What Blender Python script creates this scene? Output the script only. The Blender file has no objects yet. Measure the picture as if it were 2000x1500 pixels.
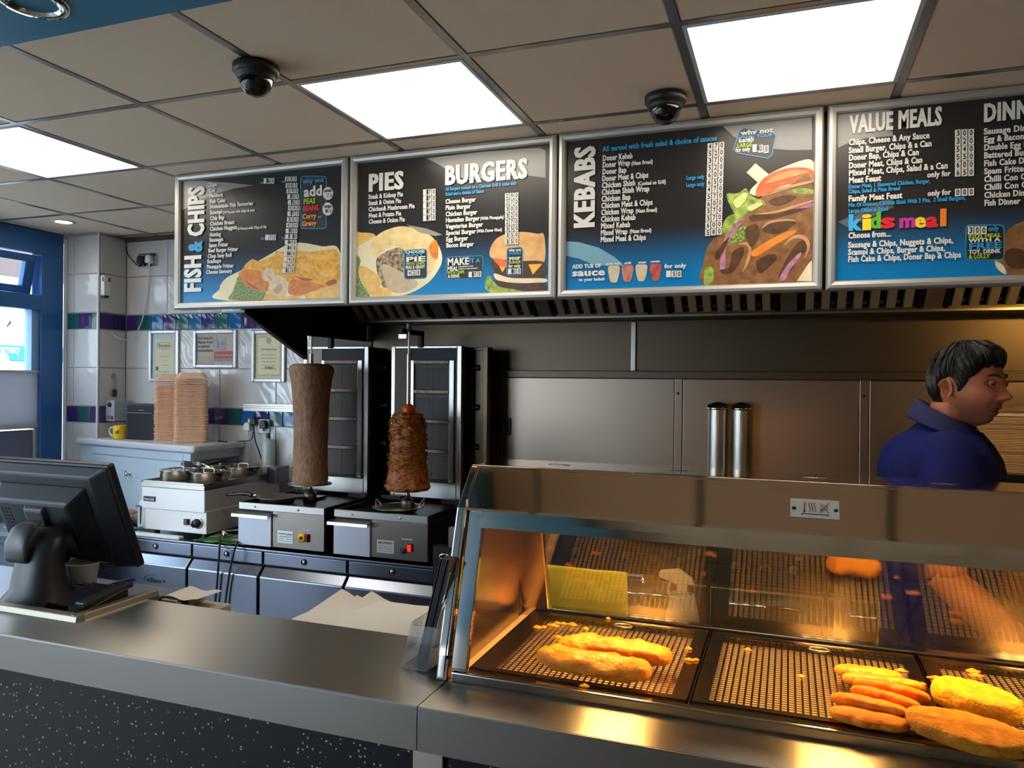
import bpy, bmesh, math, random
from mathutils import Vector, Matrix, noise
from mathutils.geometry import tessellate_polygon
random.seed(7)
C = bpy.context.scene
COL = C.collection
V = Vector
# ------------------------------------------------------------------ camera
CAMH = 1.55
FPX, YAW, PIT, ROL = 1474.945, 0.35011, -0.0029, 0.01011
def _axes():
    cy, sy, cp, sp = math.cos(YAW), math.sin(YAW), math.cos(PIT), math.sin(PIT)
    f = V((-sy*cp, cy*cp, sp)); r = V((cy, sy, 0)); u = r.cross(f)
    c, s = math.cos(ROL), math.sin(ROL)
    return c*r + s*u, -s*r + c*u, f
RV, UV, FV = _axes()
cam = bpy.data.cameras.new('camera'); camo = bpy.data.objects.new('camera', cam); COL.objects.link(camo)
cam.sensor_width = 36; cam.lens = FPX*36/2000; cam.clip_start = .02; cam.clip_end = 200
m = Matrix((RV, UV, -FV)).transposed().to_4x4(); m.translation = V((0, 0, CAMH))
camo.matrix_world = m
C.camera = camo
# ------------------------------------------------------------------ sky and exposure
w = bpy.data.worlds.new('sky'); C.world = w; w.use_nodes = True
bg = w.node_tree.nodes['Background']; bg.inputs[0].default_value = (.68, .83, 1, 1); bg.inputs[1].default_value = 7.0
PANEL_E, HEAT_E, DOWN_E = 6, 160, 20
vs = C.view_settings
vs.view_transform = 'Standard'; vs.look = 'None'; vs.gamma = 1; vs.exposure = .6; vs.use_curve_mapping = False
C.cycles.max_bounces = 10; C.cycles.transparent_max_bounces = 16; C.cycles.caustics_reflective = True
C.cycles.sample_clamp_indirect = 6

# a point of the photograph (2000x1500) carried to a known plane of the room: measuring aid
def at(px, py, ax, val):
    d = FV + RV*((px-1000)/FPX) - UV*((py-750)/FPX)
    i = 'xyz'.index(ax); o = V((0, 0, CAMH))
    return o + d*((val-o[i])/d[i])
# ------------------------------------------------------------------ materials
def lin(c):
    if isinstance(c, (int, float)): c = (c, c, c)
    o = []
    for x in c[:3]:
        x = x/255 if max(c) > 1 else x
        o.append(x/12.92 if x <= .04045 else ((x+.055)/1.055)**2.4)
    return (*o, 1)
MATS = {}
def M(name, col, rough=.5, metal=0, noise_=None, bump=None, emit=None, coat=0, spec=None, stretch=None, alpha=None, sub=0, aniso=0):
    """noise_=(scale, second colour, contrast), bump=(scale, strength), stretch scales the texture space"""
    if name in MATS: return MATS[name]
    m = bpy.data.materials.new(name); m.use_nodes = True; nt = m.node_tree; n = nt.nodes; L = nt.links
    b = n['Principled BSDF']
    b.inputs['Base Color'].default_value = lin(col); b.inputs['Roughness'].default_value = rough
    b.inputs['Metallic'].default_value = metal
    if spec is not None: b.inputs['Specular IOR Level'].default_value = spec
    if coat: b.inputs['Coat Weight'].default_value = coat; b.inputs['Coat Roughness'].default_value = .05
    if alpha is not None: b.inputs['Alpha'].default_value = alpha
    if sub: b.inputs['Subsurface Weight'].default_value = sub; b.inputs['Subsurface Radius'].default_value = (.01, .004, .002)
    if aniso: b.inputs['Anisotropic'].default_value = aniso
    if emit: b.inputs['Emission Color'].default_value = lin(emit[0]); b.inputs['Emission Strength'].default_value = emit[1]
    src = None
    if noise_ or bump:
        tc = n.new('ShaderNodeTexCoord'); mp = n.new('ShaderNodeMapping'); L.new(tc.outputs['Object'], mp.inputs[0])
        if stretch: mp.inputs['Scale'].default_value = stretch
        src = mp.outputs[0]
    if noise_:
        t = n.new('ShaderNodeTexNoise'); t.inputs['Scale'].default_value = noise_[0]; t.inputs['Detail'].default_value = 5
        L.new(src, t.inputs[0])
        r = n.new('ShaderNodeValToRGB'); k = noise_[2]/2
        r.color_ramp.elements[0].position = max(0, .5-k); r.color_ramp.elements[1].position = min(1, .5+k)
        r.color_ramp.elements[0].color = lin(col); r.color_ramp.elements[1].color = lin(noise_[1])
        L.new(t.outputs[0], r.inputs[0]); L.new(r.outputs[0], b.inputs['Base Color'])
    if bump:
        t = n.new('ShaderNodeTexNoise'); t.inputs['Scale'].default_value = bump[0]; t.inputs['Detail'].default_value = 4
        L.new(src, t.inputs[0])
        bp = n.new('ShaderNodeBump'); bp.inputs['Strength'].default_value = bump[1]; bp.inputs['Distance'].default_value = .004
        L.new(t.outputs[0], bp.inputs['Height']); L.new(bp.outputs[0], b.inputs['Normal'])
    MATS[name] = m; return m
def glass(name, tint=(1, 1, 1), refl=1.0, rough=.0, ior=1.5):
    """thin pane: clear transmission plus Fresnel reflection"""
    m = bpy.data.materials.new(name); m.use_nodes = True; nt = m.node_tree; n = nt.nodes; L = nt.links
    n.remove(n['Principled BSDF'])
    t = n.new('ShaderNodeBsdfTransparent'); t.inputs[0].default_value = (*tint, 1)
    g = n.new('ShaderNodeBsdfGlossy'); g.inputs['Roughness'].default_value = rough
    f = n.new('ShaderNodeFresnel'); ge = n.new('ShaderNodeNewGeometry'); mr = n.new('ShaderNodeMapRange'); mr.inputs['To Min'].default_value = ior; mr.inputs['To Max'].default_value = 1/ior
    L.new(ge.outputs['Backfacing'], mr.inputs[0]); L.new(mr.outputs[0], f.inputs[0])      # both faces of the pane behave alike
    mu = n.new('ShaderNodeMath'); mu.operation = 'MULTIPLY'; mu.inputs[1].default_value = refl
    mx = n.new('ShaderNodeMixShader')
    L.new(f.outputs[0], mu.inputs[0]); L.new(mu.outputs[0], mx.inputs[0]); L.new(t.outputs[0], mx.inputs[1]); L.new(g.outputs[0], mx.inputs[2])
    L.new(mx.outputs[0], n['Material Output'].inputs[0]); MATS[name] = m; return m

STEEL = M('brushed_steel', (176, 170, 162), .3, 1, bump=(60, .05), stretch=(1, 30, 30))
STEEL_TOP = M('counter_steel', (178, 172, 162), .24, 1, bump=(90, .03), stretch=(1, 40, 40))
def grain(m, an):
    n = m.node_tree.nodes; t = n.new('ShaderNodeTangent'); t.direction_type = 'UV_MAP'; t.uv_map = 'grain'
    m.node_tree.links.new(t.outputs[0], n['Principled BSDF'].inputs['Tangent']); n['Principled BSDF'].inputs['Anisotropic'].default_value = an
STEEL_TOP.node_tree.nodes['Principled BSDF'].inputs['Roughness'].default_value = .31; grain(STEEL_TOP, .92)
STEEL_FRIDGE = M('fridge_steel', (134, 140, 156), .24, 1, bump=(60, .05), stretch=(1, 30, 30))
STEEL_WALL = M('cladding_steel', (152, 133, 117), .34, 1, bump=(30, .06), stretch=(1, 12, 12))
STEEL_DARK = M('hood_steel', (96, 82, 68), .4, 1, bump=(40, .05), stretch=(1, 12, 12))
STEEL_BLACK = M('sooty_steel', (58, 56, 54), .45, .9)
CHROME = M('chrome', (205, 200, 192), .06, 1)
MIRROR = M('polished_steel', (168, 160, 150), .05, 1)
ALU = M('aluminium_frame', (196, 194, 190), .35, .85)
BLACK = M('black_plastic', (22, 22, 26), .42)
BLACKG = M('black_gloss', (12, 12, 14), .15)
DARK = M('dark_void', (10, 10, 10), .8)
WHITEP = M('white_plastic', (225, 225, 222), .4)
WHITEM = M('white_paint', (200, 208, 214), .4)
BLUE = M('blue_paint', (40, 104, 172), .35, noise_=(3, (36, 96, 162), .6))
RED = M('red_plastic', (190, 20, 15), .3)
LENS = M('ring_light', (250, 250, 250), .4, emit=((255, 250, 240), DOWN_E))
# ------------------------------------------------------------------ mesh builder
def wloc(o):
    v = V((0, 0, 0))
    while o is not None: v = v + o.location; o = o.parent
    return v
class MB:
    def __init__(s): s.v = []; s.f = []; s.sm = []
    def add(s, vs_, fs, smooth=False):
        b = len(s.v); s.v += [V(p) for p in vs_]; s.f += [tuple(b+i for i in f) for f in fs]; s.sm += [smooth]*len(fs); return s
    def box(s, x0, x1, y0, y1, z0, z1, rot=None, piv=None):
        p = [V((x, y, z)) for z in (z0, z1) for y in (y0, y1) for x in (x0, x1)]
        if rot is not None:
            c = V(piv) if piv else V(((x0+x1)/2, (y0+y1)/2, (z0+z1)/2)); p = [rot @ (q-c)+c for q in p]
        return s.add(p, [(0, 2, 3, 1), (4, 5, 7, 6), (0, 1, 5, 4), (2, 6, 7, 3), (0, 4, 6, 2), (1, 3, 7, 5)])
    def prism(s, prof, ax, a0, a1, smooth=False):
        """extrude a closed 2-D outline along an axis; prof in the two other axes' order"""
        def mk(p, a): return {'x': V((a, p[0], p[1])), 'y': V((p[0], a, p[1])), 'z': V((p[0], p[1], a))}[ax]
        n = len(prof); vs_ = [mk(p, a0) for p in prof]+[mk(p, a1) for p in prof]
        return s.add(vs_, [tuple(range(n)), tuple(range(2*n-1, n-1, -1))]+[(i, n+i, n+(i+1) % n, (i+1) % n) for i in range(n)], smooth)
    def lathe(s, prof, c=(0, 0, 0), seg=24, axis=(0, 0, 1), smooth=True, warp=None):
        """prof: list of (radius, height)"""
        q = V((0, 0, 1)).rotation_difference(V(axis)); c = V(c); vs_ = []; fs = []; rings = []
        for r, h in prof:
            if r < 1e-6: vs_.append(c+q @ V((0, 0, h))); rings.append([len(vs_)-1]*seg); continue
            ring = []
            for i in range(seg):
                a = 2*math.pi*i/seg; p = V((r*math.cos(a), r*math.sin(a), h))
                if warp: p = warp(p, a)
                vs_.append(c+q @ p); ring.append(len(vs_)-1)
            rings.append(ring)
        for a, b in zip(rings, rings[1:]):
            for i in range(seg):
                j = (i+1) % seg; f = [a[i], a[j], b[j], b[i]]; g = []
                for k in f:
                    if k not in g: g.append(k)
                if len(g) > 2: fs.append(tuple(g))
        return s.add(vs_, fs, smooth)
    def cyl(s, c, r, h, axis=(0, 0, 1), seg=20, r2=None):
        r2 = r if r2 is None else r2
        return s.lathe([(0, 0), (r, 0)], c, seg, axis, False).lathe([(r, 0), (r2, h)], c, seg, axis).lathe([(r2, h), (0, h)], c, seg, axis, False)
    def tube(s, pts, r, seg=8, closed=False, smooth=True, spline=0):
        pts = [V(p) for p in pts]
        if spline: pts = spl(pts, spline, closed)
        n = len(pts); rr = r if hasattr(r, '__len__') else [r]*n
        if len(rr) != n: rr = [rr[min(len(rr)-1, int(i*len(rr)/n))] for i in range(n)]
        vs_ = []; up = V((0, 0, 1)); prev = None
        for i, p in enumerate(pts):
            if closed: t = pts[(i+1) % n]-pts[i-1]
            else: t = pts[min(i+1, n-1)]-pts[max(i-1, 0)]
            t.normalize()
            if prev is None: a = t.orthogonal().normalized()
            else: a = (prev-t*prev.dot(t)).normalized()
            prev = a; b = t.cross(a)
            for k in range(seg):
                g = 2*math.pi*k/seg; vs_.append(p+(a*math.cos(g)+b*math.sin(g))*rr[i])
        fs = []
        for i in range(n if closed else n-1):
            j = (i+1) % n
            for k in range(seg): l = (k+1) % seg; fs.append((i*seg+k, i*seg+l, j*seg+l, j*seg+k))
        if not closed: fs += [tuple(range(seg-1, -1, -1)), tuple((n-1)*seg+k for k in range(seg))]
        return s.add(vs_, fs, smooth)
    def loft(s, rings, cap=True, smooth=True, closed=True):
        n = len(rings[0]); vs_ = [p for r in rings for p in r]; fs = []
        for i in range(len(rings)-1):
            for k in range(n if closed else n-1): l = (k+1) % n; fs.append((i*n+k, i*n+l, (i+1)*n+l, (i+1)*n+k))
        if cap and closed: fs += [tuple(range(n-1, -1, -1)), tuple((len(rings)-1)*n+k for k in range(n))]
        return s.add(vs_, fs, smooth)
    def build(s, name, mat, parent=None, bevel=0, loc=None, seg=2, uv=None):
        base = wloc(parent) if parent else V((0, 0, 0)); own = V(loc) if loc is not None else None
        o0 = own if own is not None else base
        me = bpy.data.meshes.new(name); me.from_pydata([p-o0 for p in s.v], [], s.f); me.polygons.foreach_set('use_smooth', s.sm)
        bm = bmesh.new(); bm.from_mesh(me); bmesh.ops.recalc_face_normals(bm, faces=bm.faces[:]); bm.to_mesh(me); bm.free()
        me.update()
        if mat: me.materials.append(mat)
        if uv:
            ul = me.uv_layers.new(name='grain')
            for l_ in me.loops: c_ = me.vertices[l_.vertex_index].co; ul.data[l_.index].uv = (c_[uv[0]], c_[uv[1]])
        o = bpy.data.objects.new(name, me); COL.objects.link(o)
        if own is not None: o.location = own-base
        if parent: o.parent = parent
        if bevel:
            b = o.modifiers.new('bevel', 'BEVEL'); b.width = bevel; b.segments = seg; b.limit_method = 'ANGLE'; b.angle_limit = .6
        return o
def spl(pts, n, closed=False):
    out = []; N = len(pts); pts = [V(p) for p in pts]
    for i in range(N if closed else N-1):
        g = (lambda k: pts[k % N]) if closed else (lambda k: pts[max(0, min(N-1, k))])
        p0, p1, p2, p3 = g(i-1), g(i), g(i+1), g(i+2)
        for k in range(n):
            t = k/n; out.append(.5*((2*p1)+(p2-p0)*t+(2*p0-5*p1+4*p2-p3)*t*t+(3*p1-p0-3*p2+p3)*t**3))
    if not closed: out.append(pts[-1])
    return out
def tag(o, label=None, cat=None, group=None, kind=None):
    if label: o['label'] = label
    if cat: o['category'] = cat
    if group: o['group'] = group
    if kind: o['kind'] = kind
    return o
def thing(name, loc, label, cat, group=None):
    o = bpy.data.objects.new(name, None); COL.objects.link(o); o.location = V(loc); o.empty_display_size = .05
    return tag(o, label, cat, group)
def struct(o): o['kind'] = 'structure'; return o
def copy_tree(o, parent=None):
    c = o.copy(); COL.objects.link(c)
    if parent: c.parent = parent
    for ch in list(o.children): copy_tree(ch, c)
    return c
def inst(src, name, loc, parent=None, mat=None):
    """another object on the same mesh"""
    o = bpy.data.objects.new(name, src.data); COL.objects.link(o); o.location = V(loc)-(wloc(parent) if parent else V((0, 0, 0)))
    if parent: o.parent = parent
    for md in src.modifiers:
        b = o.modifiers.new(md.name, md.type)
        if md.type == 'BEVEL': b.width, b.segments, b.limit_method, b.angle_limit = md.width, md.segments, md.limit_method, md.angle_limit
    if mat: o.material_slots[0].link = 'OBJECT'; o.material_slots[0].material = mat
    return o
# ------------------------------------------------------------------ lettering
TEXTS = []
def text(s, p0, p1, up, cap, mat, parent, bold=.02, name='lettering', lift=None, fit=True, slant=0):
    """one line of print: baseline from p0 to p1, letters growing along up"""
    c = bpy.data.curves.new(name, 'FONT'); c.body = s; c.size = 1; c.offset = min(bold, .028); c.shear = slant; c.space_character = 1+bold*1.6
    c.resolution_u = 2
    o = bpy.data.objects.new(name, c); COL.objects.link(o); c.materials.append(mat)
    x = (V(p1)-V(p0)); L = x.length; x.normalize(); y = (V(up)-x*V(up).dot(x)).normalized(); z = x.cross(y)
    if parent: o.parent = parent
    o['b'] = bold*.75 if bold > .03 else 0
    TEXTS.append((o, V(p0), x, y, z, L, cap, fit, wloc(parent) if parent else V((0, 0, 0))))
    return o
def finish_texts():
    bpy.context.view_layer.update(); dg = bpy.context.evaluated_depsgraph_get()
    SZ = [(o.dimensions.x, o) for o, *_ in TEXTS]
    for o, p, x, y, z, L, cap, fit, base in TEXTS:
        wd = max(o.dimensions.x, 1e-4)
        sy = cap/.72; sx = L/wd if fit else sy
        mw = Matrix.Translation(p-base) @ Matrix((x*sx, y*sy, z*1.0)).transposed().to_4x4()
        me = bpy.data.meshes.new_from_object(o.evaluated_get(dg)); e = o['b']
        if e:                                   # heavy lettering: the strokes are thickened sideways
            bm = bmesh.new()
            for k in (-1, 0, 1):
                m2 = me.copy(); m2.transform(Matrix.Translation((k*e*.6, 0, k*.00002))); bm.from_mesh(m2); bpy.data.meshes.remove(m2)
            bm.to_mesh(me); bm.free()
        me.transform(mw)
        nm, par, cv = o.name, o.parent, o.data
        bpy.data.objects.remove(o); bpy.data.curves.remove(cv)
        o = bpy.data.objects.new(nm, me); COL.objects.link(o); o.parent = par
# ================================================================== the room
ZC = 2.485; GX, GY, T = -2.0825, 1.9912, .6      # ceiling height, origin of the ceiling grid, tile size
XL, XR, YB, YF = -4.47, 2.6, 3.87, -4.6
struct(MB().box(XL-.2, XR+.1, 1.36, YB+.1, -.1, 0).build('floor', M('quarry_tile', (84, 62, 52), .5, noise_=(6, (70, 52, 44), .6))))
struct(MB().box(XL-.2, XR+.1, YF-.1, 1.36, -.1, 0).build('floor', M('floor_vinyl', (180, 170, 156), .45, noise_=(9, (166, 156, 142), .7))))
struct(MB().box(-40, 40, -40, 40, -.3, -.15).build('ground', M('asphalt', (176, 176, 174), .9, noise_=(2, (160, 160, 158), .8))))
# ceiling: slab, T-bar grid and every tile
TILE = M('ceiling_tile_board', (240, 219, 194), .9, noise_=(260, (226, 205, 180), .5), bump=(420, .25))
GRID = M('ceiling_bar', (150, 146, 140), .28, .8)
ceil = struct(MB().box(XL-.2, XR+.1, YF-.1, YB+.1, ZC+.09, ZC+.16).build('ceiling', M('void_board', (60, 58, 56), .9)))
BH_X1, BH_Y1, BH_Z = -1.055, 1.235, 2.31
lights = {(-2, 0), (1, 0), (3, 0), (-3, -9), (0, -8)}
g = T-.026
tile0 = None
for i in range(-5, 8):
    for j in range(-11, 4):
        x0, y0 = GX+T*i+.013, GY+T*j+.013
        x1, y1 = x0+g, y0+g
        if x1 < XL or x0 > XR or y0 > YB or (i, j) in lights: continue
        if x1 < BH_X1 and y1 < BH_Y1: continue
        cx, cy = (x0+x1)/2, (y0+y1)/2
        if x0 < XL or y1 > YB or x1 > XR:
            a, b, c, d = max(x0, XL), min(x1, XR), max(y0, YF), min(y1, YB)
            MB().box(a, b, c, d, ZC, ZC+.015).build('ceiling_tile', TILE, ceil, loc=(cx, cy, ZC)); continue
        if tile0 is None:
            tile0 = MB().box(x0, x1, y0, y1, ZC, ZC+.015).build('ceiling_tile', TILE, ceil, loc=(cx, cy, ZC), bevel=.003, seg=1)
        else: inst(tile0, 'ceiling_tile', (cx, cy, ZC), ceil)
for i in range(-4, 9):
    x = GX+T*i
    if XL < x < XR: MB().box(x-.012, x+.012, YF, YB, ZC-.002, ZC+.03).build('ceiling_bar', GRID, ceil)
for j in range(-10, 5):
    y = GY+T*j
    if y < YB: MB().box(XL, XR, y-.012, y+.012, ZC-.0015, ZC+.03).build('ceiling_bar', GRID, ceil)
# blue bulkhead over the customers' side
bh = struct(MB().box(XL, BH_X1, YF, BH_Y1, BH_Z, ZC-.003).build('trim_1', M('bulkhead_blue', (30, 112, 150), .4), bevel=.004))
# walls
WARM = M('customer_wall', (164, 146, 124), .6, noise_=(4, (154, 136, 114), .6))
struct(MB().box(XR, XR+.1, YF-.1, YB+.1, 0, ZC+.1).build('wall_right', WARM))
wf = struct(MB().box(XL, XR, YF-.1, YF, 0, .2).box(XL, XR, YF-.1, YF, 2.4, ZC+.1)
            .box(-3.2, XR, YF-.1, YF, .2, 2.4).build('wall_front', WARM))
w2 = struct(MB().box(XL, XL+.06, YF-.08, YF-.02, .2, 2.4).box(-3.26, -3.2, YF-.08, YF-.02, .2, 2.4)
            .box(XL+.06, -3.26, YF-.08, YF-.02, .2, .26).box(XL+.06, -3.26, YF-.08, YF-.02, 2.34, 2.4).build('window_2', BLUE))
PANE = glass('window_glass', (.96, .98, .98))
MB().box(XL+.06, -3.26, YF-.055, YF-.047, .26, 2.34).build('pane', PANE, w2)
w3 = struct(MB().box(XL-.1, XL-.04, -4.4, 1.95, .2, .26).box(XL-.1, XL-.04, -4.4, 1.95, 2.2, 2.27).box(XL-.1, XL-.04, -4.4, -4.34, .26, 2.2).box(XL-.1, XL-.04, -.2, -.14, .26, 2.2).box(XL-.1, XL-.04, 1.89, 1.95, .26, 2.2).build('window_3', BLUE))
MB().box(XL-.075, XL-.067, -4.34, -.2, .26, 2.2).build('pane', PANE, w3); MB().box(XL-.075, XL-.067, -.14, 1.89, .26, 2.2).build('pane', PANE, w3)
# window wall on the left (blue frame, top-hung fanlight, grey infill panels)
WY0, WY1 = 2.2, 3.49
wl = struct(MB().box(XL-.14, XL-.04, YF-.1, -4.4, 0, ZC+.1).box(XL-.14, XL-.04, 1.95, WY0, 0, ZC+.1).box(XL-.14, XL-.04, -4.4, 1.95, 0, .2).box(XL-.14, XL-.04, -4.4, 1.95, 2.27, ZC+.1).box(XL-.14, XL-.04, WY0, YB, ZC-.05, ZC+.1).box(XL-.14, XL-.04, WY0, YB, 0, .5).build('wall_left', WARM))
wn = struct(MB().box(XL-.09, XL+.0, WY1, 3.645, .5, ZC-.15).box(XL-.09, XL+.0, WY0, 3.645, 2.335, ZC-.003).box(XL-.09, XL, WY0, WY1, 1.975, 2.07)
            .box(XL-.09, XL, WY0, WY0+.08, .5, 2.335).box(XL-.09, XL-.02, WY0+.08, WY1, .5, .56).build('window_1', BLUE, bevel=.004))
MB().box(XL-.085, XL-.02, WY1-.05, WY1+.002, 1.575, 1.98).box(XL-.085, XL-.03, WY0+.08, WY0+.13, 1.575, 1.98).build('glazing_bead', M('pale_blue_paint', (120, 160, 205), .35), wn, bevel=.003)
MB().box(XL-.062, XL-.056, WY0+.08, WY1, 1.585, 1.975).build('pane', PANE, wn)
def frosted(name, col, k):
    m = M(name, col, .55); n = m.node_tree.nodes; L = m.node_tree.links; t = n.new('ShaderNodeBsdfTranslucent'); t.inputs[0].default_value = lin(col); mx = n.new('ShaderNodeMixShader'); mx.inputs[0].default_value = k
    L.new(n['Principled BSDF'].outputs[0], mx.inputs[1]); L.new(t.outputs[0], mx.inputs[2]); L.new(mx.outputs[0], n['Material Output'].inputs[0]); return m
INF = frosted('grey_infill', (176, 178, 186), .46); INF2 = frosted('dark_infill', (110, 116, 132), .3)
MB().box(XL-.07, XL-.03, WY0+.08, WY1, 1.255, 1.585).build('infill_panel', INF, wn)
MB().box(XL-.07, XL-.035, WY0+.08, WY1-.03, .56, 1.215).build('infill_panel', INF2, wn)
MB().box(XL-.07, XL-.015, WY0+.08, WY1, 1.225, 1.255).box(XL-.07, XL-.02, WY1-.03, WY1, .56, 1.225).box(XL-.07, XL-.015, WY0+.08, WY1, 1.575, 1.592).build('glazing_bar', ALU, wn, bevel=.003)
rot = Matrix.Rotation(math.radians(-13), 3, 'Y'); pv = (XL-.05, 3, 2.325)
sx = MB()
for b in ((WY0+.09, WY1-.01, 2.28, 2.325), (WY0+.09, WY1-.01, 2.075, 2.125), (WY0+.09, WY0+.14, 2.125, 2.28), (WY1-.075, WY1-.01, 2.125, 2.28)):
    sx.box(XL-.07, XL-.03, b[0], b[1], b[2], b[3], rot.inverted(), pv)
sash = sx.build('fanlight_sash', BLUE, wn, bevel=.003)
MB().box(XL-.053, XL-.047, WY0+.14, WY1-.075, 2.125, 2.28, rot.inverted(), pv).build('pane', PANE, sash)
MB().box(XL-.03, XL-.01, WY1-.3, WY1-.28, 2.07, 2.14).build('stay', WHITEP, sash)
# tiled pillar between window and back wall, and tiled back wall
GROUT = M('grout', (178, 176, 172), .8)
def tilemat(name, col, rough=.08, bumpy=0):
    m = M(name, col, rough, coat=.3)
    nt = m.node_tree; n = nt.nodes; L = nt.links
    tc = n.new('ShaderNodeTexCoord'); wv = n.new('ShaderNodeTexWave'); wv.wave_type = 'BANDS'; wv.bands_direction = 'DIAGONAL'
    wv.inputs['Scale'].default_value = 7; wv.inputs['Distortion'].default_value = 9; wv.inputs['Detail'].default_value = 1.5; wv.inputs['Detail Scale'].default_value = .8
    bp = n.new('ShaderNodeBump'); bp.inputs['Strength'].default_value = bumpy; bp.inputs['Distance'].default_value = .006
    L.new(tc.outputs['Object'], wv.inputs[0]); L.new(wv.outputs[1], bp.inputs['Height']); L.new(bp.outputs[0], n['Principled BSDF'].inputs['Normal'])
    return m
TW = tilemat('white_tile', (206, 206, 206), .08, .10); TWR = tilemat('white_relief_tile', (206, 206, 206), .1, .8)
TP = tilemat('purple_tile', (62, 44, 110), .1, .25); TG = tilemat('green_tile', (30, 92, 96), .1, .25); TB = tilemat('blue_tile', (8, 96, 160), .1, .25)
wb = struct(MB().box(XL-.04, -2.28, YB, YB+.1, 0, ZC+.1).build('wall_back', GROUT))
wp = struct(MB().box(XL, -4.172, 3.655, YB, 0, ZC-.001).build('wall_corner', GROUT))
ZB = [(2.225, 2.47), (1.972, 2.22), (1.867, 1.967), (1.617, 1.862), (1.367, 1.612), (1.262, 1.362), (1.012, 1.257), (.762, 1.007), (.512, .757)]
def tiles(parent, fixed, axis, a0, a1, width, off, seq, relief=()):
    """a face of tiles: axis 'x' faces -Y at y=fixed, axis 'y' faces +X at x=fixed"""
    cache = {}
    for r, (z0, z1) in enumerate(ZB):
        border = r in (2, 5); wd = .105 if border else width; k = 0
        a = a0-(off if not border else 0)
        while a < a1-.004:
            p, q = max(a, a0)+.002, min(a+wd, a1)-.002
            if q-p > .006:
                m = (TP, TG, TB)[{'p': 0, 'g': 1, 'b': 2}[seq[(k+(3 if r == 5 else 0)) % len(seq)]]] if border else (TWR if (r, k) in relief else TW)
                key = (round(q-p, 3), border, m.name)
                c = ((p+q)/2, fixed, (z0+z1)/2) if axis == 'x' else (fixed, (p+q)/2, (z0+z1)/2)
                if key in cache: inst(cache[key], 'wall_tile', c, parent)
                else:
                    mb = MB()
                    mb.box(p, q, fixed-.007, fixed+.001, z0, z1) if axis == 'x' else mb.box(fixed-.001, fixed+.007, p, q, z0, z1)
                    cache[key] = mb.build('wall_tile', m, parent, bevel=.0025, loc=c, seg=2)
            a += wd; k += 1
tiles(wp, 3.655, 'x', XL+.03, -4.178, .39, .33, 'gpgp')
tiles(wp, -4.172, 'y', 3.66, YB-.008, .4, .1, 'pp')
tiles(wb, YB, 'x', -4.164, -2.3, .43, .08, 'pgbpgbpgbp', relief={(3, 1), (3, 2), (3, 3), (4, 3), (1, 1), (3, 4), (4, 4)})
MB().box(-4.18, -4.166, 3.644, 3.656, 1.16, ZC-.002).build('corner_bead', M('white_bead', (225, 226, 228), .25), wp, bevel=.003)
MB().box(XL+.0, XL+.025, 3.644, 3.656, .5, ZC-.03).build('corner_bead', MATS['white_bead'], wp, bevel=.003)
struct(MB().box(-3.18, -2.3, YB-.035, YB-.008, 1.352, 1.40).box(-3.18, -2.3, YB-.045, YB-.008, 1.372, 1.385).build('trim_2', STEEL, bevel=.002))
struct(MB().box(-4.16, -3.6, YB-.03, YB-.008, 2.455, 2.484).build('trim_3', M('bare_wood', (104, 78, 62), .8, noise_=(30, (60, 46, 40), .5), stretch=(.2, 1, 3))))
# stainless cladding behind the range
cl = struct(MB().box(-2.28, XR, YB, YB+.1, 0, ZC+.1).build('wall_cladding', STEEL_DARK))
for x0, x1 in ((-2.28, -.533), (-.497, .316), (.353, 1.2), (1.23, XR)):
    MB().box(x0+.004, x1-.004, YB-.016, YB, .3, 1.572).build('cladding_panel', STEEL_WALL, cl, bevel=.002)
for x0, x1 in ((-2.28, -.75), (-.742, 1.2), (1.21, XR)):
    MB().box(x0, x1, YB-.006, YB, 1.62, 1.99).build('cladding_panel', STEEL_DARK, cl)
for x in (-.515, .334, 1.215):
    c = MB().box(x-.019, x+.019, YB-.019, YB, .3, 1.574).build('cover_strip', STEEL_WALL, cl, bevel=.002)
    for z in (1.50, 1.05): MB().lathe([(.007, 0), (.006, .004), (0, .005)], (x-.002, YB-.019, z), 10, (0, -1, 0)).build('rivet', STEEL_BLACK, c)
MB().box(-2.28, XR, YB-.03, YB, 1.574, 1.612).build('cladding_rail', STEEL_DARK, cl, bevel=.003)
MB().box(-.758, -.734, YB-.02, YB, 1.612, 1.862).build('joint_strip', STEEL, cl, bevel=.002)
# ------------------------------------------------------------------ street outside
fac = struct(MB().box(-13.2, -12, -6, 16, -.15, 8).build('street_facade', M('pale_render', (214, 208, 200), .8, noise_=(2, (196, 188, 180), .7))))
MB().box(-12.0, -11.94, 4, 12, 3.2, 3.9).build('shop_fascia', M('brown_fascia', (88, 70, 66), .6), fac)
for y in (6.2, 8.2, 10.2):
    MB().box(-12.0, -11.96, y, y+.9, 4.4, 6.2).build('window_frame', M('white_upvc', (235, 235, 235), .4), fac)
a, b = at(-60, 676, 'x', -11.85), at(84, 690, 'x', -11.85)
sg = thing('pharmacy_sign', (-11.95, 8.5, 1.9), 'teal pharmacy shop sign across the street outside the window', 'sign')
za, zb = at(40, 705, 'x', -11.85).z, at(40, 675, 'x', -11.85).z
MB().box(-11.96, -11.86, 4, 10.2, za, zb).build('sign_board', M('teal_sign', (0, 104, 112), .5), sg, bevel=.01)
p0, p1 = at(-9, 688, 'x', -11.85), at(38, 692, 'x', -11.85); p1.z = p0.z
text('pharmacy', p0, p1, (0, 0, 1), .14, M('sign_white', (250, 250, 250), .5), sg, .02)
MB().cyl((-11.87, at(6, 700, 'x', -11.86).y, za+.02), .10, .012, (1, 0, 0), 20).build('sign_disc', MATS['sign_white'], sg)
ptr = at(18, 633, 'x', XL-.05)
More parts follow.
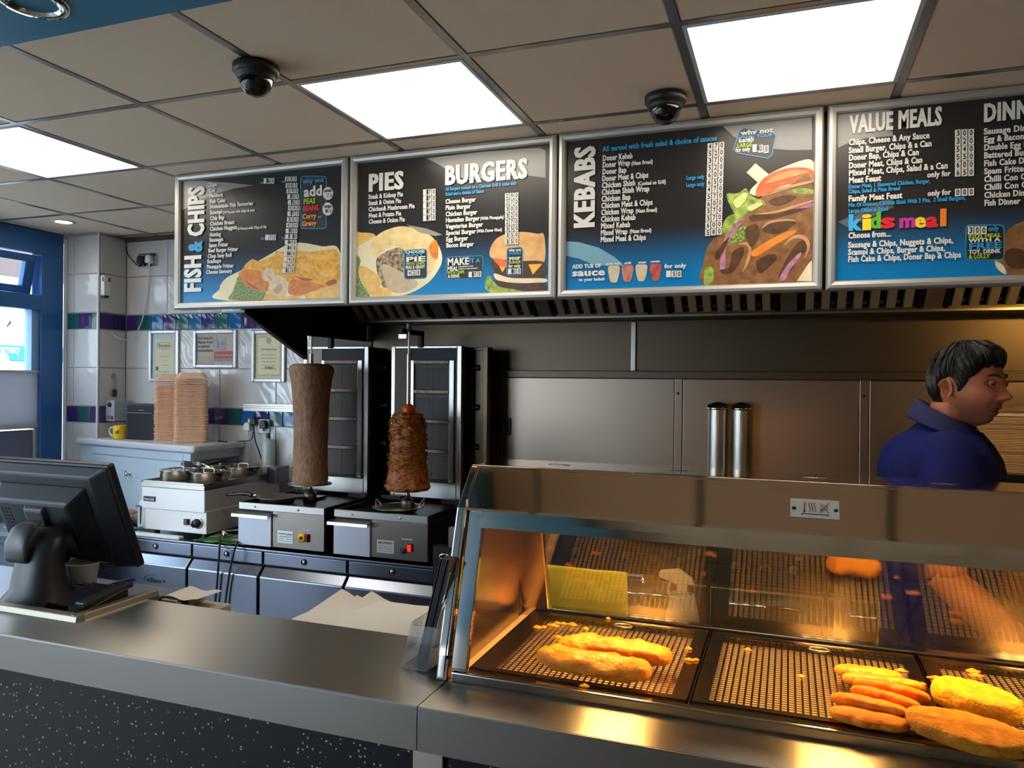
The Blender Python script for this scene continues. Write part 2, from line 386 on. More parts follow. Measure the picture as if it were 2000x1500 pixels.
tag(MB().tube([ptr+V((-.001, -.014, -.016)), ptr+V((-.001, 0, 0)), ptr+V((-.001, .01, .02))], .004, 6).tube([ptr+V((0, -.004, .004)), ptr+V((0, .013, .004))], .003, 6).build('window_sticker', M('grey_sticker', (110, 110, 110), .6)), 'small grey sticker stuck on the clear window pane above the pharmacy sign', 'sticker')
# ------------------------------------------------------------------ lamps of the room
DIFF = M('light_panel_diffuser', (250, 250, 250), .5, emit=((255, 240, 220), PANEL_E))
LN = {(-2, 0): 'square ceiling light panel over the left end, far from menu boards', (1, 0): 'square ceiling light panel above the pies and burgers board', (3, 0): 'square ceiling light panel at upper right above the kebabs board',
      (-3, -9): 'unseen square ceiling light panel added far behind the viewer near the shop front',  # this panel and the next are unseen, added to brighten the customers' side
      (0, -8): 'unseen square ceiling light panel added behind the viewer to the left'}
for (i, j), lb in LN.items():
    x0, y0 = GX+T*i+.013, GY+T*j+.013; x1, y1 = x0+g, y0+g
    t = thing('ceiling_light', ((x0+x1)/2, (y0+y1)/2, ZC), lb, 'ceiling light', 'ceiling light panels')
    MB().box(x0, x1, y0, y0+.012, ZC-.004, ZC+.03).box(x0, x1, y1-.012, y1, ZC-.004, ZC+.03).box(x0, x0+.012, y0+.012, y1-.012, ZC-.004, ZC+.03).box(x1-.012, x1, y0+.012, y1-.012, ZC-.004, ZC+.03).build('frame', WHITEM, t)
    MB().box(x0+.012, x1-.012, y0+.012, y1-.012, ZC+.002, ZC+.02).build('diffuser', DIFF, t)
def downlight(c, lab, on):
    t = thing('downlight', c, lab, 'downlight'); c = V(c)
    MB().lathe([(.045, .02), (.045, -.004), (.062, -.006), (.066, 0), (.066, .002)], c, 28).build('bezel', CHROME if not on else WHITEM, t)
    if on: MB().lathe([(.046, .001), (0, .001)], c, 24, smooth=False).build('lamp', LENS, t)
    else:
        MB().lathe([(.045, .02), (.03, .035), (0, .036)], c, 24).build('reflector', CHROME, t)
        MB().lathe([(0, .012), (.018, .014), (.02, .03)], c, 16).build('lamp', M('unlit_lamp', (190, 190, 185), .2), t)
p = at(124, 433, 'z', ZC-.001); downlight(p, 'lit round downlight in the ceiling beside the blue window header', True)
p = at(66, 5, 'z', BH_Z-.001); downlight(p, 'unlit chrome downlight in the blue bulkhead', False)
def dome(px, py, lab):
    c = at(px, py, 'z', ZC-.003); t = thing('dome_camera', c, lab, 'security camera', 'black dome cameras')
    MB().lathe([(0, 0), (.062, 0), (.067, -.004), (.067, -.022), (.06, -.03), (.055, -.032), (.055, -.04), (.05, -.045)], c, 32).build('housing', M('camera_black', (20, 20, 22), .45), t)
    MB().lathe([(.049, -.044)]+[(.049*math.cos(a*math.pi/16), -.044-.049*math.sin(a*math.pi/16)) for a in range(1, 8)]+[(0, -.093)], c, 32).build('dome', glass('smoked_dome', (.16, .16, .17), 1.6), t)
    k = MB().lathe([(.04, -.043), (.036, -.06), (.02, -.072), (0, -.076)], c, 20).build('lens_turret', BLACKG, t)
    for s in (-.014, -.005, .005, .014): MB().lathe([(.0025, 0), (0, .002)], c+V((s, -.026, -.06)), 8, (0, -1, -.5)).build('led', M('led_white', (230, 230, 230), .2), k)
    MB().lathe([(.005, 0), (0, .003)], c+V((-.035, -.02, -.052)), 10, (-1, -1, -.3)).build('led', M('led_red', (200, 30, 40), .2), k)
dome(500, 128, 'black dome security camera on ceiling left, beside lit panel over pies board')
dome(1300, 187, 'black dome security camera hanging in front of the kebabs board')
# ================================================================== menu boards
PW = M('print_white', (222, 220, 214), .35); PBL = M('print_blue', (40, 150, 205), .35); PLG = M('print_lime', (165, 200, 50), .35)
PRD = M('print_red', (230, 40, 50), .35); POR = M('print_orange', (240, 150, 40), .35); PBK = M('print_black', (20, 20, 20), .4)
PCH = M('print_charcoal', (48, 45, 43), .35)
def ramp_print(name, dark, blue, z0, z1):
    m = M(name, dark, .28, spec=.35); nt = m.node_tree; n = nt.nodes; L = nt.links
    tc = n.new('ShaderNodeTexCoord'); s = n.new('ShaderNodeSeparateXYZ'); r = n.new('ShaderNodeMapRange'); k = n.new('ShaderNodeValToRGB')
    r.inputs['From Min'].default_value = z0; r.inputs['From Max'].default_value = z1
    k.color_ramp.elements[0].color = lin(blue); k.color_ramp.elements[1].color = lin(dark); k.color_ramp.interpolation = 'EASE'
    L.new(tc.outputs['Object'], s.inputs[0]); L.new(s.outputs[2], r.inputs[0]); L.new(r.outputs[0], k.inputs[0]); L.new(k.outputs[0], n['Principled BSDF'].inputs['Base Color'])
    return m
PR = ramp_print('poster_print', (42, 40, 40), (12, 122, 184), .03, .26)
SWOOSH = M('print_swoosh', (132, 134, 132), .3); SWB = M('print_swoosh_blue', (120, 165, 185), .3)
def food(name, a, b, sc, con=.5, bump=.0): return M(name, a, .4, noise_=(sc, b, con))
F_GOLD = food('print_batter', (205, 120, 22), (250, 196, 60), 55); F_GOLD2 = food('print_batter_deep', (190, 92, 20), (235, 150, 50), 40)
F_CREAM = food('print_plate', (222, 208, 160), (240, 232, 200), 6); F_PEA = food('print_peas', (66, 92, 34), (160, 176, 96), 130, .25)
F_FLESH = food('print_fish_flesh', (205, 170, 120), (240, 222, 185), 30); F_CHIP = food('print_chip', (216, 160, 60), (246, 210, 120), 30)
F_PIE = food('print_pie', (214, 180, 110), (240, 220, 165), 28); F_GRAVY = food('print_filling', (70, 50, 36), (190, 165, 130), 70, .3)
F_BUN = food('print_bun', (196, 140, 76), (230, 190, 130), 20); F_PATTY = food('print_patty', (52, 34, 24), (92, 62, 40), 60)
F_LETT = food('print_lettuce', (84, 120, 36), (176, 196, 90), 45, .35); F_CHEESE = food('print_cheese', (240, 160, 40), (250, 190, 80), 20)
F_TOM = food('print_tomato', (205, 60, 30), (235, 120, 60), 25); F_MEAT = food('print_doner', (104, 66, 36), (160, 112, 66), 32)
F_MEAT2 = food('print_doner_shade', (58, 36, 20), (104, 68, 40), 32); F_BREAD = food('print_pitta', (222, 200, 160), (244, 230, 200), 20)
F_ONION = food('print_onion', (130, 50, 90), (214, 160, 190), 30); F_CARROT = food('print_carrot', (224, 110, 30), (240, 150, 60), 20)
F_SAUCE = food('print_sauce_cup', (214, 208, 180), (196, 170, 140), 40); F_SAUCER = food('print_red_sauce_cup', (150, 40, 30), (196, 110, 90), 40)
YF_, YP = 2.714, 2.735
BFR = M('board_frame_alu', (186, 184, 178), .42, .55)
class Board:
    def __init__(s, name, ox, oy, sc, corners, label):
        s.ox, s.oy, s.sc = ox, oy, sc
        tl, br = [at(ox+c[0]/sc, oy+c[1]/sc, 'y', YF_) for c in corners]
        s.x0, s.x1, s.z1, s.z0 = tl.x, br.x, 2.482, 1.866
        s.t = thing('menu_board', ((s.x0+s.x1)/2, YP, s.z0), label, 'menu board', 'overhead menu boards')
        fw = .03
        prof = lambda a, b: [(a, YF_+.012), (a+(b-a)*.2, YF_), (a+(b-a)*.75, YF_+.001), (b, YF_+.014), (b, YP+.03), (a, YP+.03)]
        x0, x1, z0, z1 = s.x0, s.x1, s.z0, s.z1
        for nm, pts in (('top', ((x0, z1), (x1, z1), (x1-fw, z1-fw), (x0+fw, z1-fw))), ('bottom', ((x1, z0), (x0, z0), (x0+fw, z0+fw), (x1-fw, z0+fw))),
                        ('left', ((x0, z0), (x0, z1), (x0+fw, z1-fw), (x0+fw, z0+fw))), ('right', ((x1, z1), (x1, z0), (x1-fw, z0+fw), (x1-fw, z1-fw)))):
            o = [V((p[0], 0, p[1])) for p in pts]; a, b, c, d = o      # a-b outer edge, d-c inner edge
            q = lambda t, y: [(a.lerp(d, t)+V((0, y, 0))), (b.lerp(c, t)+V((0, y, 0)))]
            rings = [q(0, YP+.04), q(0, YF_+.012), q(.18, YF_+.002), q(.5, YF_), q(.85, YF_+.003), q(1, YF_+.012), q(1, YP+.04)]
            mb = MB(); mb.add([r[0] for r in rings]+[r[1] for r in rings], [(i, i+1, 8+i, 7+i) for i in range(6)]+[(0, 1, 2, 3, 4, 5, 6), (13, 12, 11, 10, 9, 8, 7)])
            mb.build('frame_rail', BFR, s.t)
        MB().box(x0+fw-.004, x1-fw+.004, YP, YP+.02, z0+fw-.004, z1-fw+.004).build('poster', PR, s.t)
        MB().box(x0+.004, x1-.004, YP+.021, YP+.045, z0+.004, z1-.004).build('back_panel', STEEL_BLACK, s.t)
        s.n = 0
    def p(s, x, y, lift=0): q = at(s.ox+x/s.sc, s.oy+y/s.sc, 'y', YP-.0004-lift); return q
    def T(s, body, x0, y0, x1, y1, cap, mat=None, rot=False, bold=.042):
        a, b = s.p(x0, y0, .0052), s.p(x1, y1, .0052)
        if rot: b.x = a.x; up = V((-1, 0, 0)); ch = abs(s.p(x0-cap, y0).x-a.x)
        else: b.z = a.z; up = V((0, 0, 1)); ch = abs(s.p(x0, y0-cap).z-a.z)
        return text(body, a, b, up, ch, mat or PW, s.t, bold)
    def clip(s, q): return V((min(max(q.x, s.x0+.028), s.x1-.028), q.y, min(max(q.z, s.z0+.028), s.z1-.028)))
    def poly(s, name, pts, mat, smooth=5, lift=None):
        s.n += 1; l = .00006*s.n if lift is None else lift
        P = [s.p(*a) for a in pts]
        if smooth: P = spl(P, smooth, True)
        P = [s.clip(V((q.x, YP-.0002-l, q.z))) for q in P]
        Q = [P[0]]
        for q in P[1:]:
            if (q-Q[-1]).length > 1e-4: Q.append(q)
        tri = []
        for a, b, c in tessellate_polygon([[V((q.x, q.z, 0)) for q in Q]]):
            n_ = (Q[b]-Q[a]).cross(Q[c]-Q[a])
            if n_.length > 1e-10: tri.append((a, b, c) if n_.y < 0 else (a, c, b))
        me = bpy.data.meshes.new(name); me.from_pydata([q-wloc(s.t) for q in Q], [], tri); me.update(); me.materials.append(mat)
        o = bpy.data.objects.new(name, me); COL.objects.link(o); o.parent = s.t; return o
    def box(s, x0, y0, x1, y1, fill=PCH, edge=PBL, skew=0):
        def rr(a, b, c, d, r):
            return [(a+r, b), (c-r, b+skew), (c-r*.3, b+r*.3+skew), (c, b+r+skew), (c, d-r+skew), (c-r*.3, d-r*.3+skew), (c-r, d+skew), (a+r, d), (a+r*.3, d-r*.3), (a, d-r), (a, b+r), (a+r*.3, b+r*.3)]
        s.poly('badge_border', rr(x0, y0, x1, y1, 24), edge, 0); s.poly('badge', rr(x0+6, y0+6, x1-6, y1-6, 20), fill, 0)
    def price(s, rows, wd, ht, gap=.16, sk=0):
        """rows of three small white number tiles; each row a strip of its own"""
        for x, y, d in rows:
            mb = MB(); w3 = wd/3
            for k in range(3):
                a, b = s.p(x+k*w3, y+sk*k/3, .0042), s.p(x+(k+1)*w3-w3*gap, y+ht+sk*k/3, .0042)
                mb.box(a.x, b.x, a.y-.0006, a.y, b.z, a.z)
            mb.build('price_strip', PW, s.t)
            for k, ch in enumerate(d):
                if ch == ' ': continue
                s.T(ch, x+k*w3+w3*.2, y+ht*.85+sk*k/3, x+k*w3+w3*.66, y+ht*.85, ht*.72, PBK, bold=.03)
# ---- board 1
B = Board('fish', 330, 300, 4.689, ((45, 180), (1612, 1400)), 'fish and chips menu board, leftmost of the overhead row')
B.poly('swoosh_print', [(118, 242), (300, 248), (560, 268), (770, 290), (600, 318), (420, 368), (250, 440), (118, 522)], SWOOSH, 0)
B.poly('plate_print', [(470, 1340), (465, 1240), (480, 1190), (540, 1130), (700, 1050), (860, 960), (1050, 850), (1130, 818), (1250, 820), (1400, 850), (1560, 885), (1560, 1340)], F_CREAM)
B.poly('peas_print', [(560, 1340), (580, 1270), (610, 1190), (640, 1120), (700, 1150), (760, 1230), (880, 1270), (870, 1340)], F_PEA)
B.poly('fish_print', [(760, 968), (830, 985), (960, 930), (980, 895), (1080, 900), (1180, 890), (1300, 900), (1420, 885), (1550, 900), (1550, 1200), (1400, 1225), (1300, 1255), (1200, 1280), (1060, 1150), (960, 1120), (850, 1080), (680, 1090), (690, 1030)], F_GOLD)
B.poly('fish_print', [(640, 1090), (720, 1065), (850, 1080), (900, 1150), (930, 1240), (860, 1270), (760, 1230), (680, 1190), (655, 1140)], F_GOLD2)
B.poly('fish_print', [(1120, 1160), (1250, 1170), (1400, 1200), (1420, 1225), (1260, 1290), (1140, 1300), (1090, 1260)], F_GOLD2)
B.poly('flesh_print', [(850, 1100), (900, 1050), (960, 1060), (965, 1130), (930, 1170), (870, 1160)], F_FLESH)
B.poly('flesh_print', [(930, 1180), (1000, 1110), (1080, 1170), (1070, 1290), (990, 1320), (930, 1310), (910, 1240)], F_FLESH)
B.poly('chip_print', [(1240, 1290), (1400, 1230), (1560, 1200), (1560, 1340), (1250, 1340)], F_CHIP, 0)
B.poly('chip_print', [(860, 1340), (890, 1280), (1000, 1310), (1200, 1300), (1220, 1340)], F_CHIP, 0)
for q in ([(990, 905), (1080, 925), (1200, 915), (1180, 955), (1060, 960)], [(1250, 920), (1380, 930), (1500, 915), (1480, 960), (1330, 975)], [(1150, 1010), (1260, 1000), (1330, 1040), (1240, 1075)], [(790, 1000), (850, 1010), (940, 985), (900, 1030)], [(1380, 1080), (1500, 1060), (1520, 1110), (1420, 1130)]): B.poly('batter_highlight_print', q, food('print_batter_light', (250, 205, 90), (232, 160, 50), 60))
for q in ([(690, 1150), (740, 1190), (830, 1240), (760, 1225)], [(1100, 1090), (1180, 1130), (1320, 1150), (1240, 1165)], [(1440, 1180), (1520, 1150), (1535, 1185), (1460, 1210)]): B.poly('batter_shade_print', q, food('print_batter_shade', (150, 66, 14), (190, 96, 26), 50))
for q in ([(885, 1110), (930, 1130), (945, 1165)], [(960, 1250), (1020, 1190), (1040, 1230), (1000, 1290)]): B.poly('flake_print', q, food('print_flake_shade', (186, 140, 96), (206, 170, 128), 30))
B.T('FISH', 288, 1265, 318, 940, 145, rot=True, bold=.07); B.T('&', 300, 895, 325, 795, 120, PBL, rot=True, bold=.07); B.T('CHIPS', 316, 750, 335, 300, 140, rot=True, bold=.07)
for s_, x, y, x1, c in (('Chips', 352, 305, 436, 34), ('Cod', 362, 357, 418, 34), ('Haddock', 368, 404, 495, 34), ('Fish Cake', 372, 456, 512, 34), ('Homemade Fish Savouries', 374, 505, 768, 34),
                        ('Scampi', 376, 557, 486, 34), ('Chip Bap', 377, 610, 506, 34), ('Chicken Breast', 376, 660, 600, 34), ('Chicken Nuggets', 375, 708, 622, 34), ('Hotdog', 372, 760, 474, 34),
                        ('Sausage', 370, 808, 494, 34), ('Spam Fritter', 366, 858, 542, 34), ('Beef Burger Fritter', 360, 906, 630, 34), ('Chop Suey Roll', 355, 956, 572, 34), ('Scallops', 350, 1004, 477, 34),
                        ('Pineapple Fritter', 345, 1054, 590, 34), ('Cheese Savoury', 340, 1102, 577, 34)):
    B.T(s_, x, y, x1, y, c)
B.T('(10 Pieces) with chips & peas', 492, 552, 784, 552, 22); B.T('(8 Pieces) with Chips & Dip', 628, 700, 893, 700, 22)
xs = (1064, 1070, 1078, 1085, 1090, 1092, 1086, 1082, 1076, 1070, 1066, 1062, 1058, 1055, 1050, 1046, 1040)
B.price([(x, 212+52.2*i+(6 if i else 0), d) for i, (x, d) in enumerate(zip(xs, ('230', '380', '390', '120', '120', '440', '170', '300', '420', '150', '110', '140', '140', '180', ' 40', ' 60', '120')))], 112, 40)
B.price([(868, 226, '160'), (884, 744, ' 70')], 102, 48)
B.T('reg', 832, 275, 866, 275, 16, PBL); B.T('lrg', 1028, 265, 1060, 265, 16, PBL); B.T('Sml', 844, 788, 880, 788, 18, PBL); B.T('Lrg', 1034, 782, 1062, 782, 18, PBL)
B.box(1205, 205, 1445, 690)
B.T('why not', 1225, 275, 1420, 275, 40, PBL); B.T('add', 1235, 395, 1400, 395, 90, bold=.04); B.T('PEAS', 1232, 462, 1338, 462, 46, PLG, bold=.04); B.T('BEANS', 1226, 528, 1366, 528, 44, PRD, bold=.04)
B.T('Curry', 1222, 598, 1348, 598, 42, POR, bold=.04); B.T('or', 1358, 590, 1396, 590, 26, PBL); B.T('Gravy', 1218, 664, 1350, 664, 42, POR, bold=.04)
for cx, cy, s_, d in ((1458, 365, 'small', ' 70'), (1455, 508, 'large', '100')):
    B.poly('badge_disc', [(cx+48*math.cos(a*math.pi/10), cy+60*math.sin(a*math.pi/10)) for a in range(20)], PW, 0)
    B.T(s_, cx-34, cy-12, cx+30, cy-12, 26, PBK); B.price([(cx-42, cy+2, d)], 84, 36)
# ---- board 2
B = Board('pies', 680, 270, 4.545, ((8, 168), (1832, 1478)), 'pies and burgers menu board, second from left in the overhead row')
B.poly('swoosh_print', [(690, 178), (1200, 120), (1700, 84), (1750, 110), (1752, 352), (1560, 325), (1300, 345), (1050, 370), (920, 310), (800, 230)], SWOOSH, 0)
B.poly('chip_print', [(50, 845), (120, 838), (240, 860), (230, 1000), (180, 1050), (50, 1030)], F_CHIP)
B.poly('plate_print', [(50, 1020), (200, 900), (380, 800), (520, 785), (680, 830), (790, 930), (835, 1060), (800, 1170), (700, 1290), (520, 1385), (300, 1410), (50, 1412)], F_CREAM)
B.poly('pie_print', [(200, 960), (260, 860), (400, 795), (560, 792), (700, 850), (770, 930), (780, 1080), (720, 1200), (560, 1180), (500, 1000), (420, 960), (300, 1010), (240, 1060)], F_PIE)
B.poly('filling_print', [(250, 1080), (330, 1010), (440, 970), (500, 1000), (500, 1140), (480, 1270), (400, 1360), (320, 1330), (270, 1240)], F_GRAVY)
B.poly('crust_print', [(720, 960), (770, 900), (800, 960), (790, 1070), (740, 1050)], F_GOLD2)
B.poly('chip_print', [(80, 1150), (150, 1140), (280, 1230), (290, 1300), (240, 1400), (180, 1370), (120, 1260)], F_CHIP)
B.poly('chip_print', [(240, 1340), (380, 1330), (370, 1400), (250, 1405)], F_CHIP)
B.poly('peas_print', [(48, 1050), (110, 1080), (90, 1180), (120, 1280), (190, 1390), (180, 1412), (48, 1412)], F_PEA)
B.poly('sheen_print', [(520, 768), (700, 803), (838, 856), (770, 868), (640, 838)], M('print_sheen', (150, 146, 130), .3), 0)
B.poly('sheen_print', [(300, 1120), (480, 1190), (620, 1290), (500, 1370), (360, 1340)], M('print_pie_pale', (206, 186, 150), .3, noise_=(30, (186, 160, 124), .5)))
B.poly('bun_print', [(1270, 1060), (1262, 980), (1320, 890), (1430, 842), (1560, 832), (1680, 848), (1740, 862), (1740, 1100), (1600, 1095), (1400, 1085)], F_BUN)
B.poly('patty_print', [(1290, 1080), (1500, 1090), (1740, 1100), (1740, 1240), (1500, 1260), (1340, 1240), (1290, 1170)], F_PATTY)
B.poly('cheese_print', [(1600, 1120), (1725, 1115), (1640, 1210)], F_CHEESE, 0); B.poly('cheese_print', [(1330, 1110), (1420, 1110), (1370, 1190)], F_CHEESE, 0)
B.poly('tomato_print', [(1290, 1070), (1400, 1085), (1400, 1140), (1340, 1130)], F_TOM)
B.poly('bun_print', [(1300, 1200), (1450, 1240), (1740, 1245), (1740, 1280), (1500, 1285), (1330, 1262)], F_BREAD)
B.poly('patty_print', [(1240, 1260), (1340, 1265), (1500, 1290), (1740, 1285), (1740, 1360), (1500, 1350), (1300, 1320)], F_PATTY)
B.poly('lettuce_print', [(1215, 1290), (1245, 1210), (1290, 1265), (1350, 1320), (1500, 1345), (1560, 1372), (1330, 1376), (1230, 1350)], F_LETT)
B.T('PIES', 180, 470, 480, 470, 150, bold=.07); B.T('BURGERS', 858, 412, 1578, 412, 165, bold=.07)
for s_, x, y, x1 in (('Steak & Kidney Pie', 180, 540, 485), ('Steak & Onion Pie', 180, 596, 468), ('Chicken& Mushroom Pie', 181, 651, 588), ('Meat & Potato Pie', 182, 706, 468), ('Cheese & Onion Pie', 183, 760, 501)): B.T(s_, x, y, x1, y, 38)
for s_, x, y, x1 in (('Cheese Burger', 863, 582, 1132), ('Plain Burger', 864, 637, 1086), ('Chicken Burger', 865, 693, 1144), ('Hawaiian Burger', 866, 748, 1164), ('Vegetarian Burger', 867, 804, 1197), ('Special Burger', 868, 860, 1132), ('Egg Burger', 869, 916, 1062), ('Bacon Burger', 870, 970, 1112)): B.T(s_, x, y, x1, y, 38)
B.T('(With Pineapple)', 1172, 726, 1380, 726, 26); B.T('(With Doner Meat)', 1140, 838, 1364, 838, 26)
B.T('All Burgers cooked on a Charcoal Grill & come with', 863, 466, 1494, 466, 28, PBL); B.T('Salad and a choice of Sauce', 863, 511, 1208, 511, 28, PBL)
B.price([(666, 456+57*i, '170') for i in range(5)], 116, 50, sk=-8)
B.price([(1393, 490+57.5*i, d) for i, d in enumerate(('290', '270', '300', '320', '270', '350', '350', '350'))], 124, 50, sk=-8)
B.box(497, 990, 702, 1255, skew=-10); B.box(868, 1052, 1200, 1258, skew=-12); B.box(1408, 972, 1552, 1222, skew=-8)
for s_, x, y, x1, c, m_ in (('CHOOSE', 508, 1024, 678, 24, PW), ('ANY', 510, 1050, 680, 22, PBL), ('PIE', 512, 1098, 678, 42, PW), ('WITH CHIPS', 512, 1128, 680, 22, PLG), ('PEAS & GRAVY', 510, 1162, 680, 28, PW),
                            ('MAKE', 880, 1128, 1068, 60, PW), ('IT A', 1075, 1106, 1168, 38, PBL), ('MEAL', 880, 1178, 972, 38, PW), ('WITH CHIPS', 880, 1206, 1032, 24, PLG), ('& DRINK', 886, 1240, 990, 28, PW),
                            ('why not', 1426, 1004, 1534, 20, PW), ('DOUBLE', 1426, 1034, 1534, 24, PBL), ('your', 1426, 1080, 1532, 34, PW), ('BURGER', 1426, 1114, 1532, 24, PLG), ('for only', 1424, 1148, 1530, 26, PW),
                            ('MEALS SERVED IN A TRAY', 980, 1146, 1110, 9, PW), ('CHOICE OF DRINK SEPARATE', 980, 1166, 1148, 9, PW)): B.T(s_, x, y, x1, y, c, m_, bold=.035)
B.price([(528, 1172, '420'), (1070, 1186, '170'), (1420, 1158, '100')], 118, 48, sk=-6)
# ---- board 3
B = Board('kebabs', 1080, 180, 3.571, ((36, 288), (1878, 1400)), 'kebabs menu board behind the right dome camera, third in the overhead row')
B.poly('swoosh_print', [(1180, 212), (1500, 175), (1806, 140), (1806, 402), (1650, 404), (1480, 390), (1320, 350), (1250, 300)], SWOOSH, 0)
B.poly('swoosh_print', [(82, 1040), (180, 1046), (320, 1085), (430, 1150), (500, 1210), (440, 1212), (300, 1210), (180, 1160), (80, 1142)], SWB, 0)
K = B.poly
K('pitta_print', [(1350, 560), (1412, 496), (1510, 576), (1440, 640)], F_BREAD, 0)
K('pitta_print', [(1370, 700), (1480, 590), (1640, 510), (1806, 474), (1806, 640), (1500, 720)], F_BREAD)
K('tomato_print', [(1415, 690), (1460, 610), (1560, 550), (1680, 525), (1806, 540), (1806, 620), (1620, 650), (1440, 728)], F_TOM)
K('doner_print', [(1055, 1340), (1050, 1190), (1090, 1060), (1200, 960), (1340, 850), (1470, 720), (1650, 650), (1806, 615), (1806, 1320), (1500, 1335)], F_MEAT)
K('doner_fold_print', [(1380, 860), (1560, 830), (1806, 760), (1806, 800), (1600, 870), (1400, 900)], F_MEAT2)
K('doner_fold_print', [(1450, 960), (1500, 905), (1640, 890), (1700, 905), (1620, 970), (1530, 990)], F_MEAT2)
K('onion_print', [(1590, 830), (1680, 785), (1806, 770), (1806, 800), (1680, 815)], F_ONION)
K('lettuce_print', [(1640, 690), (1720, 670), (1806, 680), (1806, 710), (1700, 705)], F_LETT)
K('lettuce_print', [(1212, 712), (1290, 705), (1345, 672), (1380, 720), (1470, 760), (1475, 790), (1390, 800), (1340, 860), (1290, 880), (1240, 800)], F_LETT)
K('lettuce_print', [(1180, 960), (1200, 890), (1260, 850), (1330, 885), (1280, 960), (1240, 1050), (1200, 1000)], F_LETT)
K('onion_print', [(1165, 1240), (1180, 1080), (1230, 960), (1320, 880), (1325, 905), (1250, 990), (1205, 1100), (1200, 1220)], F_ONION)
K('parsley_print', [(1225, 1070), (1250, 1000), (1320, 935), (1360, 960), (1330, 1030), (1260, 1060)], F_PEA)
K('carrot_print', [(1378, 1118), (1480, 1050), (1600, 985), (1690, 962), (1680, 990), (1560, 1060), (1420, 1145)], F_CARROT, 3)
K('doner_roll_print', [(1100, 1300), (1190, 1240), (1240, 1140), (1290, 1060), (1350, 1045), (1385, 1090), (1370, 1180), (1320, 1260), (1240, 1320)], F_MEAT)
K('doner_fold_print', [(1165, 1240), (1230, 1220), (1250, 1120), (1320, 1080), (1330, 1130), (1270, 1240), (1200, 1275)], F_MEAT2)
K('doner_roll_print', [(1520, 1320), (1570, 1180), (1600, 1080), (1670, 1000), (1760, 1000), (1795, 1070), (1760, 1160), (1700, 1240), (1640, 1315)], F_MEAT)
K('doner_fold_print', [(1570, 1300), (1620, 1180), (1690, 1070), (1750, 1030), (1770, 1090), (1700, 1180), (1620, 1300)], F_MEAT2)
K('onion_print', [(1575, 1308), (1630, 1210), (1720, 1120), (1728, 1140), (1660, 1230), (1615, 1310)], F_ONION)
K('pitta_print', [(1700, 1318), (1780, 1200), (1806, 1170), (1806, 1318)], F_BREAD, 0)
K('lettuce_print', [(1055, 1340), (1060, 1230), (1110, 1220), (1120, 1290), (1100, 1335)], F_LETT)
for q in ([(1290, 1062), (1350, 1046), (1384, 1090), (1368, 1180), (1322, 1258), (1350, 1170), (1364, 1095), (1340, 1066)], [(1602, 1082), (1670, 1003), (1758, 1003), (1793, 1070), (1758, 1158), (1772, 1080), (1744, 1028), (1676, 1024)], [(1452, 958), (1505, 902), (1640, 886), (1700, 903), (1630, 898), (1515, 916)], [(1400, 852), (1560, 826), (1800, 756), (1800, 768), (1570, 842)], [(1480, 722), (1650, 652), (1800, 618), (1800, 632), (1660, 668)]): K('meat_edge_print', q, food('print_meat_edge', (176, 130, 82), (206, 164, 112), 30))
for q in ([(1130, 1130), (1180, 1060), (1230, 1010), (1200, 1090), (1150, 1170)], [(1420, 1180), (1520, 1130), (1560, 1160), (1450, 1260)], [(1340, 960), (1420, 920), (1440, 1000), (1380, 1080)], [(1500, 760), (1620, 720), (1700, 730), (1580, 790)]): K('meat_shade_print', q, F_MEAT2)
K('tomato_print', [(1480, 640), (1560, 580), (1680, 545), (1780, 556), (1640, 600)], food('print_tomato_light', (240, 130, 70), (246, 160, 110), 25))
for q in ([(1260, 760), (1340, 700), (1350, 740), (1290, 810)], [(1360, 800), (1440, 770), (1460, 785), (1380, 830)]): K('lettuce_print', q, food('print_lettuce_light', (190, 206, 110), (214, 224, 150), 45))
B.T('KEBABS', 285, 942, 300, 382, 140, rot=True, bold=.07); B.T('All served with fresh salad & choice of sauces', 347, 414, 1144, 414, 34, PBL)
for i, (s_, x1) in enumerate((('Doner Kebab', 558), ('Doner Wrap', 541), ('Doner Bap', 516), ('Doner Meat & Chips', 669), ('Chicken Shish', 580), ('Chicken Shish Wrap', 679), ('Chicken Bap', 548), ('Chicken Meat & Chips', 702), ('Chicken Wrap', 570), ('Chicken Kebab', 585), ('Mixed Kebab', 547), ('Mixed Wrap', 528), ('Mixed Meat & Chips', 657))):
    B.T(s_, 346-1.2*i, 480+47.2*i, x1, 0, 37)
for s_, x, y, x1 in (('(Naan Bread)', 547, 510, 695), ('(Cooked on Grill)', 592, 652, 786), ('(Naan Bread)', 576, 842, 725), ('(Naan Bread)', 535, 984, 685)): B.T(s_, x, y, x1, y, 25)
B.T('Large only', 930, 612, 1055, 612, 26, PBL); B.T('Large only', 928, 662, 1055, 662, 26, PBL)
B.price([(1079-1.4*i, 358+50*i, d) for i, d in enumerate(('470', '520', '370', '520', '600', '650', '470', '570', '600', '570', '570', '600', '580'))], 121, 44, sk=-14)
for s_, x, y, x1, c in (('ADD TUB OF', 136, 1230, 338, 26), ('sauce', 134, 1284, 360, 48), ('to your kebab', 180, 1318, 362, 20), ('for only', 778, 1228, 930, 28), ('garlic mayo', 372, 1204, 476, 14), ('chilli', 496, 1200, 544, 14), ('mayo', 596, 1194, 648, 14), ('tomato', 682, 1188, 746, 14)): B.T(s_, x, y, x1, y, c, bold=.04)
for x, y, m_ in ((385, 1220, F_SAUCE), (480, 1216, food('print_pink_sauce', (170, 80, 66), (205, 150, 130), 40)), (577, 1212, F_SAUCE), (676, 1208, F_SAUCER)):
    K('sauce_cup_print', [(x, y), (x+40, y-10), (x+82, y), (x+66, y+95), (x+40, y+108), (x+14, y+95)], m_, 3)
B.price([(790, 1246, ' 50')], 112, 44)
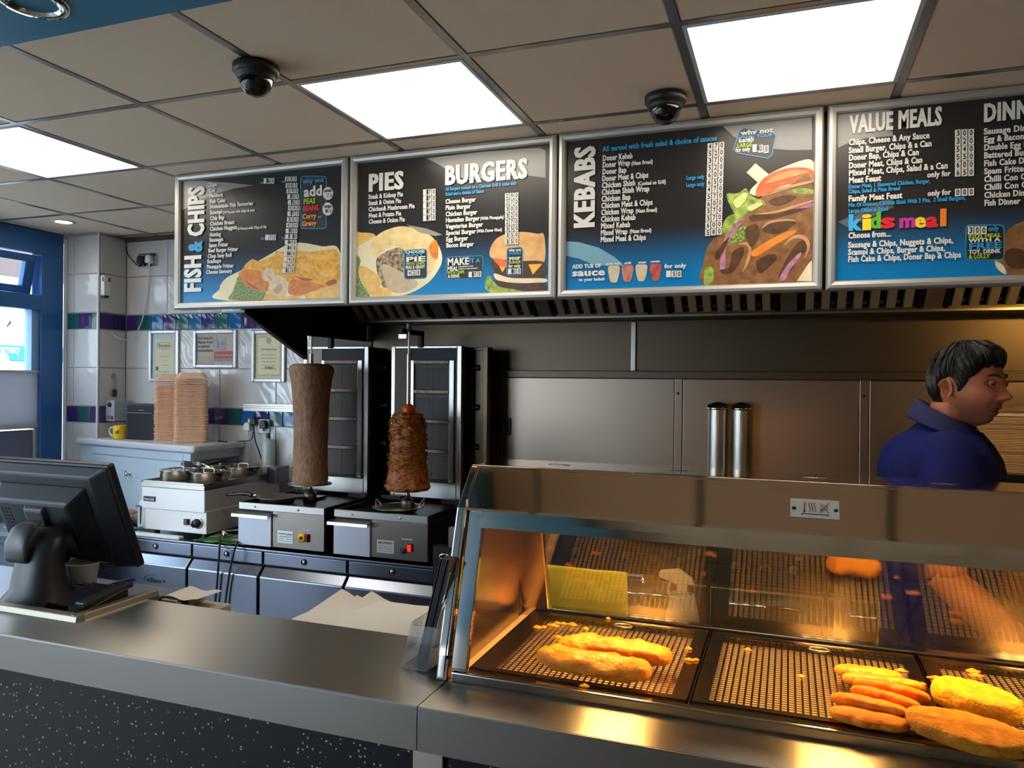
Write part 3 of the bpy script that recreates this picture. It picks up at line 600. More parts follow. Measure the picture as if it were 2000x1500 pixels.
K('badge_border', [(1300, 262), (1330, 247), (1530, 278), (1558, 300), (1530, 440), (1500, 466), (1280, 428), (1256, 400)], PBL, 0); K('badge', [(1306, 268), (1334, 254), (1526, 284), (1551, 304), (1524, 436), (1498, 459), (1284, 422), (1263, 397)], PCH, 0)
for s_, x, y, x1, c, m_ in (('why not', 1312, 300, 1538, 30, PW), ('MAKE YOUR', 1308, 330, 1530, 22, PBL), ('kebab', 1296, 352, 1398, 32, PW), ('LARGE', 1284, 388, 1388, 28, PLG), ('for only', 1274, 418, 1376, 28, PW)): B.T(s_, x, y, x1, y, c, m_, bold=.035)
B.price([(1392, 366, '100')], 118, 50, sk=10)
# ---- board 4
B = Board('value', 1600, 150, 3.333, ((58, 150), (3090, 1370)), 'value meals and dinners menu board, rightmost of the overhead row')
B.poly('swoosh_print', [(122, 205), (300, 206), (465, 212), (480, 385), (300, 400), (190, 430), (122, 462)], SWOOSH, 0)
B.poly('swoosh_print', [(122, 945), (180, 920), (300, 850), (420, 800), (484, 795), (484, 850), (300, 930), (190, 980)], M('print_swoosh_dim', (90, 100, 108), .3), 0)
K = B.poly
K('food_print', [(1140, 1195), (1200, 1040), (1280, 960), (1500, 900), (1700, 900), (1700, 1285), (1240, 1285)], F_MEAT)
K('food_print', [(1200, 1180), (1240, 1120), (1330, 1130), (1360, 1230), (1260, 1250)], F_MEAT2); K('sauce_print', [(1145, 1200), (1200, 1230), (1215, 1285), (1160, 1250)], F_BREAD)
B.T('VALUE MEALS', 200, 366, 800, 366, 112, bold=.07); B.T('DINNERS', 1070, 292, 1560, 292, 115, bold=.07)
for s_, x, y, x1 in (('Chips, Cheese & Any Sauce', 192, 446, 717), ('Small Burger, Chips & a Can', 192, 498, 730), ('Doner Bap, Chips & Can', 192, 546, 645), ('Doner Meat, Chips & Can', 192, 597, 668), ('Mixed Meat, Chips, Salad & a Can', 192, 645, 833), ('Meat Feast', 192, 693, 401), ('Family Meat Feast', 190, 812, 538),
                     ('Choose from...', 190, 1052, 464), ('Sausage & Chips, Nuggets & Chips,', 188, 1113, 870), ('Scampi & Chips, Burger & Chips,', 188, 1160, 818), ('Fish Cake & Chips, Doner Bap & Chips', 188, 1206, 920),
                     ('Sausage Dinner', 1071, 375, 1430), ('Egg & Bacon Dinner', 1072, 427, 1500), ('Double Egg Dinner', 1072, 480, 1480), ('Battered Burger Dinner', 1072, 531, 1590), ('Fish Cake Dinner', 1072, 583, 1450), ('Spam Fritter Dinner', 1073, 634, 1530), ('Chilli Con Carne & Chips', 1073, 686, 1640), ('Chilli Con Carne & Rice', 1073, 738, 1620), ('Chicken Dinner', 1074, 789, 1410), ('Fish Dinner', 1074, 840, 1306)): B.T(s_, x, y, x1, y, 37)
B.T('only for', 703, 655, 855, 655, 34); B.T('only for', 706, 776, 857, 776, 34)
for s_, y, x1 in (('Doner Meat, 1 Skewered Chicken, Burger,', 728, 720), ('Chips, Salad & Pitta Bread', 760, 524), ('Mix Of Donner, Chicken Shish With 2 Pita,  2 Small Burgers,', 848, 950), ('Large Chips & Salad', 886, 446)): B.T(s_, 190, y, x1, y, 24, PBL)
B.price([(884, y, d) for y, d in ((346, '300'), (398, '320'), (450, '540'), (500, '550'), (552, '600'), (602, '650'), (730, '000'))], 130, 46, sk=-6)
KC = [M('print_'+n_, c_, .35) for n_, c_ in (('sky', (60, 170, 225)), ('yellow', (245, 210, 40)), ('green', (90, 180, 50)), ('scarlet', (215, 40, 50)), ('magenta', (190, 50, 150)), ('amber', (235, 130, 40)))]
for ch, x, x1, y, c, k in (('k', 190, 270, 1000, 105, 0), ('i', 278, 325, 996, 105, 1), ('d', 328, 395, 986, 105, 2), ('s', 400, 486, 984, 95, 3), ('m', 520, 618, 982, 90, 4), ('e', 622, 690, 980, 95, 1), ('a', 696, 772, 978, 95, 3), ('l', 785, 815, 970, 110, 5)): B.T(ch, x, y, x1, y, c, KC[k], bold=.06)
B.box(952, 962, 1205, 1195); B.price([(968, 974, '300')], 128, 50)
for s_, x, y, x1, c, m_ in (('only', 1100, 1004, 1168, 30, PBL), ('KIDS MEAL', 972, 1052, 1182, 24, PLG), ('WITH A', 974, 1078, 1182, 22, PW), ('FREE', 974, 1122, 1182, 38, PBL), ('TOY, DRINK', 974, 1154, 1182, 26, PW), ('& LOLLY', 974, 1184, 1112, 24, PLG)): B.T(s_, x, y, x1, y, c, m_, bold=.035)
# ================================================================== extraction hood
MB().box(-2.70, -2.281, YB-.016, YB-.0075, 1.25, ZC-.004).build('rear_splash', STEEL_BLACK, cl)
hd = thing('extraction_hood', (-.5, 3.3, 1.87), 'long dark stainless extraction hood hanging behind the menu boards', 'extraction hood')
HB = M('hood_black', (40, 39, 38), .45, .85)
MB().prism([(2.784, 1.858), (3.26, 1.660), (3.26, 1.775), (YB-.03, 1.775), (YB-.03, ZC-.004), (2.784, ZC-.004)], 'x', -2.320, -2.302).build('end_plate', HB, hd, bevel=.003)
MB().prism([(2.784, 1.850), (3.262, 1.652), (3.262, 1.674), (2.784, 1.872)], 'x', -2.328, -2.302).build('end_rim', M('hood_rim', (96, 92, 90), .4, .9), hd, bevel=.002)
MB().box(-2.30, XR-.01, 2.785, 2.80, 1.875, ZC-.004).build('front_plate', HB, hd)
MB().box(-2.30, XR-.01, 3.665, 3.80, 1.868, 1.878).box(-2.30, XR-.01, 3.66, 3.668, 1.868, 1.896).box(-2.3, XR-.01, 3.80, YB-.008, 1.866, 1.878).build('gutter', STEEL_DARK, hd, bevel=.003)
MB().box(-2.30, XR-.01, 3.658, 3.662, 1.870, 1.880).build('gutter_lip', STEEL, hd)
hl = MB().box(1.1, 1.5, 2.805, 2.86, 1.93, 1.99).build('lamp_housing', STEEL_BLACK, hd)
MB().box(1.12, 1.48, 2.862, 2.864, 1.94, 1.98).build('lamp_lens', M('hood_lamp_lens', (255, 220, 140), .4, emit=((255, 205, 110), 80)), hl)
fa, fb = V((0, 3.69, 1.885)), V((0, 3.02, 2.42))
fd = (fb-fa).normalized(); fn = V((0, -fd.z, fd.y)) if fd.y > 0 else V((0, fd.z, -fd.y))
fn = V((0, -.62, -.78)).normalized(); fn = (fn-fd*fn.dot(fd)).normalized()
flen = (fb-fa).length
def slope_box(mb, x0, x1, t0, t1, n0, n1):
    p = [V((x, 0, 0))+fa+fd*t+fn*n for n in (n0, n1) for t in (t0, t1) for x in (x0, x1)]
    return mb.add(p, [(0, 2, 3, 1), (4, 5, 7, 6), (0, 1, 5, 4), (2, 6, 7, 3), (0, 4, 6, 2), (1, 3, 7, 5)])
SLAT = M('filter_slat', (196, 180, 152), .42, .7); DIVM = M('filter_divider', (104, 92, 82), .5, .4)
x = -2.28; slat_src = None
while x < 1.6:
    fr = MB(); 
    slope_box(fr, x, x+.50, 0, flen, -.03, -.026); slope_box(fr, x, x+.018, 0, flen, -.03, .02); slope_box(fr, x+.482, x+.50, 0, flen, -.03, .02); slope_box(fr, x, x+.5, 0, .02, -.03, .015)
    ff = fr.build('filter_frame', HB, hd)
    for k in range(7):
        a = x+.03+k*.066
        if slat_src is None:
            mb = MB(); slope_box(mb, a, a+.036, .025, flen, .012, .015); slope_box(mb, a, a+.003, .025, flen, -.008, .015); slope_box(mb, a+.033, a+.036, .025, flen, -.008, .015)
            slope_box(mb, a+.04, a+.058, .02, .035, -.026, -.018)
            slat_src = mb.build('baffle_slat', SLAT, ff, loc=(a, 3.69, 1.885))
        else: inst(slat_src, 'baffle_slat', (a, 3.69, 1.885), ff)
    mb = MB(); slope_box(mb, x+.505, x+.575, 0, flen, .0, .018); mb.build('divider', DIVM, hd)
    x += .58
# ================================================================== under-counter fridge
FY, FZ = 3.10, .705
fr = thing('fridge_counter', (-2.5, 3.45, 0), 'long low stainless refrigerated counter under the bain marie and doner grills', 'fridge')
FX = [-3.46, -2.885, -2.44, -1.955, -1.475]
MB().box(FX[0], FX[-1], FY+.03, YB-.02, .08, FZ-.012).build('body', M('fridge_gasket', (24, 24, 26), .6), fr)
MB().box(FX[0]-.005, FX[-1]+.005, FY-.002, YB-.018, FZ-.012, FZ).build('worktop', STEEL_FRIDGE, fr, bevel=.003)
for i, (a, b) in enumerate(zip(FX, FX[1:])):
    f = MB().box(a+.006, b-.006, FY, FY+.03, FZ-.075, FZ-.014).build('fascia', STEEL_FRIDGE, fr, bevel=.003)
    lx = (a+b)/2+.0 if i else at(304, 1059, 'y', FY).x
    MB().lathe([(.0, .0), (.016, .0), (.016, .004), (.013, .007), (.011, .004), (.009, .004)], (lx, FY, FZ-.042), 20, (0, -1, 0)).build('lock_ring', BLACKG, f)
    MB().lathe([(.011, .003), (.010, .006), (0, .007)], (lx, FY, FZ-.042), 16, (0, -1, 0)).box(lx-.001, lx+.006, FY-.0085, FY-.006, FZ-.043, FZ-.041).build('lock', CHROME, f)
    prof = [(FY+.005, FZ-.085), (FY-.035, FZ-.128), (FY-.035, .1), (FY+.028, .1), (FY+.028, FZ-.085)]
    d = MB().prism(prof, 'x', a+.007, b-.007).build('door', STEEL_FRIDGE, fr, bevel=.004)
    if i == 0:
        p0, p1 = at(285, 1136, 'y', FY-.037), at(314, 1138, 'y', FY-.037); p1.z = p0.z
        text('williams', p0, p1, (0, 0, 1), .027, M('logo_black', (25, 25, 40), .4), d, .012)
        arc = [at(x_, y_, 'y', FY-.036) for x_, y_ in ((282, 1138), (281, 1131), (284, 1126), (292, 1123), (301, 1123), (308, 1126))]
        MB().tube(arc, [.0005, .002, .003, .003, .002, .0005], 6, spline=4).build('logo_arc', MATS['logo_black'], d)
        MB().lathe([(.009, 0), (.007, .003), (0, .004)], at(320, 1135, 'y', FY-.035), 16, (0, -1, 0)).build('logo_dot', MATS['logo_black'], d)
for x in (FX[0]+.1, FX[-1]-.1, FX[2]):
    MB().cyl((x, FY+.12, 0), .03, .08, seg=14).build('leg', BLACK, fr)
# ================================================================== doner grills
BURN = M('burner_mesh', (112, 106, 102), .7, .3, noise_=(500, (60, 56, 54), .5), bump=(900, .4)); BURNBAR = M('burner_bar', (120, 104, 96), .45, .8, noise_=(40, (70, 54, 46), .6))
BODYD = M('grill_side', (34, 33, 34), .5, .7)
GFRONT = M('grill_front_steel', (136, 126, 118), .3, .95, bump=(60, .05), stretch=(1, 30, 30)); DRAW = M('drawer_steel', (176, 176, 186), .4, .6)
def grill(x0, x1, zb, lab, yellow):
    w_ = x1-x0; t = thing('doner_grill', ((x0+x1)/2, 3.45, zb), lab, 'doner grill', 'doner grills')
    zt = zb+.215; y0, y1 = 3.10, 3.80
    MB().box(x0, x1, y0+.012, y1, zb+.008, zt-.03).build('body', BODYD, t, bevel=.003)
    MB().box(x0+.205, x1, y0, y0+.014, zb+.005, zt-.034).build('front_panel', GFRONT, t, bevel=.002)
    MB().box(x0, x1, y0-.002, y0+.014, zt-.034, zt).build('front_rim', STEEL, t, bevel=.002)
    MB().box(x0, x0+.014, y0+.014, y1, zt-.03, zt).box(x1-.014, x1, y0+.014, y1, zt-.03, zt).box(x0, x1, y1-.014, y1, zt-.03, zt).build('side_rim', BODYD, t, bevel=.002)
    MB().box(x0+.014, x1-.014, y0+.014, y1-.014, zt-.03, zt-.022).build('drip_tray', STEEL_BLACK, t)
    dr = MB().box(x0+.001, x0+.2, y0-.006, y0+.012, zb+.004, zt-.046).build('drip_drawer', DRAW, t, bevel=.002)
    MB().prism([(y0-.006, zt-.046), (y0-.042, zt-.052), (y0-.044, zt-.066), (y0-.040, zt-.066), (y0-.037, zt-.056), (y0-.006, zt-.051)], 'x', x0-.012, x0+.205).build('handle', STEEL, dr)
    for x in (x0+.10, x0+.355): MB().lathe([(.007, 0), (.005, .004), (0, .005)], (x, y0-.002, zt-.017), 12, (0, -1, 0)).build('screw', CHROME, t)
    pl = MB().box(x0+.235, x0+.325, y0-.002, y0, zb+.03, zb+.09).build('rating_plate', M('plate_silver', (196, 196, 196), .35, .6), t)
    lines = ['ARCHWAY'] if not yellow else ['ARCHWAY Sheet Metal']
    text(lines[0], (x0+.240, y0-.0025, zb+.072), (x0+.32, y0-.0025, zb+.072), (0, 0, 1), .012 if not yellow else .007, PBK, pl, .04)
    for k, q in enumerate(('CATERING EQUIPMENT DIVISION', 'MODEL No    SERIAL No', 'TEL 01254 600 228')): text(q, (x0+.242, y0-.0025, zb+.060-.011*k), (x0+.318, y0-.0025, zb+.060-.011*k), (0, 0, 1), .0045, PBK, pl, .01)
    text('Archway', (x0+.36, y0-.001, zb+.100), (x0+.425, y0-.001, zb+.100), (0, 0, 1), .009, PW, t, .02, slant=.3, name='brand_lettering')
    kx = x0+.375
    if yellow:
        k = MB().lathe([(.024, 0), (.024, .004), (.012, .006), (.0, .006)], (kx, y0, zb+.064), 24, (0, -1, 0)).build('switch_plate', M('yellow_plastic', (240, 190, 20), .4), t); tag(k, 'yellow round switch plate')
        MB().lathe([(.009, .005), (.007, .012), (0, .012)], (kx, y0, zb+.064), 14, (0, -1, 0)).build('switch_button', BLACK, k)
    else: MB().lathe([(.013, 0), (.012, .012), (0, .014)], (kx, y0, zb+.05), 16, (0, -1, 0)).build('control_knob', BLACK, t)
    sw = MB().box(kx+.022, kx+.044, y0-.008, y0, zb+.045, zb+.085).build('rocker_housing', BLACK, t, bevel=.002)
    MB().box(kx+.025, kx+.041, y0-.013, y0-.008, zb+.05, zb+.08, Matrix.Rotation(.12, 3, 'X')).build('rocker', M('red_rocker', (120, 10, 8), .3) if yellow else M('red_rocker_lit', (220, 20, 10), .3, emit=((255, 40, 10), 1.2)), sw)
    # burner housing
    by = 3.585; bx0, bx1 = x0+.03, x1-.055; bz0, bz1 = zt+.0, 1.735
    fm = MB().box(bx0, bx0+.024, by, by+.03, bz0, bz1).box(bx1-.026, bx1, by, by+.03, bz0, bz1).box(bx0+.024, bx1-.026, by, by+.03, bz1-.014, bz1).box(bx0+.024, bx1-.026, by, by+.03, bz0, bz0+.085).build('burner_frame', STEEL, t, bevel=.003)
    MB().box(bx0-.004, bx1+.004, by+.03, 3.79, bz0, bz1-.004).build('burner_housing', BODYD, t, bevel=.003)
    ix0, ix1 = bx0+.105, bx1-.05
    # inner wings and reveal
    MB().prism([(bx0+.024, by+.001), (ix0, by+.026), (ix0, by+.029), (bx0+.024, by+.006)], 'z', bz0+.085, bz1-.014).build('side_wing', M('wing_steel', (150, 142, 134), .3, .9, noise_=(6, (120, 108, 98), .6)), t)
    MB().prism([(bx1-.026, by+.001), (ix1, by+.026), (ix1, by+.029), (bx1-.026, by+.006)], 'z', bz0+.085, bz1-.014).build('side_wing', MATS['wing_steel'], t)
    MB().box(ix0, ix0+.02, by+.02, by+.029, bz0+.085, bz1-.075).box(ix1-.028, ix1, by+.015, by+.029, bz0+.085, bz1-.075).build('inner_rail', STEEL, t, bevel=.002)
    n4 = 4; h = (bz1-.075-(bz0+.1))/n4
    for k in range(n4):
        z = bz0+.1+k*h
        q = MB().box(ix0+.022, ix1-.03, by+.0295, by+.0315, z, z+h-.02).build('burner', BURN, t)
        MB().box((ix0+ix1)/2-.006, (ix0+ix1)/2-.003, by+.028, by+.030, z+.005, z+h-.028).box(ix0+.022, ix1-.03, by+.028, by+.030, z+h-.036, z+h-.032).build('burner_joint', STEEL_BLACK, q)
        q = MB().box(ix0+.020, ix1-.028, by+.012, by+.030, z+h-.02, z+h).build('burner_bar', BURNBAR, t, bevel=.003)
        for x in (ix0+.045, ix1-.052): MB().lathe([(.004, 0), (0, .002)], (x, by+.012, z+h-.010), 8, (0, -1, 0)).build('bolt', STEEL_BLACK, q)
    for k in range(3):
        z = bz0+.27+k*.21
        q = MB().cyl((bx1+.0, by+.12, z), .012, .035, (1, 0, 0), 12).build('gas_valve', BLACK, t); MB().cyl((bx1+.035, by+.12, z), .017, .02, (1, 0, 0), 14).build('valve_knob', BLACK, q)
    # flue / side column with front return
    if not yellow: MB().box(bx1+.03, bx1+.115, 3.70, 3.73, bz0, bz1-.005).box(bx1+.09, bx1+.115, 3.66, 3.73, bz0, bz1-.005).box(bx1-.01, bx1+.115, 3.69, 3.73, bz1-.02, bz1-.005).build('side_column', STEEL_DARK, t, bevel=.002)
    # sliding base rail and spit carrier arm
    MB().box(bx0-.02, bx0+.1, 3.52, 3.55, zt-.01, zt+.012).build('slide_rail', BODYD, t, bevel=.002); MB().box(bx1-.07, bx1+.045, 3.50, 3.54, zt-.01, zt+.012).build('slide_rail', BODYD, t, bevel=.002)
    ax = (bx0+bx1)/2-.03; sy = 3.35; sz = 1.80
    MB().box(ax-.012, ax+.012, 3.36, 3.60, sz-.012, sz+.012).box(ax-.012, ax+.012, 3.57, 3.60, bz1-.01, sz+.012).build('carrier_arm', BODYD, t, bevel=.002)
    return t, zt
zg = FZ+.012
g1, zt = grill(-2.588, -2.085, zg, 'left doner grill with yellow switch plate, beside the bain marie', True)
g2, zt = grill(-2.030, -1.533, zg, 'right doner grill with lit red switch, beside the hot food display', False)
# kebabs on their spits
def rough_prof(prof, n):
    out = []
    for (r0, z0), (r1, z1) in zip(prof, prof[1:]):
        for k in range(n): t = k/n; out.append((r0+(r1-r0)*t, z0+(z1-z0)*t))
    return out+[prof[-1]]
SY = 3.35
def spit(x, zfoot, ztop, lab, name='doner_kebab'):
    t = thing(name, (x, SY, zfoot), lab, 'kebab')
    MB().cyl((x, SY, zfoot+.03), .011, ztop-.16-zfoot-.03, seg=12).build('spit_rod', STEEL, t)
    MB().cyl((x, SY, ztop-.16), .005, .11, seg=10).build('spit_tip', STEEL, t)
    MB().lathe([(0, ztop-.052), (.008, ztop-.05), (.015, ztop-.015), (.015, ztop-.005), (.011, ztop), (0, ztop)], (x, SY, 0), 18).build('top_knob', M('dull_steel', (120, 114, 104), .4, .9), t)
    MB().box(x-.055, x-.006, SY-.012, SY-.006, ztop-.085, ztop-.058).build('top_plate', STEEL, t, bevel=.004)
    MB().lathe([(.0, 0), (.034, 0), (.034, .035), (.030, .05), (.014, .055), (.014, .07), (0, .07)], (x, SY, zfoot), 20).build('drive_socket', M('dull_steel', (120, 114, 104), .4, .9), t)
    return t
XA, XB = at(607, 800, 'y', SY).x, at(797, 850, 'y', SY).x
FZ2 = zt-.02
k1 = spit(XA, FZ2, 1.845, 'tall smooth doner meat cone on the left spit, wide at top')
zb_, zt_ = at(607, 944, 'y', SY).z, at(607, 711, 'y', SY).z
def wp(seed, a1, a2, f1, f2):
    def f(p, a):
        q = V((p.x*f1, p.y*f1, p.z*f1*.35)); r = V((p.x, p.y, p.z*1.))*f2
        s = 1+a1*noise.noise(q+V((seed, 0, 0)))+a2*noise.noise(r+V((0, seed, 0)))
        return V((p.x*s, p.y*s, p.z))
    return f
DM = M('doner_meat_skin', (118, 82, 60), .6, noise_=(70, (174, 132, 102), .5), bump=(150, .9), stretch=(1, 1, .35), spec=.35)
DM2 = M('chicken_meat', (92, 44, 20), .5, noise_=(34, (186, 108, 48), .45), bump=(90, .8), spec=.4)
H_ = zt_-zb_
pr = [(0, 0), (.09, 0), (.094, .02*H_/.6), (.092, .12*H_), (.086, .35*H_), (.088, .52*H_), (.093, .70*H_), (.103, .86*H_), (.114, .945*H_), (.109, .98*H_), (.088, H_), (.03, H_+.003), (0, H_+.003)]
MB().lathe([(0, 0), (.112, 0), (.112, .004), (0, .004)], (XA, SY, zb_-.004), 32).build('base_disc', STEEL, k1)
pp = rough_prof(pr[1:10], 10); MB().lathe([(0, 0)]+pp+pr[10:], (XA, SY, zb_), 72, warp=wp(3, .08, .016, 16, 120)).build('meat', DM, k1)
k2 = spit(XB, FZ2, 1.842, 'short shredded browned chicken doner on the right spit')
zb_, zt_ = at(797, 957, 'y', SY).z, at(797, 806, 'y', SY).z; H_ = zt_-zb_
pr = [(.098, 0), (.113, .018), (.106, .10*H_), (.090, .3*H_), (.087, .5*H_), (.084, .72*H_), (.078, .9*H_), (.064, .985*H_), (.03, H_)]
MB().lathe([(0, 0)]+rough_prof(pr, 9)+[(0, H_)], (XB, SY, zb_), 72, warp=wp(9, .08, .07, 22, 75)).build('meat', DM2, k2)
fl = MB()
for _ in range(900):
    a = random.uniform(0, 2*math.pi); h = random.uniform(.01, H_-.01); t_ = h/H_
    r = .093-.011*t_+random.uniform(-.004, .008)
    if t_ < .15: r += .016*(1-t_/.15)
    if t_ > .9: r -= .02*(t_-.9)/.1
    c = V((XB+r*math.cos(a), SY+r*math.sin(a), zb_+h)); tn = V((-math.sin(a), math.cos(a), 0)); n_ = V((math.cos(a), math.sin(a), 0)); up = (V((0, 0, 1))+n_*random.uniform(-.2, .6)+tn*random.uniform(-.6, .6)).normalized()
    L_, W_ = random.uniform(.008, .022), random.uniform(.004, .009)
    tn = (tn+V((0, 0, random.uniform(-.5, .5)))).normalized()
    fl.add([c-tn*L_-up*W_*.3, c+tn*L_*.9-up*W_*.5, c+tn*L_+up*W_*.6+n_*.003, c+n_*.006+up*W_, c-tn*L_*.8+up*W_*.8+n_*.004, c+n_*.005], [(0, 1, 5), (1, 2, 5), (2, 3, 5), (3, 4, 5), (4, 0, 5)], True)
tag(fl.build('meat_shreds', M('chicken_shreds', (84, 36, 14), .45, noise_=(60, (224, 142, 68), .4), spec=.45), k2), kind='stuff')
MB().lathe([(0, -.01), (.028, -.008), (.033, .012), (.028, .03), (.016, .042), (0, .046)], (XB, SY, zt_), 20, warp=wp(5, .12, 0, 30, 1)).build('pepper_cap', M('roast_pepper', (196, 48, 16), .3, noise_=(30, (225, 100, 40), .6)), k2)
# dish under the right kebab, frying pan on the left grill
c = V((XB-.005, SY-.09, zt-.02)); d = thing('drip_dish', c, 'shallow round steel dish under the chicken doner', 'dish')
MB().lathe([(0, .004), (.09, .004), (.115, .022), (.122, .024), (.122, .026), (.112, .026), (.088, .008), (0, .008)], c, 32).build('bowl', M('dull_alu', (150, 146, 140), .35, .9), d)
MB().tube([c+V((-.10, .02, .02)), c+V((-.118, .01, .05)), c+V((-.108, -.02, .052)), c+V((-.09, -.05, .02))], .004, 6, spline=4).build('handle', STEEL, d)
MB().tube([c+V((.07, .09, .02)), c+V((.10, .08, .055)), c+V((.118, .05, .05)), c+V((.115, .03, .02))], .004, 6, spline=4).build('handle', STEEL, d)
c = V((-2.46, 3.24, zt-.02)); d = thing('frying_pan', c, 'steel frying pan with a black handle on the left doner grill', 'pan')
MB().lathe([(0, 0), (.075, 0), (.102, .034), (.105, .036), (.102, .038), (.074, .005), (0, .005)], c, 36).build('pan_bowl', M('worn_pan', (150, 144, 132), .4, .85), d)
MB().tube([c+V((-.10, -.01, .03)), c+V((-.13, -.015, .036)), c+V((-.15, -.02, .034))], .006, 8).build('handle_stem', CHROME, d)
MB().tube([c+V((-.145, -.02, .034)), c+V((-.17, -.02, .042)), c+V((-.22, -.025, .040)), c+V((-.30, -.03, .03))], [.011, .012, .011, .009, .008], 10, spline=4).build('handle', BLACK, d)
c = V((-2.40, 3.42, zt-.02)); d = thing('black_tray', c, 'black rectangular tray lying behind the frying pan', 'tray')
MB().box(c.x-.12, c.x+.06, c.y, c.y+.08, c.z+.002, c.z+.012).build('plate', BLACK, d, bevel=.003)
# ================================================================== bain marie
bx0, bx1, by0, by1 = -3.278, -2.85, 3.15, 3.768
bm_ = thing('bain_marie', ((bx0+bx1)/2, 3.45, FZ), 'silver countertop bain marie with round pots, left of the doner grills', 'bain marie')
BS = M('bain_steel', (224, 219, 216), .38, .3); BSD = M('bain_side', (120, 120, 126), .4, .9)
z0, z1 = FZ+.03, 1.0
MB().box(bx0+.018, bx1+.006, by0+.008, by1, z0, z0+.12).build('lower_body', BS, bm_, bevel=.004)
MB().box(bx0, bx1, by0, by1, z0+.112, z1-.035).build('upper_body', BS, bm_, bevel=.004)
MB().box(bx0-.002, bx1+.002, by0-.004, by1, z1-.035, z1-.01).build('top_rim', STEEL, bm_, bevel=.003)
MB().box(bx0, bx1, by0, by0+.012, z1-.012, z1).box(bx0, bx0+.012, by0, by1, z1-.012, z1).box(bx1-.012, bx1, by0, by1, z1-.012, z1).build('top_edge', STEEL, bm_, bevel=.002)
MB().box(bx0, bx1, by1-.06, by1, z1-.03, z1+.035).build('rear_upstand', BS, bm_, bevel=.004)
MB().box(bx1+.0, bx1+.07, by1-.12, by1-.004, z1-.055, z1+.04).build('splash_plate', BSD, bm_, bevel=.003)
for x in (bx0+.05, bx1-.05):
    for y in (by0+.06, by1-.06): MB().cyl((x, y, FZ+.001), .016, .03, seg=12).build('foot', BLACK, bm_)
bp = MB().box(bx0+.02, bx0+.098, by0-.006, by0-.0, z1-.112, z1-.085).build('badge', BLACK, bm_, bevel=.001)
text('Good chef', (bx0+.025, by0-.0065, z1-.105), (bx0+.094, by0-.0065, z1-.105), (0, 0, 1), .012, PW, bp, .02)
kx, kz = at(385, 1022, 'y', by0).x, at(385, 1022, 'y', by0).z
MB().lathe([(.030, 0), (.030, .004), (.026, .005), (0, .005)], (kx, by0+.007, kz), 28, (0, -1, 0)).build('knob_ring', CHROME, bm_)
kb = MB().lathe([(.025, .004), (.023, .012), (.02, .028), (0, .03)], (kx, by0+.007, kz), 24, (0, -1, 0)).build('control_knob', BLACK, bm_); MB().box(kx-.02, kx+.002, by0-.03, by0-.02, kz-.014, kz-.006, Matrix.Rotation(.7, 3, 'Y')).build('pointer', BLACKG, kb)
ix = at(364, 1020, 'y', by0); rl = MB().box(ix.x-.016, ix.x+.014, by0-.004, by0+.008, kz-.015, kz+.017).build('indicator_housing', BLACK, bm_, bevel=.002); MB().box(ix.x-.011, ix.x+.009, by0-.007, by0-.003, kz-.01, kz+.012).build('indicator_lens', M('dark_red', (120, 24, 40), .3), rl)
POT = M('pot_steel', (196, 190, 182), .16, 1, bump=(40, .04), stretch=(1, 1, 6))
PL = ['steel bain marie pot at front left', 'steel bain marie pot at front right with ladle across it', 'steel bain marie pot at back left', 'steel bain marie pot at back right beside the cladding']
for k, (x, y) in enumerate(((bx0+.115, by0+.15), (bx1-.105, by0+.15), (bx0+.125, by0+.42), (bx1-.10, by0+.42))):
    t = thing('bain_marie_pot', (x, y, z1-.01), PL[k], 'pot', 'round pots in the bain marie'); c = (x, y, z1-.01)
    MB().lathe([(.08, 0), (.098, 0), (.098, .052), (.103, .055), (.101, .058), (.095, .056), (.093, .004), (.08, .004)], c, 40).build('pot_rim', POT, t)
    l = MB().lathe([(.098, .055), (.09, .052), (.06, .054), (.02, .058), (0, .058)], c, 40).build('lid', POT, t)
    MB().tube([V(c)+V((-.035, 0, .055)), V(c)+V((-.03, 0, .072)), V(c)+V((.03, 0, .072)), V(c)+V((.035, 0, .055))], .005, 8, spline=3).build('lid_handle', POT, l)
def ladle(a, b, lab):
    t = thing('ladle', a, lab, 'ladle', 'ladles on the bain marie'); a, b = V(a), V(b); d = (b-a).normalized()
    MB().tube([a, a.lerp(b, .5)+V((0, 0, .01)), b], [.008, .006, .007], 8).build('handle', CHROME if 'steel' in lab else BLACK, t)
    MB().lathe([(.022, .012), (.016, .002), (0, 0), (.0, .003), (.014, .006), (.020, .012)], a+V((0, 0, -.004)), 16).build('bowl', CHROME, t)
ladle((bx0+.165, by0+.22, z1+.072), (bx1-.10, by0+.15, z1+.066), 'steel ladle lying across the front pots of bain marie')
ladle((bx1-.20, by0+.19, z1+.066), (bx0+.28, by0+.43, z1+.072), 'black handled ladle lying from front to back pots')
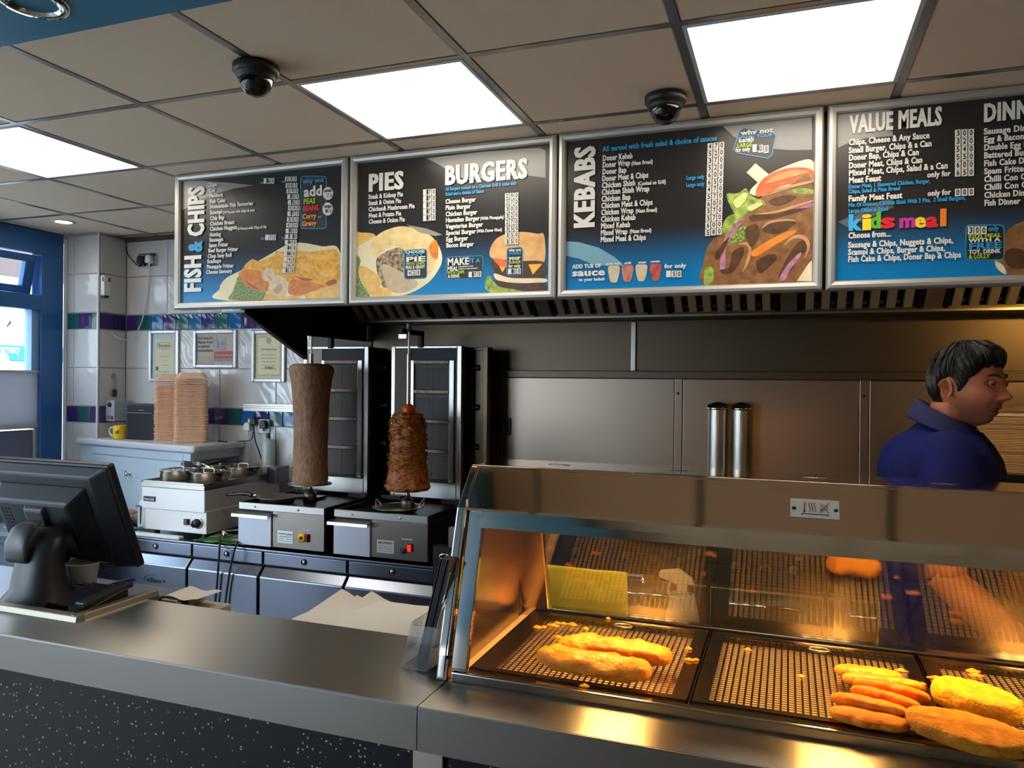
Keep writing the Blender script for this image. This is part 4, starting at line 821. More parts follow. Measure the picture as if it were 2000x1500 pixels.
# ================================================================== boxed cupboard with shelf
SHZ = 1.163
cp = thing('corner_cupboard', (-3.7, 3.65, 0), 'pale blue painted boxed cupboard with white shelf top in the corner', 'cupboard')
PB = M('pale_painted_wood', (196, 212, 224), .45, noise_=(5, (188, 204, 218), .6)); PBW = M('white_shelf_paint', (214, 216, 220), .35)
cyl_ = [(-4.30, 3.60), (-3.215, 3.43), (-3.19, 3.44), (-3.19, 3.86), (-4.165, 3.86), (-4.165, 3.65), (-4.30, 3.65)]
MB().prism([(p[0], p[1]) for p in [(-4.28, 3.622), (-3.215, 3.455), (-3.215, 3.858), (-4.164, 3.858), (-4.164, 3.648), (-4.28, 3.648)]], 'z', 1.072, SHZ-.04).build('carcass', PB, cp)
MB().prism([(-4.28, 3.622), (-3.29, 3.467), (-3.29, 3.845), (-4.164, 3.845), (-4.164, 3.648), (-4.28, 3.648)], 'z', FZ+.004, 1.072).build('lower_carcass', PB, cp); MB().prism([(-4.28, 3.622), (-3.48, 3.497), (-3.48, 3.845), (-4.164, 3.845), (-4.164, 3.648), (-4.28, 3.648)], 'z', 0, FZ+.004).build('base_carcass', PB, cp)
MB().prism([(-4.30, 3.60), (-3.21, 3.425), (-3.185, 3.43), (-3.178, 3.46), (-3.178, 3.858), (-4.164, 3.858), (-4.164, 3.648), (-4.30, 3.648)], 'z', SHZ-.04, SHZ).build('shelf_top', PBW, cp, bevel=.012, seg=3)
fdv = V((-3.215+4.28, 3.455-3.622, 0)); fL = fdv.length; fdv.normalize(); fnv = V((fdv.y, -fdv.x, 0))
def face_box(mb, s0, s1, z0, z1, d0, d1):
    o = V((-4.28, 3.622, 0)); p = [o+fdv*s+fnv*d+V((0, 0, z)) for z in (z0, z1) for d in (d1, d0) for s in (s0, s1)]
    return mb.add(p, [(0, 2, 3, 1), (4, 5, 7, 6), (0, 1, 5, 4), (2, 6, 7, 3), (0, 4, 6, 2), (1, 3, 7, 5)])
door = face_box(MB(), .13, fL-.085, FZ+.02, SHZ-.10, 0, .012).build('door', PB, cp, bevel=.002)
face_box(MB(), fL-.065, fL, 1.074, SHZ-.045, 0, .014).build('stile', PB, cp, bevel=.002)
face_box(MB(), .13, fL-.07, SHZ-.093, SHZ-.045, 0, .012).build('top_rail', PB, cp, bevel=.002)
o = V((-4.28, 3.622, 0))+fdv*.52+fnv*.012+V((0, 0, .965)); kb = MB().lathe([(.012, 0), (.006, .006), (.006, .015), (.013, .02), (.012, .027), (0, .03)], o, 14, tuple(fnv)).build('knob', CHROME, door)
for dz in (-.03,): MB().lathe([(.006, 0), (0, .003)], o+fdv*-.04+V((0, 0, .01)), 10, tuple(fnv)).build('keyhole', DARK, door)
# foam boxes stacked on the shelf
FOAM = M('foam_box', (250, 210, 178), .6, noise_=(20, (244, 200, 168), .5))
def foam_src(c, rot_, lab):
    a = .090; h = .028
    def ring(s, z, r=.018):
        pts = []
        for q, (sx_, sy_) in enumerate(((1, 1), (-1, 1), (-1, -1), (1, -1))):
            for k in range(3):
                an = math.pi/2*q+math.pi/4*k; pts.append(V((sx_*(s-r)+r*math.cos(an), sy_*(s-r)+r*math.sin(an), z)))
        return pts
    mb = MB().loft([ring(a, 0), ring(a+.004, .002), ring(a+.004, .0045), ring(a-.004, .0085), ring(a-.006, .0095)], smooth=False)
    o = mb.build('foam_box', FOAM); o.location = c; o.rotation_euler = (0, 0, rot_); return o
base_l, base_r = at(350, 857, 'z', SHZ), at(377, 857, 'z', SHZ)
st = [(V((-3.668, 3.755, SHZ)), .72, 36, 'left stack'), (V((-3.415, 3.660, SHZ)), .70, 37, 'right stack')]
src = None
for c, rz, n_, nm in st:
    ph = .0100
    for k in range(n_):
        if src is None: o = src = foam_src(c, rz, '')
        else: o = bpy.data.objects.new('foam_box', src.data); COL.objects.link(o)
        jit = random.uniform
        o.location = c+V((jit(-.0022, .0022), jit(-.0022, .0022), .0006+k*ph+(0 if k < n_-3 else .004*(k-n_+3)))); o.rotation_euler = (0, 0, rz+jit(-.02, .02))
        tag(o, 'peach foam box below the top in the %s of nested food boxes' % nm, 'food box', 'foam boxes in the '+nm)
    # the top box shows its domed lid
    def ring(s, z, r=.02):
        return [V((sx_*(s-r)+r*math.cos(math.pi/2*q+math.pi/4*k), sy_*(s-r)+r*math.sin(math.pi/2*q+math.pi/4*k), z)) for q, (sx_, sy_) in enumerate(((1, 1), (-1, 1), (-1, -1), (1, -1))) for k in range(3)]
    o = MB().loft([ring(.095, 0), ring(.096, .004), ring(.090, .008), ring(.070, .036), ring(.066, .038)], smooth=False).build('foam_box', FOAM)
    o.location = c+V((0, 0, .0006+n_*ph+.014)); o.rotation_euler = (0, 0, rz)
    tag(o, 'topmost peach foam box with its raised lid, %s on the corner shelf' % nm, 'food box', 'foam boxes in the '+nm)
# things on the shelf and on the walls around it
def W(px, py, ax='y', v=YB-.008): return at(px, py, ax, v)
p0, p1 = at(247, 857, 'y', 3.64), at(301, 790, 'y', 3.64)
t = thing('speaker', (p0.x+.1, 3.66, SHZ), 'black box speaker with a silver line on corner shelf beside foam boxes', 'speaker')
MB().box(p0.x, p1.x, 3.64, 3.78, SHZ+.001, p1.z).build('body', M('speaker_black', (20, 22, 34), .5), t, bevel=.005)
zz = at(270, 806, 'y', 3.64).z; MB().box(p0.x+.0, p1.x-.012, 3.634, 3.642, zz-.004, zz+.002).build('trim_line', CHROME, t)
MB().box(p0.x+.1, p0.x+.14, 3.636, 3.641, zz+.015, zz+.019).build('badge', ALU, t)
pm = at(241, 856, 'z', SHZ+.001); pm = V((-3.97, 3.64, SHZ+.001))
t = thing('mug', pm, 'yellow mug with a red stripe on shelf beside the black speaker', 'mug')
MUGY = M('yellow_glaze', (235, 200, 40), .2)
MB().lathe([(0, 0), (.036, 0), (.039, .006), (.039, .084), (.037, .086), (.035, .084), (.035, .01), (0, .008)], pm, 28).build('cup', MUGY, t)
MB().tube([pm+V((-.038, -.008, .07)), pm+V((-.062, -.014, .068)), pm+V((-.068, -.016, .045)), pm+V((-.055, -.012, .022)), pm+V((-.037, -.008, .018))], .0055, 8, spline=4).build('handle', M('cream_glaze', (226, 222, 206), .25), t)
MB().box(pm.x+.006, pm.x+.028, pm.y-.040, pm.y-.034, pm.z+.036, pm.z+.052, Matrix.Rotation(-.3, 3, 'Y')).build('stripe', M('mug_red', (190, 50, 30), .3), t)
# control box, key hook, router and cables on the right face of the pillar
PX = -4.164
a, b = at(206, 825, 'x', PX+.055), at(239, 782, 'x', PX+.055)
yc = 3.755
t = thing('control_box', (PX, yc, 1.3), 'pale grey control box with black dial and red switch on the pillar', 'control box')
z0, z1 = at(222, 823, 'y', yc-.05).z, at(222, 782, 'y', yc-.05).z
GREYB = M('pale_grey_enamel', (172, 180, 188), .45)
MB().box(PX, PX+.075, yc-.05, yc+.055, z0, z1).build('case', GREYB, t, bevel=.003)
for nm, dx, dz, r, m_ in (('dial', .05, .78, .014, BLACK), ('pilot_lamp', .05, .92, .005, ALU)): MB().lathe([(r, 0), (r*.8, .01), (0, .012)], (PX+dx-.012, yc-.05, z0+(z1-z0)*dz), 16, (0, -1, 0)).build(nm, m_, t)
MB().box(PX+.048, PX+.066, yc-.055, yc-.05, z0+.012, z0+.036).build('red_switch', RED, t); MB().box(PX+.01, PX+.035, yc-.053, yc-.05, z0+.012, z0+.036).build('label_plate', M('label_blue', (120, 140, 170), .5), t)
p = at(222, 735, 'x', PX); t = thing('key_hook', p, 'clear suction hook with a hanging dark key fob on the pillar', 'hook')
MB().lathe([(.022, 0), (.018, .004), (.006, .008), (0, .012)], p, 20, (1, 0, 0)).build('suction_cup', glass('clear_rubber', (.8, .8, .8), 1.5), t)
for k in range(4): MB().tube([p+V((.012, .007*math.cos(a_), -.02-.016*k+.009*math.sin(a_))) for a_ in [i*math.pi/5 for i in range(10)]], .0018, 5, True).build('ring', STEEL, t)
MB().box(p.x+.004, p.x+.018, p.y-.016, p.y+.016, p.z-.135, p.z-.085).build('key_fob', BLACK, t, bevel=.006); MB().box(p.x+.006, p.x+.010, p.y-.026, p.y-.016, p.z-.125, p.z-.09).build('key', STEEL, t)
p = at(210, 558, 'x', PX+.03); t = thing('router', (PX, p.y, p.z), 'slim white upright router box on the tiled pillar', 'router')
z0, z1 = at(210, 578, 'x', PX+.02).z, at(210, 539, 'x', PX+.02).z
MB().box(PX, PX+.035, p.y-.03, p.y+.022, z0, z1).build('case', WHITEP, t, bevel=.006); MB().box(PX+.035, PX+.0365, p.y+.002, p.y+.014, z1-.04, z1-.012).box(PX+.02, PX+.03, p.y-.0315, p.y-.03, z1-.04, z1-.01).build('slot', BLACK, t)
MB().box(PX+.0, PX+.03, p.y-.02, p.y+.012, z0-.012, z0).build('plug', BLACK, t)
rt = V((PX+.02, p.y-.005, z0-.01))
def socket(px, py, lab, plate, plugs, sw=.15, sh=.088, y=YB-.008, name='wall_socket'):
    c = at(px, py, 'y', y); t = thing(name, c, lab, 'socket')
    MB().box(c.x-sw/2, c.x+sw/2, y-.012, y, c.z-sh/2, c.z+sh/2).build('plate', plate, t, bevel=.003)
    for k in range(2): MB().box(c.x-.052+k*.09, c.x-.038+k*.09, y-.016, y-.012, c.z+.018, c.z+.034).build('rocker', plate if plate != ALU else BLACK, t)
    for k, m_ in plugs:
        q = thing('plug', (c.x+k, y-.014, c.z-.008), '', '') if False else None
    return t, c
def plug(c, dx, dz, m_, lab, y=YB-.020, r=.026):
    t = thing('plug', (c.x+dx, y, c.z+dz), lab, 'plug')
    MB().prism([(c.x+dx-r, c.z+dz-r*.8), (c.x+dx-r*.6, c.z+dz-r), (c.x+dx+r*.6, c.z+dz-r), (c.x+dx+r, c.z+dz-r*.8), (c.x+dx+r*.8, c.z+dz+r*.7), (c.x+dx+r*.3, c.z+dz+r), (c.x+dx-r*.3, c.z+dz+r), (c.x+dx-r*.8, c.z+dz+r*.7)], 'y', y-.034, y).build('body', m_, t, bevel=.006)
    MB().cyl((c.x+dx, y-.017, c.z+dz-r), .006, .014, (0, 0, -1), 10).build('cable_grip', m_, t)
    return V((c.x+dx, y-.017, c.z+dz-r-.012))
s1, c1 = socket(290, 508, 'chrome double wall socket near the ceiling above the blue tile border', CHROME, ())
qa = plug(c1, -.035, -.002, BLACK, 'black plug in the high chrome socket near the ceiling'); qb = plug(c1, .036, .0, WHITEP, 'white plug in the high chrome socket near the ceiling')
CABB = M('black_cable', (18, 18, 20), .5); CABW = M('white_cable', (205, 205, 205), .45)
def cable(pts, r, m_, lab, spline=6): return tag(MB().tube(pts, r, 7, spline=spline).build('cable', m_), lab, 'cable')
cable([at(229, 458, 'y', YB-.015), at(243, 478, 'y', YB-.015), at(250, 497, 'y', YB-.02), at(262, 512, 'y', YB-.03), at(270, 519, 'y', YB-.035), qa], .0035, CABB, 'black cable from the ceiling to the high chrome socket')
cable([qb, at(292, 535, 'y', YB-.02), at(284, 600, 'y', YB-.02), at(272, 640, 'y', YB-.03), at(255, 660, 'y', YB-.05), at(236, 662, 'y', 3.75), at(216, 648, 'y', 3.74), at(205, 622, 'y', 3.735), at(206, 590, 'y', 3.735), rt], .0035, CABW, 'white cable looping from the router to the high chrome socket')
s2, c2 = socket(507, 832, 'white double socket block on the lower tile border above bain marie', WHITEP, (), .16, .085)
pa = plug(c2, -.02, .03, BLACK, 'black plug in upper half of the white socket block', YB-.02, .024); pb = plug(c2, .055, .012, M('navy_plastic', (30, 32, 50), .4), 'dark navy adaptor plug at right of the white socket block', YB-.02, .026); pc = plug(c2, -.065, -.004, WHITEP, 'white plug at left of the white socket block')
s3, c3 = socket(414, 890, 'white double socket beside the corner cupboard, below shelf level', WHITEP, (), .16, .09, 3.858)
pd = plug(c3, -.045, -.012, WHITEP, 'white plug in the low socket beside the corner cupboard', 3.845); pe = plug(c3, .035, -.002, BLACK, 'black plug in the low socket beside the corner cupboard', 3.845)
cable([pa, pa+V((0, -.01, -.05)), at(488, 860, 'y', 3.82), at(465, 862, 'y', 3.82), at(440, 866, 'y', 3.78), at(428, 862, 'y', 3.74), V((-3.2, 3.72, SHZ+.004)), V((-3.3, 3.76, SHZ+.004))], .003, CABB, 'thin black cable from the white socket block to the shelf')
cable([pc, pc+V((.0, 0, -.1)), pc+V((-.005, .01, -.25)), pc+V((0, .01, -.38))], .004, CABW, 'white cable hanging straight down from the white socket block')
cable([pa+V((.004, -.004, 0)), pa+V((.02, -.01, -.08)), pa+V((.05, 0, -.17)), pa+V((.07, .01, -.24))], .004, CABB, 'black cable hanging down from the white socket block')
cable([pc+V((.012, 0, 0)), pc+V((.02, .0, -.1)), pc+V((.07, .0, -.22)), pc+V((.11, .01, -.30)), pc+V((.115, .01, -.40))], .003, CABW, 'second white cable curving down beside the black one at the socket block')
cable([pe, pe+V((.002, -.005, -.06)), pe+V((.0, .0, -.16))], .0035, CABB, 'black cable below the low socket beside cupboard'); cable([pd, pd+V((-.002, -.005, -.06)), pd+V((.0, .0, -.16))], .0035, CABW, 'white cable below the low socket beside cupboard')
# framed certificates
PAPER = M('certificate_paper', (214, 206, 176), .6, noise_=(14, (206, 198, 166), .5)); NEWS = M('newsprint', (186, 176, 162), .6, noise_=(60, (176, 166, 152), .5)); PHB = M('print_pale_blue', (176, 192, 200), .5)
FRM = M('frame_silver', (200, 200, 204), .3, .5)
def framed(c, lab):
    ps = [at(x, y, 'y', YB-.02) for x, y in c]; x0, z1 = ps[0].x, ps[0].z; x1, z0 = ps[1].x, ps[1].z
    t = thing('framed_certificate', ((x0+x1)/2, YB-.01, z0), lab, 'picture frame', 'framed certificates on the tiled wall'); y = YB-.008; f = .024
    for a in ((x0, x0+f, z0, z1), (x1-f, x1, z0, z1), (x0+f, x1-f, z1-f, z1), (x0+f, x1-f, z0, z0+f)): MB().box(a[0], a[1], y-.016, y, a[2], a[3]).build('frame_bar', FRM, t, bevel=.006)
    return t, x0+f, x1-f, z0+f, z1-f, y
def line(t, s_, xa, xb, z, y, cap, m_=None, b=.0): text(s_, (xa, y-.0018, z), (xb, y-.0018, z), (0, 0, 1), cap, m_ or PBK, t, b)
INK = M('faded_ink', (70, 66, 62), .6)
t, xa, xb, za, zb2, y = framed(((290, 645), (348, 746)), 'narrow framed certificate with blue border, left of three above the foam boxes')
MB().box(xa, xb, y-.002, y, za, zb2).build('mount', PHB, t); MB().box(xa+.025, xb-.025, y-.003, y-.002, za+.03, zb2-.03).build('certificate', PAPER, t)
y -= .002; w_ = xb-xa; line(t, 'Energise', xa+.28*w_, xb-.28*w_, zb2-.085, y, .018, b=.02)
MB().tube([V((xa+w_*(.5+.30*math.cos(a_)), y-.0015, zb2-.078+.022*math.sin(a_))) for a_ in [i*math.pi*2/16 for i in range(16)]], .0012, 4, True).build('logo_ring', INK, t)
for s_, k, q in (('Certificate', .15, .33), ('Of', .178, .46), ('Training', .208, .36), ('Basic Hygiene', .25, .28), ('has attended the course', .285, .25), ('and has reached the standard', .30, .22), ('approved trainer', .33, .35)): line(t, s_, xa+q*w_, xb-q*w_, zb2-k, y, .007, INK)
MB().box(xa+.03, xa+.055, y-.0015, y-.001, za+.05, za+.075).build('stamp', M('stamp_red', (140, 80, 70), .6), t)
t, xa, xb, za, zb2, y = framed(((377, 645), (461, 719)), 'framed newspaper cutting, middle of three above the foam boxes')
w_ = xb-xa; MB().box(xa, xb, y-.002, y, za, zb2).build('newspaper', NEWS, t)
y -= .002
for k, s_ in enumerate(('Gold award for', 'Master fryer', 'in national', 'competition')): line(t, s_, xa+.01, xa+w_*(.44 if k != 2 else .34), zb2-.035-.026*k, y, .018, b=.03)
for k in range(9): line(t, 'The owner said it was the best night', xa+.01, xa+w_*.44, zb2-.15-.011*k, y, .004, INK)
MB().box(xa+w_*.47, xa+w_*.78, y-.0015, y, zb2-.105, zb2-.02).build('photo', M('news_photo', (110, 112, 118), .6, noise_=(30, (186, 188, 190), .5)), t)
MB().box(xa+w_*.47, xb-.006, y-.0015, y, zb2-.155, zb2-.112).build('red_panel', M('news_red', (176, 84, 84), .6), t); line(t, 'ONLY THIS WEEK WE', xa+w_*.5, xb-.012, zb2-.142, y-.001, .012, PW)
MB().box(xa+w_*.47, xb-.006, y-.0015, y, za+.01, zb2-.158).build('grey_panel', M('news_grey', (140, 134, 142), .6), t); line(t, 'WE PAY YOUR VAT !', xa+w_*.49, xb-.008, zb2-.196, y-.001, .022, PW, .02)
t, xa, xb, za, zb2, y = framed(((491, 645), (556, 747)), 'narrow framed cream certificate, right of three beside the hood')
w_ = xb-xa; MB().box(xa, xb, y-.002, y, za, zb2).build('certificate', PAPER, t); MB().box(xa+.012, xb-.012, y-.003, y-.002, za+.014, zb2-.014).build('border_print', M('cert_border', (190, 182, 140), .6), t); MB().box(xa+.02, xb-.02, y-.004, y-.003, za+.024, zb2-.024).build('certificate_sheet', M('cert_cream', (222, 214, 178), .6), t)
y -= .003
MB().lathe([(.02, 0), (.018, .001), (0, .001)], (xa+w_*.5, y-.001, zb2-.04), 16, (0, -1, 0)).build('seal', M('cert_seal', (176, 172, 150), .5), t)
line(t, 'The Master Fryer', xa+w_*.22, xb-w_*.2, zb2-.10, y, .012, INK)
for k, s_ in enumerate(('This is to certify that the named', 'holder has completed the course', 'of instruction in frying of fish', 'and chips to the satisfaction', 'of the examining board')): line(t, s_, xa+w_*.24, xb-w_*.24, zb2-.13-.022*k, y, .006, INK)
line(t, 'FRYMAX', xa+w_*.36, xb-w_*.34, za+.06, y, .013, INK, .03)
# bottles: a clear green-capped bottle in front of the tiles, its twin beside it
BOT = M('cloudy_bottle', (206, 210, 208), .25, alpha=.8)
for px, lab, capm in ((523, 'cloudy plastic bottle with green cap behind the bain marie', M('green_cap', (20, 110, 70), .4)), ):
    p = at(px, 915, 'y', 3.84-.03); t = thing('bottle', (p.x, 3.81, 1.0), lab, 'bottle'); zt2 = at(px, 846, 'y', 3.81).z; zs = at(px, 858, 'y', 3.81).z
    zlo = z_b = FZ
    MB().lathe([(0, zlo), (.038, zlo), (.040, zlo+.01), (.040, zs-.03), (.03, zs-.005), (.014, zs), (.013, zs+.012), (0, zs+.012)], (p.x, 3.815, 0), 20).build('body', BOT, t)
    MB().lathe([(.015, zs+.008), (.014, zt2), (0, zt2)], (p.x, 3.81, 0), 16).build('cap', capm, t)
# white flask beside the bain marie, teal cloth, green-white bag, knife with cables
c = at(268, 1030, 'z', FZ+.002); c = V((-3.385, 3.30, FZ+.001)); t = thing('kettle', c, 'white upright jug kettle left of the bain marie', 'kettle')
MB().lathe([(0, 0), (.05, 0), (.053, .01), (.048, .12), (.044, .15), (.03, .165), (0, .17)], c, 24).build('body', WHITEP, t); MB().box(c.x-.004, c.x+.004, c.y-.053, c.y-.046, c.z+.03, c.z+.125).build('level_window', M('kettle_window', (60, 66, 70), .2), t); MB().box(c.x-.03, c.x+.03, c.y-.056, c.y-.04, c.z+.125, c.z+.132).build('lid_line', M('kettle_line', (90, 96, 100), .4), t)
def cloth(name, c, sx_, sy_, m_, lab, cat, h=.012, seed=1, nx=24, ny=16, rz=0, kind=None):
    c = V(c); vs_, fs = [], []
    for j in range(ny+1):
        for i in range(nx+1):
            u, v_ = i/nx-.5, j/ny-.5; x_, y_ = u*sx_*(1+.1*noise.noise(V((v_*4, seed, 0)))), v_*sy_*(1+.15*noise.noise(V((u*5, seed+4, 0))))
            z_ = h*(.6+noise.noise(V((u*6+seed, v_*6, seed)))+.4*noise.noise(V((u*15+seed, v_*15, 2))))
            vs_.append(V((c.x+x_*math.cos(rz)-y_*math.sin(rz), c.y+x_*math.sin(rz)+y_*math.cos(rz), c.z+max(.001, z_))))
    for j in range(ny):
        for i in range(nx): a = j*(nx+1)+i; fs.append((a, a+1, a+nx+2, a+nx+1))
    o = MB().add(vs_, fs, True).build(name, m_); s_ = o.modifiers.new('s', 'SOLIDIFY'); s_.thickness = .002; s_.offset = 1
    return tag(o, lab, cat, kind=kind)
cloth('cloth', (-3.40, 3.17, FZ), .14, .10, M('teal_cloth', (40, 130, 130), .8), 'crumpled teal cloth on fridge top left of the bain marie', 'cloth', .025, 3)
bag = cloth('plastic_bag', (-2.70, 3.19, FZ), .36, .16, M('bag_white_green', (60, 120, 50), .35, noise_=(9, (205, 208, 190), .12)), 'green and white plastic bag lying between bain marie and left grill', 'bag', .012, 8)
# low white tray lids under the bain marie front
t = thing('slicer_lid', (-3.2, 3.13, FZ), 'flat white plastic lid on the fridge top below the bain marie', 'lid')
MB().box(-3.40, -2.98, 3.108, 3.145, FZ+.001, FZ+.016).build('lid_plate', WHITEP, t, bevel=.003); MB().box(-3.40, -3.33, 3.104, 3.107, FZ+.003, FZ+.012).build('lid_label', M('lid_grey', (150, 150, 150), .5), t)
ka, kb_ = at(434, 1044, 'y', 3.11), at(467, 1028, 'y', 3.19)
t = thing('kebab_knife', ka, 'steel electric kebab knife handle on the bag beside left grill', 'knife'); ka.z = max(ka.z, FZ+.035); kb_.z = FZ+.05
MB().tube([ka, ka.lerp(kb_, .1), kb_], [.018, .021, .021], 16).build('handle', CHROME, t); d = (kb_-ka).normalized()
for k in range(3): MB().box(ka.x+.04+.012*k, ka.x+.046+.012*k, ka.y-.015, ka.y-.012, ka.z-.002, ka.z+.012).build('switch', BLACK, t)
q = ka+V((-.012, -.008, -.01))
cable([q, at(429, 1060, 'y', 3.085), at(428, 1085, 'y', 3.05), at(424, 1140, 'y', 3.05), at(419, 1192, 'y', 3.05), at(415, 1260, 'y', 3.05), at(412, 1400, 'y', 3.05)], .0055, CABB, 'left black cable hanging down the fridge doors from kebab knife')
cable([V((-2.60, 3.12, FZ+.01)), at(464, 1060, 'y', 3.085), at(455, 1085, 'y', 3.05), at(445, 1140, 'y', 3.05), at(439, 1192, 'y', 3.05), at(436, 1260, 'y', 3.05), at(434, 1400, 'y', 3.05)], .0055, CABB, 'right black cable hanging down the fridge doors beside left grill')
# ---- cladding items: socket and steel tube dispensers
s4, c4 = socket(973, 832, 'black double wall socket on steel cladding beside the right grill', BLACK, (), .15, .09, YB-.017)
pf = plug(c4, .03, -.004, M('plug_black', (26, 26, 28), .45), 'black plug in the black socket on steel cladding', YB-.03)
plug(c4, -.045, -.004, MATS['plug_black'], 'second black plug, left in the black socket on cladding', YB-.03)
cable([pf, pf+V((.0, -.004, -.06)), pf+V((.006, 0, -.2)), pf+V((.0, 0, -.4))], .004, CABB, 'black cable hanging from the black socket on cladding')
cable([pf+V((-.075, 0, 0)), pf+V((-.08, -.004, -.08)), pf+V((-.095, 0, -.25)), pf+V((-.11, 0, -.4))], .004, CABB, 'second black cable hanging left below the black socket on cladding')
for x, lab in ((-.318, 'brushed steel tube dispenser with black cap, left of the pair on cladding'), (-.208, 'brushed steel tube dispenser with black cap, right of the pair on cladding')):
    t = thing('tube_dispenser', (x, 3.775, 1.0), lab, 'dispenser', 'steel tube dispensers')
    MB().cyl((x, 3.775, 1.0), .044, .435, seg=36).build('tube', M('tube_steel', (170, 164, 158), .28, 1, bump=(300, .25), stretch=(1, 1, .02)), t)
    MB().lathe([(.045, 1.425), (.047, 1.43), (.046, 1.44), (.044, 1.441)], (x, 3.775, 0), 36).build('collar', CHROME, t)
    MB().lathe([(.050, 1.440), (.048, 1.448), (.01, 1.462), (0, 1.463)], (x, 3.775, 0), 32).build('cap', BLACK, t)
    MB().box(x-.02, x+.02, 3.81, YB-.016, 1.2, 1.3).build('bracket', STEEL_BLACK, t)
# ================================================================== front counter
CY0, CZ, CX1 = 1.247, .95, 1.6
ct = thing('serving_counter', (-.8, 1.45, 0), 'stainless topped serving counter with speckled black front', 'counter')
def speckle():
    m = M('speckled_laminate', (18, 20, 30), .3, spec=.25); nt = m.node_tree; n = nt.nodes; L = nt.links
    tc = n.new('ShaderNodeTexCoord'); v = n.new('ShaderNodeTexVoronoi'); v.inputs['Scale'].default_value = 92; v.inputs['Randomness'].default_value = 1
    nz = n.new('ShaderNodeTexNoise'); nz.inputs['Scale'].default_value = 60; mx = n.new('ShaderNodeMixRGB'); mx.inputs[0].default_value = .012
    r = n.new('ShaderNodeValToRGB'); r.color_ramp.elements[0].position = .20; r.color_ramp.elements[1].position = .24
    r.color_ramp.elements[0].color = (1, 1, 1, 1); r.color_ramp.elements[1].color = (0, 0, 0, 1)
    s = n.new('ShaderNodeSeparateColor'); g_ = n.new('ShaderNodeMath'); g_.operation = 'GREATER_THAN'; g_.inputs[1].default_value = .62
    mu = n.new('ShaderNodeMath'); mu.operation = 'MULTIPLY'; mx2 = n.new('ShaderNodeMixRGB')
    mx2.inputs[1].default_value = lin((10, 11, 18)); mx2.inputs[2].default_value = lin((150, 156, 160))
    L.new(tc.outputs['Object'], nz.inputs[0]); L.new(tc.outputs['Object'], mx.inputs[1]); L.new(nz.outputs[1], mx.inputs[2]); L.new(mx.outputs[0], v.inputs[0])
    L.new(v.outputs['Distance'], r.inputs[0]); L.new(v.outputs['Color'], s.inputs[0]); L.new(s.outputs[0], g_.inputs[0])
    L.new(r.outputs[0], mu.inputs[0]); L.new(g_.outputs[0], mu.inputs[1]); L.new(mu.outputs[0], mx2.inputs[0]); L.new(mx2.outputs[0], n['Principled BSDF'].inputs['Base Color']); return m
SPK = speckle()
JX = -.636
LIPM = M('dimmed_edge_steel', (126, 121, 116), .36, 1, bump=(90, .03), stretch=(1, 40, 40))  # same steel as the worktop, colour darkened to dim its floor reflection
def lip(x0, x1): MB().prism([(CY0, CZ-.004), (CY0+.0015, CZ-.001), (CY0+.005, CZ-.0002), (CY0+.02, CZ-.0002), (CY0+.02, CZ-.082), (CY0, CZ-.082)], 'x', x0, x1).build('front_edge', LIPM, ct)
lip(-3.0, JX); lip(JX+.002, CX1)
MB().box(-1.66, JX, CY0+.003, 1.585, CZ-.0195, CZ).box(-3.0, -1.66, CY0+.003, 1.375, CZ-.0195, CZ).build('worktop', STEEL_TOP, ct, uv=(1, 0))
MB().box(JX+.002, CX1, CY0+.003, 1.90, CZ-.0195, CZ).build('worktop', STEEL_TOP, ct, uv=(1, 0))
# beveled upstand round the till recess
MB().prism([(1.368, CZ), (1.372, CZ+.014), (1.392, CZ+.016), (1.398, CZ-.02), (1.37, CZ-.02)], 'x', -3.0, -1.628).prism([(-1.628, CZ), (-1.634, CZ+.014), (-1.652, CZ+.016), (-1.662, CZ-.02), (-1.63, CZ-.02)], 'y', 1.374, 1.63).build('recess_edging', M('edging_steel', (150, 142, 128), .42, 1), ct, bevel=.002)
MB().box(-3.0, -1.662, 1.396, 1.75, CZ-.034, CZ-.018).build('till_shelf', STEEL_FRIDGE, ct)
MB().box(-1.66, -1.50, 1.586, 1.79, CZ-.115, CZ-.1005).build('side_shelf', STEEL, ct)
MB().box(-3.0, -.665, CY0+.05, CY0+.07, .12, CZ-.02).box(-.60, CX1, CY0+.05, CY0+.07, .12, CZ-.02).build('front_panel', SPK, ct)
MB().box(-.664, -.601, CY0+.04, CY0+.07, 0, CZ-.08).build('joint_strip', STEEL, ct, bevel=.002)
MB().box(-3.0, CX1, CY0+.09, CY0+.11, 0, .12).build('plinth', BLACK, ct)
MB().box(-3.0, -.7, 1.50, 1.56, 0, CZ-.035).box(-.55, CX1, 1.82, 1.86, 0, CZ-.021).build('rear_support', STEEL_DARK, ct)
MB().box(-1.16, -.64, 1.56, 1.86, CZ-.05, CZ-.032).build('packing_shelf', STEEL, ct, bevel=.002)
MB().box(-.55, CX1, 1.87, 1.985, .80, .82).build('rear_shelf', STEEL_DARK, ct)
